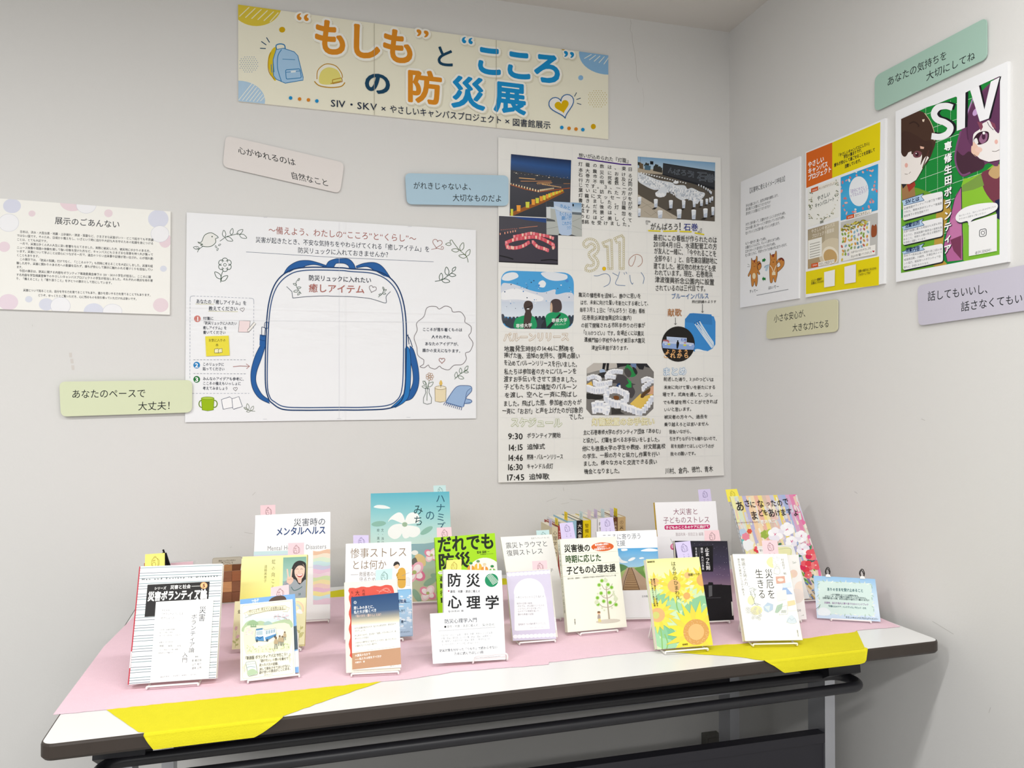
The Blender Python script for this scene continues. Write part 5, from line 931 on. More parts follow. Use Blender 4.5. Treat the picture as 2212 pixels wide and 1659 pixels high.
for Bx, hd, head, lines in (([(215, 432), (580, 352), (580, 528), (215, 625)], [(205, 440), (405, 374), (384, 404), (410, 436), (222, 490)], ('SIVとは', 238, 452, 366, 420), [('災害救援ボランティアの修了生で構成', 222, 516, 574, 412), ('された、専修大学ボランティア推進委', 222, 548, 574, 462), ('員会傘下の学生団体です！', 222, 584, 464, 524)]),
    ([(215, 670), (580, 590), (580, 765), (215, 850)], [(205, 680), (405, 606), (384, 634), (410, 664), (222, 716)], ('活動目的', 234, 674, 368, 640), [('大学で災害に遭った時自分も大学も守れ', 220, 730, 574, 644), ('るように、防災知識や救命法の技術を高', 220, 764, 574, 684), ('めること、地域との顔の見える関係作り', 220, 798, 574, 712), ('を目的に活動しています。', 220, 828, 440, 782)]),
    ([(215, 905), (582, 832), (582, 1000), (215, 1080)], [(205, 912), (412, 832), (386, 866), (416, 890), (222, 936)], ('活動内容', 240, 896, 370, 876), [('学内での防災企画の実施や月に3回の地', 222, 950, 574, 884), ('域清掃活動、川崎市、多摩区内のイベ', 222, 986, 574, 912), ('ント協力、被災地へのボランティア合', 222, 1020, 562, 950), ('宿など、多岐にわたります。', 222, 1054, 466, 1008)])):
    v.poly([L2(*p_) for p_ in rquad([(a_ + 6, b_ + 10) for a_, b_ in Bx], 22)], '#20242e'); v.poly([L2(*p_) for p_ in rquad(Bx, 22)], '#f4f4f6')
    v.poly([L2(*p_) for p_ in hd], '#b6d2ee'); v.line([L2(*hd[0]), L2(*hd[1]), L2(*hd[2]), L2(*hd[3])], 5, '#2b4a7a'); v.line([L2(222, hd[4][1] - 4), L2(410, hd[3][1] + 2)], 5, '#2b4a7a'); v.text(head[0], *L2(*head[1:3]), *L2(*head[3:]), 46, '#1c2f5c', .035)
    for l_ in lines: v.text(l_[0], *L2(*l_[1:3]), *L2(*l_[3:]), 25, '#55585f', .0)
v.poly([L2(*p_) for p_ in smooth([(706, 625), (712, 572), (780, 510), (900, 475), (1040, 462), (1092, 480), (1080, 530), (980, 580), (860, 622), (822, 676), (806, 640), (740, 650)], True, 5)], '#23283a'); v.poly([L2(*p_) for p_ in smooth([(700, 612), (712, 560), (780, 505), (900, 470), (1040, 458), (1084, 476), (1070, 525), (980, 572), (856, 614), (820, 668), (806, 628), (740, 640)], True, 5)], '#f6f6f8')
v.text('気になったら、加入したい方はぜひこちら', *L2(728, 582), *L2(1070, 492), 20, '#6b6e75'); v.text('からSIVの活動をご覧ください！', *L2(728, 610), *L2(988, 546), 20, '#6b6e75')
v.poly([L2(820, 640), L2(1078, 560), L2(1078, 902), L2(820, 950)], '#f5f5f6'); v.line([L2(*p_) for p_ in rquad([(918, 708), (980, 696), (980, 762), (918, 774)], 18)], 6, '#30323a', True); v.ring(*L2(949, 736), 16, 17, 5, '#30323a'); v.ell(*L2(968, 714), 4, 4, '#30323a', 8)
v.text('@SIV.SENSHU', *L2(876, 918), *L2(1024, 890), 36, '#55585f', .006)
tag(v.build('volunteer_poster', 'print'), 'green poster with two drawn faces and big white letters on the right wall', 'poster')
# ================================================================== books, cards, stands, tags
ZB = TABLE_Z + 0.0016 + 0.0049      # top of the stand wires lying on the cloth
def V2(v, p): return (v[0] + p[0] / v[2], v[1] + p[1] / v[2])
class Frame: pass
def frame(v, Q, th, zb=ZB):
    f = Frame(); px = [V2(v, q) for q in Q]; f.v = v; f.Q = [np.array(q, float) for q in Q]
    f.a, f.b = onz(*px[3], zb), onz(*px[2], zb); f.e = (f.b - f.a) / np.linalg.norm(f.b - f.a)
    bk = np.array([-f.e[1], f.e[0], 0]); t = math.radians(th); f.bk = bk; f.up = np.array([0, 0, math.cos(t)]) + bk * math.sin(t); f.n = np.cross(f.e, f.up)
    P = on_plane(px, f.a, f.n); f.P = P; f.W = np.linalg.norm(f.b - f.a); f.H = float((P[0] - f.a) @ f.up); f.th = th; f.thick = 0.0004
    return f
def art_on(f, d=0.0):
    a = Art(f.a + f.n * d, f.n); u = f.Q[0] - f.Q[3]; a.up = u / np.hypot(*u); a.view(f.v); return a
class Book:
    def __init__(s, v, Q, th, thick, col, label, spine='L', scol=None, pcol='pages', hard=False, mat='gloss', cat='book', group='books displayed on the table'):
        s.f = f = frame(v, Q, th, ZB + thick * math.sin(math.radians(th))); f.thick = thick; s.mat = mat
        s.root = empty('book', (f.a + f.b) / 2 - np.array([0, 0, 0])); tag(s.root, label, cat, group)
        bt = 0.0024 if hard else 0.0006; s.bt = bt; P = f.P; n = f.n
        s.c = art_on(f); s.c.slab(list(P), -n * bt, col, scol or col); s.c.slab([p - n * (thick - bt) for p in P], -n * bt, col, scol or col)
        l, r = ((P[0], P[3]), (P[1], P[2]))
        t, b = l if spine == 'L' else r; ins = f.e * (bt if spine == 'L' else -bt)
        s.c.slab([t, b, b - n * thick, t - n * thick], ins, scol or col)
        s.c.clip = [tuple(q) for q in f.Q]; s.spine = spine; s.sp = (t, b)
        ov = 0.0032 if hard else 0.0008; m = MB()
        k0 = 0.0004 + bt; lx = f.e * (bt + 0.0003 if spine == 'L' else ov); rx = -f.e * (ov if spine == 'L' else bt + 0.0003)
        u0 = (P[0] - P[3]) / np.linalg.norm(P[0] - P[3])
        m.slab([P[0] + lx - u0 * ov - n * k0, P[1] + rx - u0 * ov - n * k0, P[2] + rx + u0 * ov - n * k0, P[3] + lx + u0 * ov - n * k0], -n * (thick - 2 * k0), '#efe8d6'); s.pg = m; s.pcol = pcol
    def spine_text(s, st, col, t0=.1, t1=.9, off=.01):
        """lettering running down the spine"""
        t, b = s.sp; f = s.f; w = f.thick; out = -f.e if s.spine == 'L' else f.e; top = t + (b - t) * t0; bot = t + (b - t) * t1; L = np.linalg.norm(bot - top); dn = (bot - top) / L; rt = f.n if s.spine == 'L' else -f.n; hh = min(L / len(st), w * .62); V = []; F = []; n = 0
        for i, c in enumerate(st):
            g, ff, _, _ = glyph(c, 0.0, 1)
            if not len(g): continue
            cen = top + dn * (L * (i + .5) / len(st)) - f.n * (w / 2) + out * 0.00012
            V += [cen + rt * (p[0] - .5) * hh - dn * (p[1] - .38) * hh for p in g]; F += [tuple(q + n for q in k) for k in ff]; n += len(g)
        s.c.add(V, F, col)
    def done(s):
        s.c.clip = None; o = s.c.build('cover', s.mat, s.root); s.pg.build('pages', s.pcol, s.root); return s.root
def uvq(Q):
    Q = [np.array(q, float) for q in Q]; return lambda u, w: tuple((Q[0] * (1 - u) + Q[1] * u) * (1 - w) + (Q[3] * (1 - u) + Q[2] * u) * w)
def icon(a, q, col, wd=2.2):
    g = lambda L: [q(*p) for p in L]
    a.curve(g([(.30, .90), (.24, .62), (.28, .34), (.42, .20), (.60, .18), (.74, .34), (.78, .60), (.76, .86), (.55, .94), (.30, .90)]), wd, col, n=4)
    a.curve(g([(.42, .2), (.46, .08), (.58, .08), (.6, .18)]), wd, col, n=4); a.curve(g([(.34, .84), (.32, .62), (.56, .60), (.58, .86), (.34, .84)]), wd, col, n=3); a.curve(g([(.70, .24), (.86, .42), (.86, .8), (.76, .86)]), wd, col, n=4); a.text('防災', *q(.32, .42), *q(.56, .40), abs(q(.5, 0)[0] - q(.2, 0)[0]) * .62, col, .01)
def tab(f, v, Q, col, ink, label, depth, lines=False, tuck=.8):
    """paper tag tucked between the cover and the pages"""
    Q = [np.array(q, float) for q in Q]; q4 = [Q[0], Q[1], Q[2] + (Q[2] - Q[1]) * tuck, Q[3] + (Q[3] - Q[0]) * tuck]
    a = art_on(f, -depth); a.view(v); P = list(a.pts(q4)); a.slab(P, -a.n * .00014, col)
    k = np.hypot(*(Q[1] - Q[0])); hgt = np.hypot(*(Q[3] - Q[0])); w = min(1, 0.94 * hgt / k); hh = min(1.0, .98 * k * .78 / hgt)
    dn = (Q[3] - Q[0]) / hgt; rt = (Q[1] - Q[0]) / k; c = (Q[0] + Q[1]) / 2; s_ = k * .62; o = c - rt * s_ / 2 + dn * k * .10
    a.clip = [tuple(x) for x in q4]; icon(a, uvq([o, o + rt * s_, o + rt * s_ + dn * s_, o + dn * s_]), ink, k * .018)
    if lines:
        for x in (.42, .72):
            for y0 in (.86, 1.02): p_ = Q[0] + rt * k * x + dn * k * y0; a.text('つ' if y0 < .9 else 'き', *(p_ - rt * k * .06), *(p_ + rt * k * .06), k * .13, ink)
    o_ = a.build('paper_tag', 'print'); tag(o_, label, 'paper tag', 'rucksack paper tags on the books'); return o_
def cardon(f, v, Q, d, col, label, mat='print', name='blurb_card', group='blurb cards in front of the books'):
    a = art_on(f, d); a.view(v); a.Qc = Q; u = np.array(Q[0], float) - np.array(Q[3], float); a.up = u / np.hypot(*u)
    a.slab(list(a.pts(Q)), -a.n * .0004, col); a.clip = [tuple(q) for q in Q]; a.lab = label; a.nm = name; a.gr = group; a.mt = mat; return a
def cdone(a): a.clip = None; o = a.build(a.nm, a.mt); tag(o, a.lab, 'card', a.gr); return o
def stand(f, s0, s1, label, lip=0.0055, tall=.62, d0=None, front=0.0):
    zt = TABLE_Z + 0.0016 + 0.0022; r = 0.0019; m = MB(); w0, w1 = f.W * s0, f.W * s1; bd = f.thick + 0.0046
    W = lambda s, h, d: f.a + f.e * s + f.up * h + f.n * d
    gz = lambda s, d: np.array([*(f.a + f.e * s - f.bk * d)[:2], zt])
    fd = 0.0055 + front * .4; H = f.H * tall
    kx = bd / math.cos(math.radians(f.th))
    P = [W(w0 + .012, H, -bd), W(w0, H - .015, -bd), gz(w0, -kx), gz(w0, fd), gz(w0, fd) + np.array([0, 0, lip]), gz(w1, fd) + np.array([0, 0, lip]), gz(w1, fd), gz(w1, -kx), W(w1, H - .015, -bd), W(w1 - .012, H, -bd), W(w0 + .012, H, -bd)]
    m.tube(round_path(P, 0.008, 5), r, seg=8); o = m.build('book_stand', 'wire', smooth=True); tag(o, label, 'book stand', 'white wire book stands')
    b = MB(); far = min(0.075, .5 * f.H); q = lambda s: gz(s, 0) + f.bk * (kx + far); tp = lambda s: W(s, H * .8, -bd - 2 * r)
    b.tube(round_path([tp(w0 + .006), q(w0 + .004), q(w1 - .004), tp(w1 - .006)], 0.008, 5), r, seg=8); b.build('back_leg', 'wire', o, smooth=True)
    return o
YT, PT, LT, TT = '#efe27c', '#f0cfd5', '#d4c9ea', '#c8e4e4'
YI, PI_, LI, TI = '#7a6a1c', '#6d4a50', '#5d5288', '#3f6a66'

# ---- 1 striped volunteer book, card, tag
bk = Book(VA, [(199, 311), (1080, 280), (1010, 1490), (77, 1556)], 20, .018, '#f4f7f8', 'white book with thin dark blue stripes at the left end of the table', 'L', '#b32a3c'); c = bk.c; U = uvq(bk.f.Q)
for k in range(46): t = .014 + k * .0222; c.line([U(.005, t), U(.25, t - .0006), U(.5, t), U(.75, t + .0006), U(.995, t)], 5 if k % 3 else 6.5, ['#7d98a0', '#4d6a78', '#3f5068'][k % 3])
for k in range(12): t = .03 + k * .0888; c.poly([U(.016, t), U(.995, t), U(.995, t + .016), U(.016, t + .016)], '#e3f0f2')
c.poly([U(0, 0), U(.014, 0), U(.014, 1), U(0, 1)], '#bb3446'); c.poly([U(0, .72), U(.012, .72), U(.012, .86), U(0, .86)], '#f1e9ea')
c.text('M a n　a n d　S o c i e t y　i n　D i s a s t e r', 226, 447, 1030, 410, 20, '#1d2530', .03); c.poly([(287, 503), (942, 470), (916, 800), (255, 842)], '#201e1f')
c.text('シリーズ', 358, 543, 484, 537, 34, '#fff', .02); c.text('災害と社会', 526, 530, 742, 520, 46, '#fff', .02); c.line([(750, 520), (840, 516)], 4, '#fff'); c.ell(880, 511, 39, 36, '#c98a4e', 20); c.ell(880, 511, 34, 31, '#ecc58e', 20); c.text('5', 866, 512, 896, 510, 50, '#7a2a22', .03)
c.text('災害ボランティア論', 290, 628, 912, 596, 106, '#fff', .04); c.text('入門', 776, 660, 914, 650, 100, '#fff', .04); bk.done()
tab(bk.f, VA, [(262, 183), (468, 168), (468, 296), (257, 302)], YT, YI, 'yellow rucksack tag sticking up from the striped book', .0007)
cd_ = cardon(bk.f, VA, [(375, 683), (983, 650), (930, 1490), (312, 1538)], .0022, '#fbfbfd', 'white text card propped in front of the striped book'); cd_.line([(385, 694), (972, 662), (920, 1480), (323, 1527)], 2.5, '#c9d2da', True)
cd_.vtext('災害', 872, 726, 856, 890, 74, '#3c4148', .0); cd_.vtext('ボランティア論', 780, 810, 748, 1222, 62, '#3c4148'); cd_.vtext('入門', 684, 1212, 676, 1326, 58, '#3c4148')
for s_, x0, y0, x1, y1, hh in (('そもそも、', 434, 776, 548, 772, 26), ('「ボランティア」とは', 424, 814, 664, 806, 28), ('何でしょうか。', 428, 856, 600, 852, 28), ('1995年の災害を契機に、', 414, 980, 606, 972, 17), ('私たちは考え、実践し、', 414, 1010, 580, 1004, 17), ('多くのものを生み出してきました。', 412, 1042, 652, 1030, 17), ('本書は、その歩みを', 406, 1112, 558, 1104, 17), ('の3つの視点から丁寧に紐解く、', 402, 1192, 640, 1182, 17), ('体系的な入門書です。', 400, 1224, 572, 1218, 17), ('過去を学び、いまを見て、未来をつくるために。', 420, 1476, 832, 1446, 20)): cd_.text(s_, x0, y0, x1, y1, hh, '#62666c', .0)
for x0, s_ in ((402, '理論'), (494, '実践'), (588, '文化')): cd_.line([(x0, 1132), (x0 + 64, 1128), (x0 + 62, 1164), (x0 - 2, 1168)], 2, '#a7abb0', True); cd_.text(s_, x0 + 8, 1150, x0 + 54, 1146, 22, '#62666c')
cd_.curve([(426, 912), (480, 892), (510, 906), (560, 886), (650, 880)], 2, '#9fa5ab'); cd_.line([(410, 1078), (652, 1064)], 2, '#d4d8dc'); cd_.curve([(352, 1352), (410, 1372), (470, 1334), (520, 1350), (580, 1390)], 2, '#b7bbc0'); cd_.curve([(352, 1418), (370, 1394), (384, 1416), (400, 1386), (420, 1416), (440, 1390), (456, 1412), (480, 1380), (500, 1410), (540, 1396), (570, 1412)], 2, '#b7bbc0')
for k, s_ in enumerate(('菅 磨志保', '山下 祐介', '渥美 公秀')): cd_.text(s_, 752, 1304 + k * 40, 856, 1296 + k * 40, 26, '#62666c'); cd_.line([(745, 1276 + k * 40), (878, 1268 + k * 40)], 1.6, '#d4d8dc')
cd_.text('著者', 788, 1262, 822, 1260, 16, '#62666c'); cd_.line([(820, 1460), (925, 1450)], 1.6, '#c9d2da'); cdone(cd_)
stand(bk.f, .22, .80, 'white wire stand holding the striped book', lip=.0045, front=.003)

# ---- 2 mental health book
bk = Book(VB, [(320, 210), (962, 180), (960, 1092), (288, 1130)], 16, .016, '#f7f8fa', 'tall white book with a pastel striped square, back row at the left', 'L', '#f1f1f1'); c = bk.c
c.text('災害時の', 648, 272, 924, 262, 72, '#4b545f', .006); c.text('メンタルヘルス', 498, 350, 924, 334, 78, '#24467c', .025); c.text('Mental Health in Disasters', 424, 490, 930, 472, 56, '#8b8e92', .0)
cc = ['#e9c3a6', '#efe3cf', '#d9ead2', '#c8e3e6', '#cfd0ea', '#ecc9de', '#f0d9e4', '#d7e7b4', '#f3e3b0', '#f1cfc9', '#e9c0d4', '#f3e69e', '#cfe6ee', '#ead0e0']
for k in range(14):
    y0 = 512 + k * 32; wv = lambda y, s_=k: [(815 + i * 30, y + 8 * math.sin(i * 1.1 + s_) - i * 1.2) for i in range(6)]
    c.poly(wv(y0) + wv(y0 + 38)[::-1] if k < 13 else wv(y0) + [(965, y0 + 40), (815, y0 + 44)], cc[k]); c.poly([(300, y0 + 8), (600, y0 - 2), (600, y0 + 34), (300, y0 + 40)] if k < 13 else [(300, y0), (600, y0), (600, y0 + 40), (300, y0 + 40)], cc[(k + 3) % 14])
c.line([(765, 655), (962, 645)], 2, '#d6d6d8'); bk.done()
tab(bk.f, VB, [(365, 125), (493, 120), (493, 198), (367, 206)], PT, PI_, 'pink rucksack tag on the tall white book with the pastel square', .0007)
stand(bk.f, .22, .98, 'white wire stand under the tall white book with the pastel square')

# ---- 3 yellow book with a photograph
bk = Book(VB, [(213, 563), (765, 545), (738, 1325), (160, 1350)], 18, .019, '#f3efaa', 'pale yellow book with a smiling person in grey making a V sign', 'R', '#ebe08a'); c = bk.c
c.grad([(205, 580), (540, 568), (520, 930), (190, 945)], [(0, '#f5f2b0'), (1, '#f1ea80')], 4); c.vtext('虹の向こうの君へ', 480, 578, 462, 1020, 34, '#4f5325'); c.vtext('遠藤美恵子', 412, 632, 406, 784, 26, '#6a6d30')
PH = [(560, 570), (758, 562), (752, 914), (552, 922)]; c.poly(PH, '#8fb9ae'); c.grad([(560, 570), (758, 562), (756, 760), (556, 770)], [(0, '#7fae9c'), (1, '#a8cdc2')], 4); oc = c.clip; c.clip = PH
c.blob([(640, 760), (628, 690), (650, 625), (690, 598), (735, 605), (757, 640), (757, 780), (700, 800)], '#2a2624', 4); c.blob([(656, 690), (662, 640), (690, 618), (728, 626), (744, 660), (738, 720), (716, 752), (686, 752), (664, 730)], '#e9c9b6', 4); c.blob([(655, 680), (668, 628), (712, 612), (746, 660), (722, 640), (690, 640), (668, 660)], '#2a2624', 4)
for x in (680, 716): c.curve([(x - 10, 672), (x, 666), (x + 10, 671)], 3, '#3b2a26', n=3)
c.curve([(696, 682), (692, 700), (702, 702)], 2, '#b98a78', n=3); c.blob([(672, 712), (700, 716), (728, 708), (716, 736), (690, 738)], '#b5544e', 4); c.blob([(676, 714), (700, 718), (724, 711), (714, 724), (690, 726)], '#fbf6f2', 4)
c.blob([(556, 920), (560, 800), (600, 760), (660, 756), (700, 800), (757, 760), (757, 920)], '#9aa2a8', 4); c.poly([(676, 745), (720, 748), (712, 790), (690, 785)], '#dfbba6')
c.blob([(590, 760), (600, 735), (640, 740), (646, 770), (620, 800), (594, 792)], '#e4c2ae', 4); c.curve([(604, 742), (598, 700), (594, 668)], 12, '#e9c9b6', n=4); c.curve([(626, 742), (630, 700), (634, 668)], 12, '#e9c9b6', n=4); c.curve([(596, 756), (612, 760), (622, 752), (640, 760)], 2, '#b98a78', n=3); c.curve([(600, 790), (576, 830), (560, 880)], 26, '#8d959c', n=4)
c.curve([(628, 820), (650, 850), (690, 840), (722, 818)], 6, '#3f6a66', n=4); c.text('18', 684, 884, 712, 880, 34, '#3f6a66'); c.clip = oc
c.poly([(150, 945), (757, 912), (738, 1330), (120, 1355)], '#f1ecae'); bk.done()
tab(bk.f, VB, [(603, 447), (738, 443), (738, 543), (600, 549)], PT, PI_, 'pink rucksack tag on the yellow book with the smiling person', .0007)
cd_ = cardon(bk.f, VB, [(147, 945), (757, 912), (740, 1312), (122, 1355)], .0022, '#f2efc2', 'pale green card with flowers and a rainbow behind the bus card')
cd_.text('虹', 172, 1034, 212, 1032, 40, '#3a3a30', .01); sprig(cd_, [(150, 1340), (156, 1270), (160, 1200)], [(152, 1300, 140, 30), (156, 1280, 40, 30), (154, 1320, 30, 26)], '#b9c07a', 3, '#c9d08e')
for x, y in ((160, 1168), (168, 1250), (176, 1240), (156, 1180)): cd_.blob(rose(x, y, 8, 18, 5), '#e3bcc4', 2)
for r_, cl_ in ((60, '#f1d3b8'), (50, '#f4e6b4'), (40, '#d7e6c6'), (30, '#cbdcea')): cd_.ring(672, 1010, r_, r_ * 1.1, 9, cl_, 16, -90, 20)
cd_.blob([(670, 1040), (690, 1010), (716, 1020), (722, 1050)], '#f6f6f0', 4); sprig(cd_, [(690, 1310), (700, 1220), (710, 1150)], [(694, 1280, 140, 34), (698, 1250, 40, 34), (702, 1210, 145, 34), (706, 1180, 40, 30), (700, 1230, 30, 40)], '#c0bd76', 3, '#d3cf94'); cdone(cd_)
stand(bk.f, .3, .95, 'white wire stand behind the bus card under the yellow book')

# ---- 4 blue bus book with card
bk = Book(VB, [(192, 928), (662, 880), (695, 1550), (210, 1606)], 20, .012, '#7fb0e6', 'light blue book mostly hidden behind the bus picture card', 'R', '#e9eef4'); c = bk.c
c.vtext('ボランティアバス', 320, 915, 330, 1500, 70, '#f4f8fc', .01); c.blob([(435, 990), (450, 925), (520, 895), (575, 905), (590, 960), (560, 1040)], '#5a453c', 4); c.poly([(640, 1160), (682, 1150), (690, 1350), (650, 1360)], '#4a5a66'); c.poly([(650, 1370), (690, 1362), (694, 1500), (656, 1506)], '#eef2f6'); bk.done()
tab(bk.f, VB, [(455, 825), (608, 800), (610, 888), (452, 902)], PT, PI_, 'pink rucksack tag on the light blue book behind the bus card', .0007)
cd_ = cardon(bk.f, VB, [(193, 970), (640, 925), (663, 1575), (195, 1622)], .0024, '#f6f6e6', 'card with a drawn blue bus and green mountains'); a = cd_
a.line(rquad([(206, 982), (628, 938), (650, 1560), (212, 1606)], 22), 2.2, '#b9b79a', True)
IMG = [(232, 1060), (612, 1030), (618, 1350), (240, 1390)]
a.grad([(232, 1060), (612, 1030), (612, 1110), (232, 1140)], [(0, '#e6eff4'), (1, '#cfe1ec')], 3); a.blob([(230, 1140), (280, 1105), (320, 1120), (370, 1110), (440, 1130), (520, 1110), (612, 1095), (614, 1180), (232, 1210)], '#b7cba8', 4); a.blob([(250, 1140), (300, 1102), (350, 1135), (300, 1160)], '#9dbb94', 4); a.blob([(390, 1138), (430, 1112), (470, 1135), (430, 1150)], '#a9c4c0', 4)
a.blob([(232, 1170), (400, 1150), (612, 1140), (618, 1350), (500, 1370), (300, 1390), (238, 1380)], '#e8ecd2', 4); a.blob([(470, 1190), (540, 1180), (580, 1210), (540, 1250), (440, 1300), (330, 1340), (300, 1310), (420, 1260), (520, 1220)], '#f6f3e4', 4)
for k in range(5): a.poly([(280 + k * 10, 1165), (286 + k * 10, 1136 + (k % 2) * 8), (292 + k * 10, 1165)], '#6f9873')
rr = random.Random(4)
for k in range(40): a.ell(240 + rr.random() * 60, 1170 + rr.random() * 60, 6, 5, rr.choice(['#efdfe2', '#e6ccd2', '#dfe6cc']), 6)
for k in range(60): a.ell(244 + rr.random() * 260, 1335 + rr.random() * 48 - rr.random() * 20, 4, 4, rr.choice(['#c3d19a', '#a9c07a', '#e8d8a8', '#d9c2c8', '#d4deb0']), 6)
for k in range(30): a.ell(540 + rr.random() * 72, 1300 + rr.random() * 50, 5, 4, rr.choice(['#c8d6a0', '#b0c68a', '#dfe6bc']), 6)
a.curve([(606, 1100), (560, 1080), (510, 1070), (480, 1078)], 4, '#a08a84', n=4)
for k in range(28): a.ell(480 + rr.random() * 130, 1050 + rr.random() * 50, 6, 5, rr.choice(['#f0dde2', '#ecccd6']), 6)
a.poly([(322, 1240), (328, 1180), (384, 1172), (404, 1190), (496, 1172), (500, 1232), (440, 1268), (410, 1282), (324, 1278)], '#eef4f8'); a.poly([(328, 1180), (384, 1172), (386, 1186), (330, 1194)], '#5f8fb8'); a.poly([(332, 1200), (384, 1194), (386, 1230), (330, 1234)], '#b8cbd6'); a.poly([(322, 1248), (392, 1244), (396, 1282), (324, 1278)], '#5a93c8'); a.poly([(404, 1252), (498, 1220), (500, 1234), (440, 1268), (412, 1282)], '#5a93c8'); a.poly([(334, 1240), (360, 1256), (388, 1238), (388, 1246), (362, 1266), (334, 1250)], '#2f6ca8')
for k in range(4): a.poly([(412 + k * 21, 1196 - k * 4), (428 + k * 21, 1192 - k * 4), (428 + k * 21, 1222 - k * 5), (412 + k * 21, 1228 - k * 5)], '#a4bac8')
for x, y in ((424, 1276), (490, 1244), (336, 1280)): a.ell(x, y, 9, 12, '#4a5560', 12)
a.line([(322, 1240), (328, 1180), (384, 1172), (404, 1190), (496, 1172), (500, 1232), (440, 1268), (410, 1284), (324, 1278)], 2.2, '#4f6a80', True)
for x, y, s_ in ((498, 1300, 1.15), (530, 1280, 1.0), (553, 1282, .95), (573, 1240, .85)):
    a.ell(x, y - 38 * s_, 8 * s_, 10 * s_, '#7d6a58', 10); a.blob([(x - 13 * s_, y + 8), (x - 11 * s_, y - 24 * s_), (x, y - 30 * s_), (x + 12 * s_, y - 22 * s_), (x + 13 * s_, y + 8)], '#bca98a', 3); a.line([(x - 6 * s_, y + 6), (x - 9 * s_, y + 44 * s_)], 6 * s_, '#8a8a84'); a.line([(x + 5 * s_, y + 6), (x + 9 * s_, y + 42 * s_)], 6 * s_, '#8a8a84')
a.poly([(252, 1030), (420, 990), (580, 980), (586, 1010), (420, 1024), (262, 1062)], '#f3edd2'); a.line([(252, 1030), (420, 990), (580, 980), (586, 1010), (420, 1024), (262, 1062)], 2.2, '#a79a72', True); a.line([(252, 1034), (222, 1048), (242, 1060), (234, 1084), (290, 1064)], 2.2, '#a79a72'); a.line([(584, 990), (618, 1002), (600, 1016), (600, 1034), (556, 1030)], 2.2, '#a79a72')
a.text('行くことで、', 268, 1034, 376, 1012, 32, '#57523c', .012); a.text('見えてくる世界がある。', 372, 1012, 584, 1000, 32, '#57523c', .012)
a.text('『新装版 ボランティアバスで行こう！』', 226, 1430, 630, 1392, 34, '#45443a', .014)
for s_, x0, y0, x1, y1 in (('「助けたい」の想いを乗せて', 352, 1452, 604, 1430), ('走ったバスの記録。', 356, 1488, 530, 1472), ('決して風化させてはいけない、', 356, 1524, 634, 1490), ('助け合いの原点がここにある。', 356, 1552, 634, 1514)): a.text(s_, x0, y0, x1, y1, 27, '#45443a', .012)
a.text('SIVメンバー', 396, 1572, 472, 1562, 15, '#6b6a5c'); a.poly(rquad([(240, 1464), (322, 1452), (342, 1566), (264, 1584)], 10), '#e3ece6'); a.line(rquad([(240, 1464), (322, 1452), (342, 1566), (264, 1584)], 10), 3, '#7f8f90', True); a.blob([(256, 1540), (300, 1520), (336, 1540), (338, 1560), (266, 1578)], '#b6cfae', 4); a.curve([(252, 1510), (280, 1500), (322, 1506)], 4, '#7fa2b4', n=4); a.text('ボランティアバス', 252, 1484, 318, 1474, 14, '#4c6a76')
for x, y, s_ in ((224, 1560, 1), (618, 1470, -1)): sprig(a, [(x, y), (x + 6 * s_, y - 40), (x + 4 * s_, y - 80)], [(x + 3 * s_, y - 20, 60, 22), (x + 4 * s_, y - 40, 120, 22), (x + 5 * s_, y - 60, 60, 22)], '#c9cdb4', 2)
cdone(cd_); stand(bk.f, .1, 1.0, 'white wire stand holding the bus card and blue book', lip=.005, front=.004)

# ---- 5 disaster stress book (white) with sky card
bk = Book(VC, [(100, 508), (635, 490), (650, 1262), (88, 1290)], 20, .015, '#f7f7f9', 'white book with a drawn person in a mustard uniform on the cover', 'L', '#ececee'); c = bk.c
c.text('惨事ストレス', 138, 586, 602, 572, 88, '#8a7760', .0); c.text('とは何か', 148, 680, 434, 676, 84, '#8a7760', .0); c.line([(142, 760), (204, 758)], 3, '#77716a'); c.text('救援者の心を', 210, 756, 390, 750, 42, '#77716a'); c.text('守るために', 210, 800, 380, 796, 42, '#77716a')
c.blob([(530, 720), (560, 702), (586, 720), (590, 780), (584, 860), (530, 862), (524, 780)], '#d8a844', 4); c.blob([(496, 700), (500, 670), (520, 655), (536, 672), (534, 700), (514, 712)], '#e8c8a8', 4); c.blob([(490, 690), (498, 660), (522, 652), (540, 668), (538, 690), (526, 674)], '#2f2a28', 4); c.curve([(534, 740), (518, 760), (524, 790)], 12, '#c29636', n=4); c.line([(524, 800), (588, 800)], 6, '#8a6a24'); c.curve([(560, 770), (600, 750), (620, 742)], 3, '#8d9094', n=3); c.curve([(500, 740), (496, 770), (520, 780)], 8, '#f0ece6', n=3)
for k in range(7): c.curve([(592, 790 + k * 10), (606, 780 + k * 11), (628, 796 + k * 9)], 2, '#9aa0a6', n=3)
bk.done()
tab(bk.f, VC, [(162, 438), (288, 437), (288, 496), (162, 501)], LT, LI, 'lilac rucksack tag on the white book with the uniformed person', .0007)
cd_ = cardon(bk.f, VC, [(252, 900), (633, 875), (648, 1258), (264, 1284)], .0022, '#9cc9ea', 'blue sky card half hidden behind the navy and tan card')
cd_.grad([(252, 900), (633, 875), (648, 1258), (264, 1284)], [(0, '#8fc4ea'), (.5, '#aed0ea'), (1, '#a9bcd2')]); cd_.line([(254, 902), (631, 878), (646, 1255), (266, 1281)], 3, '#5d86ac', True); rr = random.Random(2)
for k in range(26): cd_.ell(rr.uniform(530, 640), rr.uniform(930, 1200), rr.uniform(8, 26), rr.uniform(5, 12), rr.choice(['#d4e4f2', '#c2d8ec', '#e3edf6']), 10)
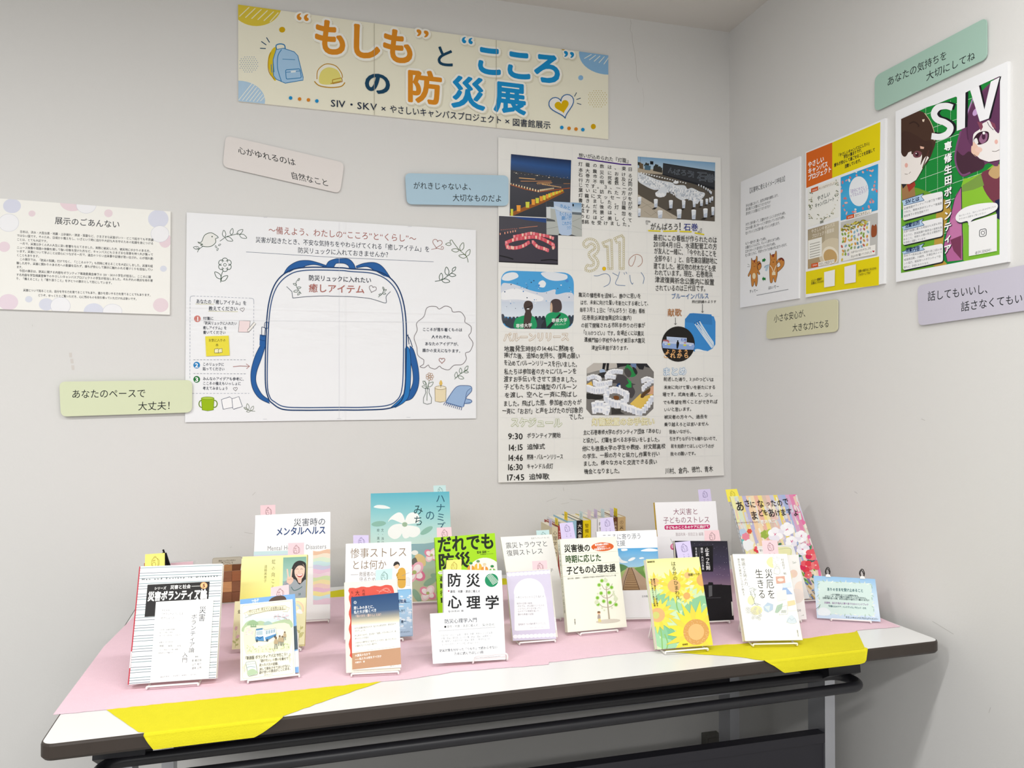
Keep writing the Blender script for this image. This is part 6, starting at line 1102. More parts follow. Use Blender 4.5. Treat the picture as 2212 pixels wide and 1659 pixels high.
cd_.text('消防・警察・介護職員…', 330, 990, 622, 972, 34, '#2e4f7a', .02); cd_.line([(536, 986), (624, 984)], 2, '#2e4f7a'); cd_.text('がありませんか？', 420, 1060, 594, 1052, 28, '#2c3e58', .015); cd_.text('松井 豊一', 500, 1146, 594, 1140, 26, '#2c3e58', .015); cd_.text('やさしいキャンパスプロジェクトメンバー', 380, 1242, 626, 1222, 16, '#2c3e58', .01); cdone(cd_)
stand(bk.f, .3, .85, 'white wire stand under the white book with the uniformed person')

# ---- 6 small red and cream book with card
bk = Book(VC, [(88, 825), (520, 795), (548, 1538), (105, 1560)], 12, .011, '#f4efe0', 'small cream book with a wavy red frame behind the navy and tan card', 'R', '#efe8d2'); c = bk.c
L = [(122, 890), (130, 868)] + [(160 + k * 22, 866 - k * 1.6 + 5 * math.sin(k * 1.4)) for k in range(14)] + [(474, 848), (486, 866)] + [(494 + k * 1.6, 890 + k * 26 + 0 * k) for k in range(22)] + [(470, 1430), (150, 1440)] + [(132 + 7 * math.sin(k * 1.2), 1420 - k * 24) for k in range(22)]
c.poly(L, '#dc5c4e'); c.vtext('大震災のなかで', 196, 878, 202, 1300, 36, '#57241e', .012); c.vtext('私たちは何をすべきか', 154, 886, 162, 1260, 18, '#57241e'); c.vtext('内橋克人 編', 246, 878, 250, 1040, 22, '#57241e'); c.curve([(352, 886), (390, 896), (430, 872), (470, 900), (440, 900), (400, 880), (370, 912)], 2.5, '#f0b0a4', n=4); c.ring(430, 882, 26, 14, 2.5, '#f0b0a4'); bk.done()
tab(bk.f, VC, [(345, 722), (482, 708), (480, 797), (343, 806)], TT, TI, 'pale teal rucksack tag on the small red and cream book', .0007)
cd_ = cardon(bk.f, VC, [(145, 943), (530, 905), (553, 1515), (155, 1537)], .0022, '#f7f6f1', 'card with navy top and tan bottom in front of the red book')
cd_.grad([(145, 943), (530, 905), (540, 1150), (148, 1178)], [(0, '#33507c'), (.55, '#4a6488'), (.75, '#a5a39a'), (.9, '#e0d6bc'), (1, '#f5f2e8')], 10); cd_.poly([(152, 1400), (549, 1352), (553, 1490), (155, 1534)], '#c39a7c')
cd_.ring(178, 986, 10, 11, 3, '#eef2f6', 14); cd_.ring(178, 986, 4, 4, 2, '#eef2f6', 8)
for s_, x0, y0, x1, y1, hh, cl_ in (('悲しみのあとに、', 166, 1032, 346, 1018, 30, '#fff'), ('私たちが築くべき', 168, 1066, 352, 1048, 30, '#fff'), ('『真のまち・暮らし』とは？', 174, 1098, 398, 1082, 24, '#e9c9b8'), ('大震災のなかで', 176, 1420, 302, 1404, 24, '#fff'), ('――私たちは何をすべきか', 176, 1450, 392, 1422, 22, '#fff'), ('内橋克人　編', 178, 1476, 256, 1466, 16, '#fff')): cd_.text(s_, x0, y0, x1, y1, hh, cl_, .015)
for s_, x0, y0, x1, y1 in (('大きな災害が起きるたび、私たちは何を学び、何を忘れて', 172, 1198, 510, 1160), ('きたでしょうか。', 174, 1220, 272, 1210), ('人と人がつながり、支え合う「協同」の力の中にこそ、未', 174, 1258, 512, 1220), ('来へのヒントがある。', 176, 1282, 300, 1268), ('これからの時代をどう生きていくべきか、迷ったときに心', 176, 1316, 514, 1280), ('の指針となってくれる一冊です。', 178, 1342, 366, 1320)): cd_.text(s_, x0, y0, x1, y1, 18, '#5a574f', .0)
cd_.line([(182, 1388), (508, 1346)], 2, '#b9b4a8'); cd_.text('SIVメンバー', 460, 1506, 546, 1498, 18, '#8a8880'); cdone(cd_)
stand(bk.f, .1, .96, 'white wire stand holding the small red and cream book', lip=.005, front=.004)

# ---- 7 picture book with dogwood flowers
bk = Book(VC, [(305, 98), (945, 82), (978, 966), (300, 1000)], 16, .010, '#9ccfd0', 'large teal picture book with a white flower, back row', 'L', '#d9e6e2', hard=True); c = bk.c
c.grad([(305, 98), (945, 82), (962, 520), (302, 545)], [(0, '#5fb6c8'), (.35, '#8ecdd2'), (.7, '#b9dfda'), (1, '#cfe6dc')]); c.blob([(330, 206), (360, 192), (420, 196), (466, 218), (400, 222), (340, 214)], '#eef4f2', 4); c.grad([(302, 520), (958, 500), (965, 640), (302, 660)], [(0, '#7fa9b4'), (1, '#9cc2be')], 4); c.blob([(640, 520), (720, 510), (800, 498), (860, 490), (965, 492), (965, 560), (640, 570)], '#8fb2b8', 3)
c.grad([(302, 640), (965, 620), (978, 966), (300, 1000)], [(0, '#a7c3b4'), (.5, '#b9c4a4'), (1, '#cfc3a0')])
for x, y, r_, an in ((370, 345, 60, -6), (760, 400, 58, -32)): c.ell(x, y, r_, 22, '#8dbcac', 16, an)
for L in ([(580, 345), (480, 310), (446, 330), (470, 290), (530, 252), (568, 275)], [(584, 345), (600, 280), (640, 252), (690, 268), (700, 330), (640, 345)], [(575, 355), (500, 350), (450, 390), (450, 440), (500, 470), (550, 440)], [(590, 358), (690, 372), (706, 420), (660, 455), (600, 440), (580, 400)]): c.blob(L, '#f5f8f5', 5)
c.blob([(560, 420), (590, 360), (620, 440), (600, 462), (575, 460)], '#f5f8f5', 4); c.ell(582, 350, 22, 20, '#a9c2a6', 14); dots(c, 582, 350, 18, 16, 9, 2.4, '#6f9a76')
c.vtext('ハナミズキ', 872, 100, 880, 480, 80, '#1d5a70', .006); c.vtext('の', 786, 230, 790, 320, 82, '#1d5a70', .006); c.vtext('みち', 690, 185, 694, 365, 82, '#1d4a50', .006); c.vtext('文・浅沼ミキ子', 400, 380, 404, 620, 22, '#2d4a50'); c.vtext('絵・黒井 健', 366, 380, 368, 580, 22, '#2d4a50')
c.ell(664, 580, 28, 20, '#f1f1ea', 14); c.blob([(664, 610), (700, 590), (745, 620), (752, 680), (720, 690), (680, 660)], '#e3c98e', 4); c.blob([(640, 640), (670, 620), (690, 660), (720, 690), (700, 720), (650, 690)], '#6d6a62', 4); c.line([(690, 690), (710, 730)], 8, '#8a6a54')
for x, y, r_, p1, p2 in ((660, 740, 95, '#f2b4c4', '#e07a9a'), (800, 600, 62, '#f6cdd6', '#e68aa6'), (770, 910, 70, '#f7d6de', '#e890aa'), (900, 640, 70, '#f6cdd6', '#e68aa6'), (900, 860, 70, '#f6cdd6', '#e890aa')):
    for k in range(4): t = math.radians(k * 90 + 35); c.ell(x + .5 * r_ * math.cos(t), y + .45 * r_ * math.sin(t), r_ * .58, r_ * .46, p1 if k % 2 else p2, 16, k * 90 + 35); c.ell(x + .42 * r_ * math.cos(t), y + .38 * r_ * math.sin(t), r_ * .4, r_ * .3, '#fbeef0', 14, k * 90 + 35)
    c.ell(x, y, r_ * .2, r_ * .18, '#b4be78', 12)
for x, y, an in ((790, 815, -30), (680, 930, 60), (850, 780, 20)): c.ell(x, y, 62, 26, '#8fb097', 14, an)
bk.done(); tab(bk.f, VC, [(815, 34), (916, 30), (918, 84), (818, 88)], TT, TI, 'pale teal rucksack tag on the teal picture book with the white flower', .0026)
stand(bk.f, .2, .9, 'white wire stand under the teal picture book')

# ---- 8 green everyone's disaster prevention book
bk = Book(VD, [(178, 190), (778, 145), (838, 1000), (219, 1045)], 18, .011, '#a8e01c', 'lime green book with big black lettering in the middle of the table', 'L', '#a2d81c'); c = bk.c
c.text('だれでも', 206, 262, 776, 222, 168, '#14210c', .035); c.text('防災', 212, 432, 540, 410, 168, '#14210c', .035); c.vtext('減災', 585, 500, 590, 800, 120, '#14210c', .03); c.text('監修 国崎 一', 600, 338, 724, 330, 28, '#14210c', .02); c.text('危機管理アドバイザー', 634, 358, 772, 350, 14, '#14210c')
c.ell(680, 560, 175, 170, '#f2f6ee', 30)
for x, y, h_, j in ((540, 470, '#3f8f4a', '#e3a23c'), (612, 450, '#6f9a6a', '#f0c04a'), (676, 480, '#e8d8b0', '#e89a3c'), (752, 500, '#2f8f4c', '#7fc04a')): c.blob([(x - 34, y + 60), (x - 30, y + 10), (x, y - 2), (x + 30, y + 8), (x + 36, y + 60)], j, 3); c.ell(x, y - 14, 17, 20, '#f4e2d0', 12); c.ell(x, y - 24, 18, 13, h_, 12); c.poly([(x - 8, y), (x + 8, y), (x + 6, y + 50), (x - 6, y + 50)], '#fbfbf6')
c.ell(238, 540, 26, 16, '#f4f8ec', 14); c.text('決定版', 220, 541, 258, 538, 16, '#3a6a1c'); c.vtext('避難行動', 250, 565, 262, 850, 46, '#14210c', .02); bk.spine_text('だれでも防災　避難行動', '#2b4a10'); bk.done()
tab(bk.f, VD, [(200, 92), (345, 85), (350, 168), (203, 180)], PT, PI_, 'pink rucksack tag on the lime green book', .0007)
stand(bk.f, .1, .8, 'white wire stand under the lime green book')

# ---- 9 disaster psychology book with wide card
bk = Book(VD, [(265, 508), (845, 517), (886, 1373), (274, 1425)], 20, .014, '#fafafc', 'white book with big rounded black lettering and a green disc', 'L', '#f1f1f3'); c = bk.c
for ch, x, y in (('防', 374, 612), ('災', 562, 616), ('心', 378, 830), ('理', 566, 834), ('学', 752, 834)): c.text(ch, x - 72, y + 2, x + 72, y - 2, 142, '#101216', .022)
c.ell(746, 615, 67, 67, '#158a5c', 28)
for k in range(9): c.line([(700 + k * 7, 600 + k * 10 - 20), (744 + k * 9, 556 + k * 9 - 6)], 4.5, '#f4f8f4')
c.ell(319, 722, 8, 8, '#a83250', 12); c.text('豪雨・地震・津波に備える', 334, 728, 634, 724, 30, '#3d4046', .008); c.text('矢守克也 著', 312, 930, 470, 924, 34, '#5a5d62'); bk.done()
tab(bk.f, VD, [(298, 415), (448, 407), (445, 512), (292, 512)], YT, YI, 'yellow rucksack tag on the white book with the green disc', .0007)
cd_ = cardon(bk.f, VZ, [(475, 592), (1545, 525), (1605, 1275), (520, 1340)], .0022, '#fbfbfb', 'wide white text card held by a raised wire lip at the table front')
cd_.vtext('『', 656, 670, 658, 720, 36, '#77797f'); cd_.text('防災心理学入門', 690, 708, 1180, 682, 72, '#2a3448', .012); cd_.ell(704, 788, 15, 16, '#111', 16)
for s_, x0, y0, x1, y1, hh, cl_, o_ in (('豪雨・地震・津波に備える』', 728, 786, 1236, 762, 46, '#5d626c', 0), ('矢守克也', 1256, 764, 1440, 754, 48, '#5d626c', 0), ('日本で起こる3つの災害――豪雨・地震・津波――による災害', 640, 922, 1410, 874, 36, '#7d828c', 0), ('対策、防災心理を説くエッセイ集。防災・減災、災害時の心', 642, 966, 1400, 920, 36, '#7d828c', 0), ('理、復興などを研究する「防災心理学」に焦点を当てる。', 644, 1008, 1400, 966, 36, '#7d828c', 0), ('エッセイはひとつひとつが短く読み切りやすい。', 648, 1052, 1256, 1022, 36, '#7d828c', 0), ('防災対策を分かった「つもり」で終わらせない', 616, 1146, 1482, 1090, 50, '#2a3448', .012), ('ために読んでほしい1冊', 838, 1192, 1274, 1166, 50, '#2a3448', .012), ('やさしいキャンパスプロジェクトメンバー', 1140, 1256, 1530, 1226, 22, '#6b6e75', 0)): cd_.text(s_, x0, y0, x1, y1, hh, cl_, o_)
for k in range(44): x = 614 + k * 19.2; cd_.ell(x, 850 - (x - 614) * .067, 4.5, 5, '#3a3d48', 6)
cdone(cd_); stand(bk.f, .46, 1.02, 'white wire stand with a raised front lip holding the wide text card', lip=.016, front=.002)

# ---- 10 earthquake trauma booklet
bk = Book(VD, [(833, 185), (1345, 158), (1508, 985), (972, 1012)], 18, .007, '#f8f8f4', 'thin white booklet with two grey title lines beside the lime green book', 'L', '#efefe6', mat='print'); c = bk.c
c.text('震災トラウマと', 886, 270, 1306, 248, 66, '#55595c'); c.text('復興ストレス', 896, 346, 1260, 322, 66, '#55595c'); c.text('岩波ブックレット No. 815', 1140, 198, 1320, 188, 20, '#808484'); c.text('宮地尚子', 1200, 524, 1362, 512, 36, '#62666a'); bk.done()
tab(bk.f, VD, [(1190, 120), (1318, 112), (1322, 163), (1195, 171)], TT, TI, 'pale teal rucksack tag on the thin white booklet', .0007)
stand(bk.f, .2, .85, 'white wire stand under the thin white booklet')
# ---- 11 book behind lilac arch card
bk = Book(VD, [(905, 527), (1330, 500), (1405, 1180), (962, 1215)], 20, .016, '#eceadf', 'pale paperback hidden behind the lilac arch card', 'L', '#e6e2d2'); c = bk.c
c.poly([(1352, 985), (1386, 980), (1396, 1110), (1362, 1116)], '#f7f7f4'); c.line([(1352, 1030), (1390, 1026)], 2, '#c9c9c4'); bk.done()
tab(bk.f, VD, [(1150, 425), (1295, 417), (1302, 508), (1156, 518)], PT, PI_, 'pink rucksack tag above the lilac arch card', .0007)
cd_ = cardon(bk.f, VD, [(893, 538), (1325, 508), (1390, 1198), (960, 1218)], .0030, '#d6d0e4', 'lilac card with a white arch in the middle of the table')
for k in range(11): x = 925 + k * 40; cd_.ell(x, 560 - k * 2.8, 24, 18, '#f6f5fa', 12); cd_.ell(x + 58, 1176 - k * 1.6, 24, 20, '#f6f5fa', 12)
cd_.poly([(975, 1114)] + [(972 + 2 * 0, 760)] + [(1120 + 152 * math.cos(math.radians(a_)), 740 - 145 * math.sin(math.radians(a_))) for a_ in range(180, -1, -12)] + [(1290, 800), (1325, 1098), (998, 1118)], '#fbfafc')
for s_, x0, y0, x1, y1, hh in (('一人じゃないから立ち直れる', 984, 786, 1272, 776, 26), ('突然の日常の崩壊。', 996, 848, 1168, 842, 22), ('それでも、人は誰かとつながる', 1004, 874, 1274, 864, 22), ('ことで少しずつ立ち直ってく。', 1004, 900, 1264, 892, 22), ('心のケアの現場を描いた、', 1008, 926, 1240, 918, 22), ('静かな希望の記録。', 1008, 956, 1182, 950, 22), ('宮地尚子『心の傷を癒すということ』', 1012, 1056, 1300, 1040, 22)): cd_.text(s_, x0, y0, x1, y1, hh, '#7d7b88')
cd_.text('やさしいキャンパスプロジェクト', 1128, 1090, 1306, 1080, 12, '#908e9a'); cdone(cd_)
stand(bk.f, .12, .92, 'white wire stand holding the lilac arch card', lip=.0045, front=.006)

# ---- 12 child psychological support book
bk = Book(VE, [(318, 483), (880, 455), (988, 1355), (397, 1410)], 16, .017, '#f6f6e6', 'cream book with a green dotted tree and an orange oval badge', 'L', '#f2f2e2'); c = bk.c
c.text('災害後の', 362, 576, 624, 566, 82, '#1d1d1a', .028); c.text('時期に応じた', 374, 684, 732, 664, 82, '#2c4f22', .026); c.text('子どもの心理支援', 384, 796, 874, 766, 84, '#1d1d1a', .028)
for y0, y1 in ((635, 602), (744, 708), (856, 820)): c.line([(330, y0), (905, y1)], 2, '#b9b9a4')
c.ell(744, 558, 112, 44, '#dc6630', 28, -2); c.text('被災体験の表現と', 668, 540, 806, 528, 22, '#fff', .03); c.text('分かち合い・', 690, 564, 790, 552, 22, '#fff', .03); c.text('防災教育をめぐって', 662, 586, 824, 572, 22, '#fff', .03); c.text('冨永良喜・遠藤麻一・兵庫教育大学連合大学院共同研究プロジェクト 編', 396, 876, 878, 842, 18, '#4a4a42')
c.poly([(806, 1302), (792, 1150), (776, 950), (782, 950), (804, 1150), (822, 1300)], '#b3aa94')
for y, w_ in ((985, 46), (1068, 62), (1160, 84)): c.curve([(782 - w_ + (y - 985) * .05, y - 50), (780 - w_ * .5, y - 10), (784 + (y - 985) * .06, y), (790 + w_ * .6, y - 16), (796 + w_, y - 60)], 6, '#b3aa94', n=5)
rr = random.Random(6)
for x, y in ((738, 896), (710, 938), (798, 934), (834, 962), (730, 1020), (808, 1014), (694, 1066), (756, 1100), (820, 1112), (878, 1134), (700, 1130)): c.ell(x, y, 21, 21, '#c6dfa4', 14); c.ell(x, y, 14, 14, '#7fbf3c', 14)
for x, y, r_ in ((776, 892, 20), (770, 876, 10), (722, 976, 10), (854, 1030, 14), (876, 1076, 22), (686, 1110, 22), (870, 1052, 12), (760, 1046, 10), (740, 1168, 10), (838, 1166, 9), (790, 962, 9), (696, 1024, 9), (854, 1004, 10), (762, 1190, 9)): c.ell(x, y, r_, r_, '#d9e2c2', 12)
c.ell(800, 1298, 122, 20, '#d5cfc0', 24, -4); c.ell(708, 1216, 16, 16, '#e8c3a0', 14); c.ell(708, 1208, 16, 9, '#7d5a3a', 12); c.blob([(696, 1275), (698, 1238), (708, 1232), (720, 1238), (724, 1274)], '#b0a49a', 3); c.poly([(702, 1274), (722, 1272), (734, 1306), (722, 1308), (714, 1284), (714, 1310), (704, 1310)], '#e3d68a'); c.vtext('明石書店', 468, 1276, 472, 1332, 11, '#5a5a50', .02); bk.spine_text('災害後の時期に応じた子どもの心理支援', '#6a6a58', .05, .8); bk.done()
tab(bk.f, VE, [(315, 325), (447, 313), (475, 463), (335, 478)], LT, LI, 'tall lilac rucksack tag on the cream book with the green tree', .0007, True)
stand(bk.f, .2, .82, 'white wire stand holding the cream book with the green tree', lip=.0045, front=.003)

# ---- 13 railway track book
bk = Book(VE, [(682, 408), (1280, 390), (1342, 1258), (738, 1272)], 18, .012, '#fbfbfd', 'white book with a painted railway track under a blue sky', 'L', '#f2f2f4'); c = bk.c
c.text('こころに寄り添う', 738, 462, 1130, 452, 62, '#5a626e'); c.text('災害支援', 748, 530, 972, 520, 62, '#5a626e'); PT_ = [(770, 577), (1292, 566), (1330, 985), (815, 994)]; oc = c.clip; c.clip = PT_
c.grad([(770, 577), (1292, 566), (1310, 800), (790, 800)], [(0, '#4fa6de'), (1, '#b4daf0')], 6)
for L in ([(930, 580), (985, 578), (990, 594), (940, 600)], [(1125, 596), (1200, 574), (1285, 584), (1280, 602), (1160, 604)], [(1000, 690), (1040, 664), (1072, 668), (1050, 690), (1010, 702)], [(1108, 670), (1140, 662), (1160, 672), (1120, 680)], [(905, 650), (940, 690), (1000, 710), (940, 720), (900, 700)]): c.blob(L, '#f4f8fb', 4)
c.poly([(780, 770), (1010, 762), (1320, 752), (1340, 1000), (800, 1000)], '#a6bd72'); c.blob([(780, 780), (860, 740), (930, 730), (1000, 765), (940, 800), (800, 900)], '#5c8a52', 4); c.blob([(1060, 775), (1140, 750), (1210, 720), (1320, 700), (1330, 900), (1180, 920), (1100, 820)], '#6f9a4e', 4); c.blob([(1150, 770), (1230, 740), (1320, 720), (1320, 820), (1200, 860)], '#9cc070', 4)
c.poly([(985, 766), (1050, 764), (1220, 920), (1270, 990), (840, 995), (930, 880)], '#b99f86'); c.poly([(1010, 764), (1030, 764), (1114, 990), (948, 990)], '#a98a66')
for k in range(13): t = (k / 12) ** 1.5; y = 775 + t * 210; c.line([(1008 - t * 52, y), (1034 + t * 72, y)], 3 + t * 7, '#8a6a4a')
c.curve([(1008, 764), (990, 820), (965, 900), (945, 995)], 6, '#5d3f2c', n=4); c.curve([(1032, 764), (1058, 830), (1090, 920), (1116, 995)], 6, '#5d3f2c', n=4); c.clip = oc
c.text('日本臨床心理士会', 1134, 1052, 1300, 1046, 22, '#62666c'); bk.done()
tab(bk.f, VE, [(720, 275), (848, 262), (868, 392), (728, 404)], LT, LI, 'lilac rucksack tag on the railway track book', .0007, True)
stand(bk.f, .25, .92, 'white wire stand under the railway track book')

# ---- 14 great disaster and children's stress
bk = Book(VF, [(235, 198), (812, 185), (890, 1070), (310, 1090)], 14, .012, '#f6f5f7', 'white book with magenta title band and yellow spine, back row at the right', 'L', '#dcb628'); c = bk.c
c.text('大災害と', 410, 286, 648, 282, 64, '#8a4a60'); c.text('子どものストレス', 316, 366, 756, 358, 68, '#8a4a60'); c.poly(rquad([(328, 412), (760, 404), (758, 446), (330, 456)], 20), '#c9286c'); c.text('子どものこころのケアに向けて', 340, 436, 750, 424, 32, '#fff', .03); c.text('藤森和美・前田正治 編著', 434, 500, 698, 496, 36, '#b3a4a8'); c.grad([(240, 520), (850, 520), (886, 1060), (306, 1085)], [(0, '#f2f1f3'), (1, '#dcdce2')], 3); c.ell(410, 616, 26, 30, '#d04a80', 16); c.ell(404, 612, 10, 20, '#f0b0c8', 12); c.curve([(386, 540), (396, 560), (404, 586)], 3, '#8d8d80', n=3); bk.done()
tab(bk.f, VF, [(645, 77), (760, 70), (775, 184), (657, 190)], LT, LI, 'lilac rucksack tag on the white book with the magenta band', .0007, True)
stand(bk.f, .2, .8, 'white wire stand under the white book with the magenta band')

# ---- 15 black night book
bk = Book(VF, [(425, 560), (922, 562), (985, 1305), (475, 1330)], 13, .013, '#1d1c22', 'black book with a purple starry night cover', 'R', '#18171b'); c = bk.c
c.grad([(425, 560), (922, 562), (958, 978), (450, 990)], [(0, '#26252f'), (.5, '#3f3a50'), (.8, '#6d5a78'), (1, '#8a7288')]); rr = random.Random(8)
for k in range(70): c.ell(rr.uniform(590, 950), rr.uniform(580, 940), 1.8, 1.8, rr.choice(['#b9b4c4', '#8d88a0', '#e4e0ea']), 5)
c.poly([(450, 985), (700, 975), (740, 970), (745, 950), (785, 952), (790, 972), (862, 972), (864, 962), (868, 974), (958, 980), (985, 1305), (475, 1330)], '#1f1e22'); c.poly([(745, 982), (778, 980), (780, 1080), (748, 1090)], '#5f6064'); c.line([(730, 1100), (860, 1096)], 5, '#4a4a50'); c.poly([(596, 616), (786, 606), (788, 850), (610, 850)], '#17161b'); c.vtext('止まった刻', 728, 622, 742, 836, 42, '#f0eef2', .02); c.vtext('検証・大川小事故', 680, 622, 694, 836, 24, '#e0dee4', .015); c.line([(654, 624), (664, 830)], 2, '#9a98a0'); c.vtext('河北新報社報道部', 626, 622, 640, 836, 20, '#e0dee4', .01)
c.poly([(958, 1134), (972, 1134), (980, 1264), (968, 1268)], '#d9d8d2'); bk.done()
tab(bk.f, VF, [(705, 462), (842, 458), (858, 556), (707, 559)], PT, PI_, 'pink rucksack tag on the black starry book', .0007)
stand(bk.f, .3, .9, 'white wire stand under the black starry book')

# ---- 16 sunflower book
bk = Book(VF, [(155, 735), (655, 712), (787, 1545), (262, 1585)], 19, .016, '#cfe6b8', 'yellow and green book covered in sunflowers', 'R', '#d9e2c4'); c = bk.c
c.grad([(155, 735), (655, 712), (700, 1000), (190, 1020)], [(0, '#f8f3a6'), (1, '#e6eec0')], 4)
for x, y, r_, an in ((360, 1130, 120, 30), (600, 1180, 130, -40), (220, 1420, 120, 70), (380, 1440, 120, 40), (720, 1120, 80, 20), (430, 1170, 90, 20), (300, 1400, 100, 60), (340, 1530, 110, 10), (700, 1200, 70, -30), (480, 1060, 80, 70), (250, 1480, 70, 80)): c.ell(x, y, r_, r_ * .45, ['#8fc79a', '#a5d4a8', '#7fbf94'][int(x) % 3], 16, an)
for L in ([(440, 1080), (446, 1180), (470, 1240)], [(280, 1330), (300, 1440), (310, 1590)], [(330, 1440), (360, 1520), (350, 1580)]): c.curve(L, 12, '#8fc070', n=5)
def sunf(x, y, R_, n, pc, cc_, rot=0.0, cr=.45):
    for k in range(n):
        t = rot + 2 * math.pi * k / n; L = R_ * (1 + .08 * math.sin(k * 3.7)); wd = R_ * 2.1 / n * .95; d = np.array([math.cos(t), math.sin(t)]); q_ = np.array([-d[1], d[0]]); p0 = np.array([x, y], float)
        c.poly([p0 + d * R_ * .3 + q_ * wd * .7, p0 + d * R_ * .62 + q_ * wd, p0 + d * L, p0 + d * R_ * .62 - q_ * wd, p0 + d * R_ * .3 - q_ * wd * .7], pc if k % 3 else '#ebd650')
    c.ell(x, y, R_ * cr, R_ * cr, cc_, 24)
sunf(240, 950, 92, 13, '#f6ea8a', '#e6b87a', .2, .42); sunf(420, 985, 160, 17, '#f4e25c', '#e3b877', 0, .38); sunf(545, 885, 70, 12, '#f6e878', '#e8c080', .1, .42); sunf(690, 930, 140, 15, '#f4e25c', '#e3b06a', .3, .42); sunf(540, 1080, 80, 12, '#f7ea86', '#e3b06a', .3, .42); sunf(265, 1260, 170, 17, '#f0df58', '#e3b57c', .1, .40); c.ell(250, 1262, 32, 34, '#cfd07a', 18)
sunf(628, 1420, 290, 21, '#f1df48', '#d9a25c', .05, .42); rr = random.Random(12)
for k in range(70): t = rr.uniform(0, 6.28); r_ = rr.uniform(82, 118); c.ell(628 + r_ * math.cos(t), 1420 + r_ * math.sin(t), 4, 4, '#e6bd84', 6)
c.ell(628, 1420, 76, 78, '#e8bc7c', 24)
c.vtext('はるかのひまわり', 410, 752, 458, 1116, 46, '#57522c'); c.text('増補新版', 166, 760, 238, 754, 17, '#57522c', .02); c.text('加藤いつか', 552, 880, 664, 872, 27, '#57522c', .015); c.vtext('震災で妹を亡くした姉が語る', 230, 914, 264, 1180, 18, '#3a3820', .015); c.vtext('残された者たちの再生の記録', 204, 918, 238, 1180, 18, '#3a3820', .015); c.text('苦楽堂', 498, 1540, 550, 1534, 18, '#57401c', .02); bk.done()
tab(bk.f, VF, [(428, 575), (572, 560), (592, 710), (455, 722)], LT, LI, 'tall lilac rucksack tag on the sunflower book', .0007, True)
stand(bk.f, .12, .88, 'white wire stand holding the sunflower book', lip=.0045, front=.004)

# ---- 17 morning picture book
bk = Book(VG, [(160, 140), (790, 122), (1095, 1100), (425, 1140)], 28, .010, '#e9d9c0', 'large pastel picture book with flowers and a handwritten title at the right end', 'L', '#e9eef0', hard=True); c = bk.c; U = uvq(bk.f.Q)
cols = ['#e9e6a8', '#d4dfc8', '#e8d48a', '#b9b4d4', '#efcfa8', '#f0d8b4', '#e9b8a4', '#f0dc8a', '#d8c0b0', '#e6c2b8', '#c9c8dc', '#ecd86a', '#b4b4d8', '#a9b8dc', '#d8a8c8', '#e08ab0', '#e678a8']
for k, cl_ in enumerate(cols): t0, t1 = k / 17, (k + 1.25) / 17; c.poly([U(min(1, t0), 0), U(min(1, t1), 0), U(min(1, t1 - .02), .72), U(min(1, t0 + .02), .72)], cl_)
rr = random.Random(21)
for k in range(170):
    u, w_ = rr.random(), rr.random() * .75; p_ = U(u, w_); q_ = U(min(1, u + rr.uniform(-.02, .02)), min(1, w_ + rr.uniform(.04, .12))); c.hold = True; c.dep += SUB; c.line([p_, q_], rr.uniform(10, 24), rr.choice(['#efe6cc', '#ead8d8', '#dcdcd8', '#f0e0ac', '#e8c8b8', '#dce2d0', '#d0ccdc', '#f2ecdc']) if rr.random() < .8 else cols[min(16, int(u * 17))])
c.hold = False
for x, y, r_, cl_ in ((250, 590, 60, '#6fbcbc'), (330, 600, 60, '#eef0f2'), (280, 480, 40, '#b8cce0'), (310, 520, 40, '#e88a9c'), (345, 470, 26, '#dc5a44'), (240, 560, 30, '#e8d84a'), (490, 500, 44, '#9cb44c'), (530, 480, 34, '#b4c85a')): c.blob(rose(x, y, r_ * .8, r_, 6, x), cl_, 3)
for k in range(60): x, y = rr.uniform(620, 990), rr.uniform(560, 980); c.ell(x, y, rr.uniform(14, 30), rr.uniform(8, 16), rr.choice(['#3f7a5c', '#5a9a5e', '#8fb84a', '#2f6a6a', '#7fae3a']), 8, rr.uniform(0, 180))
for x, y, r_ in ((590, 500, 70), (700, 450, 66), (830, 520, 60), (740, 570, 56), (850, 640, 60)):
    for k in range(6): t = k * math.pi / 3 + x; c.ell(x + .55 * r_ * math.cos(t), y + .55 * r_ * math.sin(t), r_ * .52, r_ * .46, rr.choice(['#f6f4f8', '#ece8f2', '#fbfafc']), 12)
    for k in range(5): c.line([(x, y), (x + rr.uniform(-18, 18), y + rr.uniform(-18, 18))], 4, '#d84a8a')
for x, y, r_ in ((930, 690, 62), (880, 800, 66), (970, 790, 50), (420, 640, 36), (900, 880, 40)):
    for k in range(5): t = k * 1.2566 + x; c.ell(x + .5 * r_ * math.cos(t), y + .5 * r_ * math.sin(t), r_ * .5, r_ * .42, rr.choice(['#e0404e', '#e8606a', '#d83058', '#ee8080']), 12)
    c.ell(x, y, 7, 7, '#f6d0c8', 8)
for k in range(70): x, y = rr.uniform(840, 1080), rr.uniform(900, 1110); c.line([(x, y), (x + rr.uniform(10, 40), y + rr.uniform(20, 60))], rr.uniform(6, 14), rr.choice(['#5a7ab8', '#c9a85a', '#7a9ac8', '#8a7ab0', '#b8c8d8', '#e0c070', '#6a8a6a']))
for L in (('あ', 252, 232, 96), ('さ', 322, 204, 70), ('に', 376, 216, 62), ('な', 446, 208, 76), ('っ', 520, 206, 50), ('た', 570, 202, 66), ('の', 630, 200, 64), ('で', 686, 188, 66)): c.text(L[0], L[1] - L[3] * .42, L[2] + 2, L[1] + L[3] * .42, L[2] - 2, L[3] * 1.12, '#2b2328', .012, jit=.03)
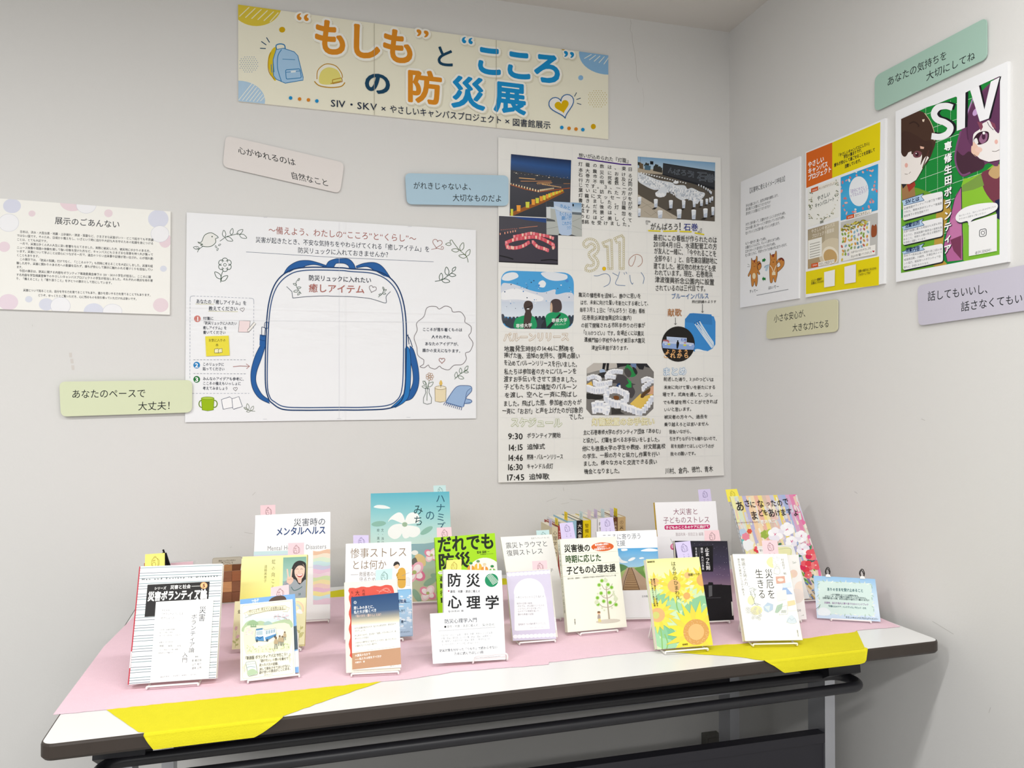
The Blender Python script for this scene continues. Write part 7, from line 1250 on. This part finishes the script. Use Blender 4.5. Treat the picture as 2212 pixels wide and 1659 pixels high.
for L in (('ま', 390, 318, 86), ('ど', 452, 296, 66), ('を', 496, 292, 56), ('あ', 552, 296, 80), ('け', 612, 296, 62), ('ま', 664, 292, 66), ('す', 720, 286, 66), ('よ', 780, 294, 62)): c.text(L[0], L[1] - L[3] * .42, L[2] + 2, L[1] + L[3] * .42, L[2] - 2, L[3] * 1.12, '#2b2328', .012, jit=.03)
c.text('荒井良二', 448, 382, 590, 372, 38, '#f8f6f2', .03); c.text('Story and pictures by Ryoji Arai', 218, 388, 438, 378, 20, '#8a3a30', .0); bk.spine_text('あさになったのでまどをあけますよ', '#3a4a50', .06, .8); bk.done()
tab(bk.f, VG, [(118, 77), (225, 70), (248, 138), (132, 141)], '#f2e45a', YI, 'bright yellow rucksack tag on the pastel picture book', .0026)
cd_ = cardon(bk.f, VG, [(415, 612), (755, 597), (915, 1105), (562, 1130)], .0022, '#f3f3ef', 'white card with a pale yellow shape leaning on the pastel picture book'); cd_.blob([(560, 640), (640, 618), (730, 626), (745, 690), (700, 800), (600, 760)], '#ecebb8', 4); cd_.line([(428, 624), (742, 610), (760, 660)], 2, '#c9c9b8'); cd_.curve([(620, 640), (690, 630), (736, 640), (730, 700)], 3, '#b4c09a', n=4); cd_.text('朝になったら', 440, 650, 560, 642, 26, '#62666a'); cdone(cd_)
stand(bk.f, .2, .85, 'white wire stand under the pastel picture book')

# ---- 18 white book with soft bubbles, 19 living through disaster
bk = Book(VG, [(395, 705), (808, 690), (885, 1300), (455, 1325)], 16, .008, '#f4f3f1', 'thin white book with soft beige bubbles behind the white cover with pale motifs', 'L', '#ecebe8', mat='print'); c = bk.c
for x, y, r_, cl_ in ((760, 870, 38, '#efd4c4'), (690, 900, 60, '#f0ddb8'), (830, 1000, 60, '#f2e3d8'), (790, 1080, 70, '#ece0da'), (720, 1080, 60, '#e9e4e8'), (640, 980, 60, '#f4e6c4'), (600, 1120, 70, '#eadfd8')): c.ell(x, y, r_, r_, cl_, 22)
sprig(c, [(752, 776), (768, 768), (780, 758)], [(766, 770, 20, 20), (764, 770, 130, 20)], '#9aa49a', 2); sprig(c, [(832, 1268), (846, 1262), (858, 1258)], [(846, 1264, 20, 14)], '#9aa49a', 2); c.text('冨永良喜 監修', 700, 1222, 832, 1216, 24, '#77797a'); bk.done()
stand(bk.f, .25, .85, 'white wire stand under the thin white bubble book')
bk = Book(VG, [(185, 685), (700, 683), (848, 1495), (305, 1505)], 22, .018, '#fbfaf5', 'white book with scattered pale motifs at the right front', 'R', '#f2f0e6'); c = bk.c
c.vtext('災厄を', 522, 822, 556, 1110, 76, '#3f403c'); c.vtext('生きる', 428, 822, 468, 1110, 76, '#3f403c'); c.vtext('物語と土地の力', 280, 722, 316, 982, 36, '#57574f'); c.vtext('東日本大震災からコロナ禍まで', 240, 724, 292, 1084, 25, '#57574f'); c.vtext('村本邦子 編', 654, 726, 680, 880, 28, '#6a6a62')
c.blob([(505, 760), (530, 720), (560, 716), (565, 770), (570, 815), (530, 800)], '#f3ecb4', 4); c.ell(410, 1215, 56, 44, '#f5edb0', 20); c.ell(360, 1120, 34, 44, '#f5efbe', 18)
c.curve([(430, 1165), (400, 1160), (385, 1120), (360, 1060), (350, 1030)], 5, '#8d958e', n=4); c.curve([(385, 1110), (400, 1080), (385, 1040), (395, 1010)], 4, '#8d958e', n=4); c.curve([(365, 1170), (400, 1150), (450, 1165)], 4, '#8d958e', n=4)
rr = random.Random(31)
for k in range(40): c.ring(rr.uniform(310, 450) + 0, rr.uniform(1190, 1240), 11, 10, 1.8, '#c9ccc9', 9)
for k in range(26): c.ring(rr.uniform(365, 465), rr.uniform(1240, 1300), 10, 9, 1.8, '#c9ccc9', 9)
for k in range(18): c.ell(rr.uniform(340, 425), rr.uniform(990, 1080), 6, 4, '#c3c8c3', 7, rr.uniform(0, 180))
c.poly([(592, 898), (676, 892), (684, 958), (600, 964)], '#dfae9c'); c.ell(638, 928, 30, 16, '#f3e4dc', 14); c.poly([(668, 972), (752, 1062), (640, 1070)], '#a4bee4'); c.poly([(654, 960), (736, 950), (746, 996), (664, 1004)], '#dde8f2'); c.poly([(600, 1030), (690, 1022), (700, 1110), (612, 1130)], '#eef0ea')
c.poly([(476, 1180), (516, 1140), (570, 1160), (566, 1210), (520, 1236), (484, 1216)], '#bdd0e2'); c.poly([(484, 1180), (540, 1170), (530, 1230)], '#d9e4e8'); c.poly([(584, 1236), (604, 1170), (660, 1148), (650, 1200), (610, 1240)], '#b4ccb8'); c.line([(620, 1190), (700, 1166), (704, 1250), (626, 1258)], 2.4, '#a8b0a8', True)
for k in range(5): c.line([(645 + k * 10, 1240), (652 + k * 9, 1212)], 4, '#9aa6a0')
c.poly([(702, 1130), (770, 1118), (780, 1160), (710, 1176)], '#f2dcae'); c.line([(704, 1140), (786, 1128), (792, 1216), (712, 1222)], 2, '#dccab8', True); c.blob([(696, 1320), (712, 1280), (744, 1260), (776, 1290), (788, 1330), (740, 1340)], '#d9e4ec', 4); c.curve([(696, 1330), (720, 1290), (744, 1310), (770, 1290), (790, 1330)], 2.4, '#a4b4c0', n=4)
c.ell(604, 800, 28, 26, '#eceee8', 16); c.curve([(576, 870), (580, 830), (604, 800), (630, 830), (626, 872), (576, 868)], 2.4, '#b4b8b0', n=4)
for k in range(16): c.ell(560 + rr.uniform(0, 80), 690 + rr.uniform(0, 100), 2, 4, '#b4b8b4', 6)
c.vtext('国書刊行会', 796, 1400, 806, 1462, 11, '#85857c', .01); bk.done()
tab(bk.f, VG, [(460, 557), (605, 555), (620, 681), (475, 683)], PT, PI_, 'tall pink rucksack tag on the white book with pale motifs', .0007, True)
stand(bk.f, .12, .88, 'white wire stand holding the white book with pale motifs', lip=.0045, front=.004)

# ---- 20 blue card with binder clips
f = frame(VG, [(948, 888), (1530, 920), (1582, 1322), (982, 1288)], 26); f.thick = .0012
cd_ = cardon(f, VG, [(948, 888), (1530, 920), (1582, 1322), (982, 1288)], .0002, '#cfe4ee', 'sky blue card with two binder clips at the right end of the table', name='blurb_card')
cd_.grad([(948, 888), (1530, 920), (1582, 1322), (982, 1288)], [(0, '#9cc6ea'), (.35, '#c4ddf0'), (.7, '#d9e6f2'), (1, '#c9dcf0')]); cd_.poly([(994, 938), (1490, 962), (1522, 1270), (1000, 1246)], '#d5e9e4')
for k in range(46):
    t = k / 46 * 4; i = int(t); q_ = [(994, 938), (1490, 962), (1522, 1270), (1000, 1246)]; p_ = np.array(q_[i]) + (np.array(q_[(i + 1) % 4]) - np.array(q_[i])) * (t - i); cd_.ell(p_[0] + 6 * math.sin(k * 2.1), p_[1] + 6 * math.cos(k * 1.7), 16, 4, ['#b9cfc0', '#a9c4b4', '#e4ece0', '#f2f4ea'][k % 4], 8, k * 47)
cd_.blob([(990, 1250), (1000, 1200), (1060, 1190), (1110, 1230), (1090, 1262), (1020, 1264)], '#e6eef2', 4); cd_.curve([(976, 1200), (1000, 1180), (1014, 1160)], 4, '#5a6468', n=3)
for s_, x0, y0, x1, y1, hh, cl_ in (('ありのままを受け止めること', 1076, 1016, 1418, 1030, 34, '#33646e'), ('一人で頑張れることには限界がある。', 1110, 1066, 1384, 1080, 20, '#44565c'), ('だからこそ、人との繋がりを絶やすことはできません。', 1056, 1082, 1462, 1102, 20, '#44565c'), ('日常が崩れ去った時、あなたは他人や自分とどう関わりますか？', 1034, 1098, 1484, 1122, 20, '#44565c'), ('災害時、自分や他人に寄り添うためのハンドブック', 1050, 1142, 1468, 1162, 22, '#a58ab0'), ('『災害と心のケア：ハンドブック』デビッド・ロモ', 1080, 1174, 1446, 1196, 20, '#33646e'), ('やさしいキャンパスプロジェクトメンバー', 1252, 1280, 1560, 1298, 20, '#33444a')): cd_.text(s_, x0, y0, x1, y1, hh, cl_, .02)
bo = cdone(cd_)
for (x, y, lab) in ((1086, 895, 'left binder clip gripping the top of the sky blue card'), (1410, 912, 'right binder clip gripping the top of the sky blue card')):
    P = f.a + 0; a0 = Art(f.a, f.n); a0.view(VG); p0 = a0.pts([(x, y)])[0]; e, u, n = f.e, f.up, f.n; root = empty('binder_clip', p0); tag(root, lab, 'binder clip', 'binder clips on the sky blue card')
    m = MB(); m.slab([p0 - e * .006 - u * .002 + n * .0022, p0 + e * .006 - u * .002 + n * .0022, p0 + e * .004 + u * .005 + n * .0006, p0 - e * .004 + u * .005 + n * .0006], -n * .0014); m.slab([p0 - e * .006 - u * .002 - n * .0036, p0 + e * .006 - u * .002 - n * .0036, p0 + e * .004 + u * .005 - n * .0012, p0 - e * .004 + u * .005 - n * .0012], n * .0008); m.build('clip_body', 'wire', root)
    for s_ in (1, -1): h_ = MB(); q0 = p0 - n * (.0008 if s_ < 0 else -.001) + u * .005; h_.tube(round_path([q0 - e * .004, q0 - e * .0052 + u * .007 + n * s_ * .0035, q0 - e * .002 + u * .0155 + n * s_ * .006, q0 + e * .002 + u * .0155 + n * s_ * .006, q0 + e * .0052 + u * .007 + n * s_ * .0035, q0 + e * .004], .003, 4), .0011, seg=7); h_.build('handle', 'clip', root, smooth=True)
stand(f, .22, .84, 'white wire stand holding the sky blue card', lip=.0045, front=.004, tall=.7)

# ---- row of books standing spine outwards against the wall
v5 = (1160, 1070, 9.217); YF = -0.246; zt0 = TABLE_Z + 0.0018
SP = [(300, 420, .173, '#d9cfae', '心理学入門', '#5a4a38', 'beige small book, leftmost of the row standing against the wall'), (421, 478, .176, '#a8403a', 'まんが防災', '#f0e0d0', 'dark red book second from the left in the wall row'), (480, 608, .184, '#e4e6ea', '災害ケア', '#55585e', 'pale grey book in the wall row next to the dark red book'),
      (610, 790, .188, '#9cc6d8', '光と水', '#fff', 'light blue spined book in the middle of the wall row'), (795, 910, .188, '#2a2624', '大災害とメンタルヘルス', '#f0e8d8', 'black spined book in the wall row beside the yellow one'), (914, 1074, .187, '#e8cf1c', '警備の本', '#5a3a10', 'yellow spined book in the wall row'),
      (1076, 1200, .189, '#e9eaec', '', '#777', 'plain white spined book in the wall row right of the yellow one'), (1206, 1345, .190, '#f0f0f2', 'PTSD', '#26262c', 'white book with black lettering in the wall row'), (1348, 1525, .190, '#eae6da', '心の傷', '#5a4a44', 'cream book in the wall row mostly hidden by a lilac tag'), (1528, 1602, .190, '#6a4430', '②災害', '#e8d8b8', 'brown book numbered two, second from the right of the wall row'), (1605, 1768, .190, '#c9ad7e', '①災害', '#3f2a1c', 'tan book numbered one at the right end of the wall row')]
TG = {0: [(205, '#d9cdec', LI)], 1: [(355, '#f0dc5a', YI)], 3: [(715, '#f0d23c', YI)], 5: [(885, '#d4e8ee', TI)], 6: [(1080, '#f2dce4', None)], 7: [(1232, '#d8cbe8', None)], 8: [(1362, '#d4e8ea', None)], 9: [(1456, '#d9cdec', None)], 10: [(1612, '#f0dc3c', None)]}
TL_ = {0: 'lilac', 1: 'yellow', 3: 'yellow', 5: 'pale teal', 6: 'pink', 7: 'lilac', 8: 'pale teal', 9: 'lilac', 10: 'yellow'}
WH = {0: 'the beige small book', 1: 'the dark red book', 3: 'the light blue spined book', 5: 'the yellow spined book', 6: 'the plain white spined book', 7: 'the white book with black lettering', 8: 'the cream book', 9: 'the brown book numbered two', 10: 'the tan book numbered one'}
for i, (x0, x1, h_, col, st, ink, lab) in enumerate(SP):
    yf = YF + (i - 5) * .0022; X0 = ony(*V2(v5, (x0, 520)), yf)[0]; X1 = ony(*V2(v5, (x1, 520)), yf)[0] - .0006; dp = .128 if i else .104; bt = .0007
    root = empty('book', ((X0 + X1) / 2, yf + dp / 2, zt0)); tag(root, lab, 'book', 'row of books standing against the wall')
    m = MB(); m.box((X0, yf, zt0), (X0 + bt, yf + dp, zt0 + h_), col); m.box((X1 - bt, yf, zt0), (X1, yf + dp, zt0 + h_), col); m.box((X0 + bt, yf, zt0), (X1 - bt, yf + bt, zt0 + h_), col)
    if st:
        w_ = min((X1 - X0) * .8, .013); V = []; F = []; n = 0
        for j, ch in enumerate(st):
            g, ff, _, _ = glyph(ch, 0.0, 1)
            if not len(g): continue
            cz = zt0 + h_ - .016 - j * w_ * 1.15
            V += [np.array([(X0 + X1) / 2 + (p[0] - .5) * w_, yf - .00012, cz + (p[1] - .38) * w_]) for p in g]; F += [tuple(q + n for q in k) for k in ff]; n += len(g)
        m.add(V, F, ink)
    m.build('cover', 'gloss', root); b = MB(); b.box((X0 + bt + .0003, yf + bt + .0003, zt0 + .001), (X1 - bt - .0003, yf + dp - .001, zt0 + h_ - .0015)); b.build('pages', 'pages', root)
    for (tx, tc, ti) in TG.get(i, []):
        xt = X0 + bt + .00015; m = Art(np.array([xt - 1e-5, 0, 0]), np.array([-1.0, 0, 0])); zt = zt0 + h_; L_ = .027; hh = .020 if i < 2 else .024
        m.box((xt, yf + .004, zt - .012), (xt + .00012, yf + .004 + L_, zt + hh), tc)
        if ti:
            for k in range(3):
                y_, z_ = yf + .018, zt + hh * .5; R_ = [.0062, .0045, .003][k]; pts = [np.array([xt - 2e-5 - k * 1e-5, y_ + R_ * math.cos(t) * .8, z_ + R_ * math.sin(t)]) for t in np.linspace(0, 6.28, 14)]; pin = [np.array([xt - 2e-5 - k * 1e-5, y_ + (R_ - .0006) * math.cos(t) * .8, z_ + (R_ - .0006) * math.sin(t)]) for t in np.linspace(0, 6.28, 14)]
                m.add(pts + pin, [(q, q + 1, q + 15, q + 14) for q in range(13)], ti)
        o = MB.build(m, 'paper_tag', 'print'); tag(o, TL_[i] + ' tag sticking up from ' + WH[i] + ' in the wall row', 'paper tag', 'paper tags in the row of books')

# ---- memo holder with pens, wooden box with its sign
m = MB(); yb_ = -0.215; P0 = ony(330, 1215, yb_); P1 = ony(422, 1214, yb_); X0, X1, z1 = P0[0], P1[0], P1[2] + .001; zt = TABLE_Z + .0017; t_ = .002
m.box((X0, yb_ - .07, zt), (X1, yb_, zt + t_)); m.box((X0, yb_ - .002, zt + t_), (X1, yb_, z1 + .004)); m.box((X0, yb_ - .07, zt + t_), (X1, yb_ - .068, z1 - .03)); m.box((X0, yb_ - .068, zt + t_), (X0 + t_, yb_ - .002, z1 - .012)); m.box((X1 - t_, yb_ - .068, zt + t_), (X1, yb_ - .002, z1 - .012))
tag(m.build('memo_holder', 'acrylic'), 'clear acrylic holder behind the striped book', 'holder')
m = MB(); xa = ony(368, 1215, yb_)[0]; m.slab([(xa, yb_ - .012, zt + .003), (X1 - .004, yb_ - .012, zt + .003), (X1 - .005, yb_ - .005, z1 + .002), (xa + .001, yb_ - .005, z1 + .0005)], np.array([0, .0016, 0]), '#ecc9d2'); tag(m.build('memo_sheet', 'print'), 'pale pink memo sheets standing in the clear holder', 'memo')
def pen(p0, p1, col, label):
    root = empty('pen', p0); tag(root, label, 'pen', 'pens in the clear holder'); p0, p1 = np.array(p0), np.array(p1); d = (p1 - p0) / np.linalg.norm(p1 - p0)
    m = MB(); m.tube([p0 + d * .006, p1 - d * .004], .0052, col, 10); m.build('barrel', 'print', root, smooth=False); m = MB(); m.tube([p1 - d * .004, p1 + d * .006], .0022, col, 8); m.build('button', 'print', root); m = MB(); s_ = np.array([-.006, -.002, 0]); m.tube([p1 - d * .002 + s_ * .4, p1 - d * .004 + s_, p1 - d * .04 + s_], .0011, col, 6); m.build('pocket_clip', 'print', root); m = MB(); m.tube([p0, p0 + d * .006], .0018, '#b9b9bc', 8); m.build('tip', 'print', root)
pb = yb_ - .035
pen((*ony(396, 1258, pb)[:2], zt + .006), ony(354, 1192, pb), '#1b1a1c', 'black pen leaning furthest up in the clear holder'); pb2 = yb_ - .05
pen((*ony(386, 1262, pb2)[:2], zt + .006), ony(350, 1202, pb2), '#222124', 'black pen leaning lower beside the yellow tag'); pen((*ony(326, 1262, pb2)[:2], zt + .006), ony(318, 1213, pb2), '#b3352e', 'red pen at the left of the clear holder')
root = empty('wooden_box', (-1.6, -.115, TABLE_Z)); tag(root, 'checkered wooden box with sticky paper between the striped and yellow books', 'box')
yf = -.1575; X0, X1 = -1.655, -1.558; z0 = TABLE_Z + .0002; sq = .0277; m = MB(); d_ = .085; t_ = .005
def checker(m, org, eu, ev, nu, nv, sz, th, out, off=0):
    for i in range(nu):
        for j in range(nv):
            p = org + eu * (i * sz) + ev * (j * sz); c_ = ['#d79a66', '#8f5a3a', '#e2a66e', '#a9693f'][(i * 2 + j * 3 + off) % 4] if (i + j + off) % 2 else ['#8f5a3a', '#9a6542'][(i + j) % 2]
            g = sz * .012; m.slab([p + eu * g + ev * g, p + eu * (sz - g) + ev * g, p + eu * (sz - g) + ev * (sz - g), p + eu * g + ev * (sz - g)], -out * th, c_)
X_, Y_, Z_ = np.eye(3)
checker(m, np.array([-1.6515, yf, z0]), X_, Z_, 3, 3, sq, t_, -Y_, 1); m.build('front_panel', 'wood', root)
m = MB(); x0, x1 = -1.6515, -1.6515 + 3 * sq; checker(m, np.array([x1, yf + t_, z0]), Y_, Z_, 3, 3, sq, t_, X_, 0); m.build('side_panel', 'wood', root)
m = MB(); checker(m, np.array([x0, yf + t_ + 3 * sq, z0]), -Y_, Z_, 3, 3, sq, t_, -X_, 1); m.build('side_panel', 'wood', root)
m = MB(); checker(m, np.array([x1 - t_, yf + t_ + 3 * sq - t_ * 0, z0]), -X_, Z_, 3, 3, sq, t_, Y_, 0); m.build('back_panel', 'wood', root)
m = MB(); m.box((x0 + t_, yf + t_, z0), (x1 - t_, yf + 3 * sq, z0 + .005), '#8f5a3a'); m.build('bottom_panel', 'wood', root)
m = MB(); pp = ony(517, 1236, yf + .02); m.slab([(pp[0] - .006, yf + .02, z0 + .02), (pp[0] + .02, yf + .022, z0 + .02), (pp[0] + .022, yf + .03, z0 + .092), (pp[0] + .004, yf + .03, z0 + .090)], np.array([0, .012, 0]), '#f5f3ee'); tag(m.build('memo_pad', 'print'), 'white memo pad standing in the checkered wooden box', 'memo')
a = Art(np.array([0, -.066, 0]), np.array([0, -1.0, 0])); a.view((330, 1150, 9.757)); Qs = [(1255, 540), (1885, 505), (1870, 860), (1252, 895)]; a.slab(list(a.pts(rquad(Qs, 46))), -a.n * .0012, '#d3cdbd'); a.line(rquad([(1262, 548), (1877, 514), (1862, 852), (1260, 886)], 44), 6, '#a49e8c', True)
a.text('防災リュックに入れたい', 1390, 602, 1746, 584, 42, '#5a523c', .02); a.text('「癒しアイテム」を', 1420, 646, 1690, 634, 42, '#5a523c', .02); a.text('書いて貼ってね！', 1450, 694, 1750, 684, 42, '#5a523c', .02); tag(a.build('sign_card', 'print'), 'rounded beige instruction card behind the wooden box', 'card')
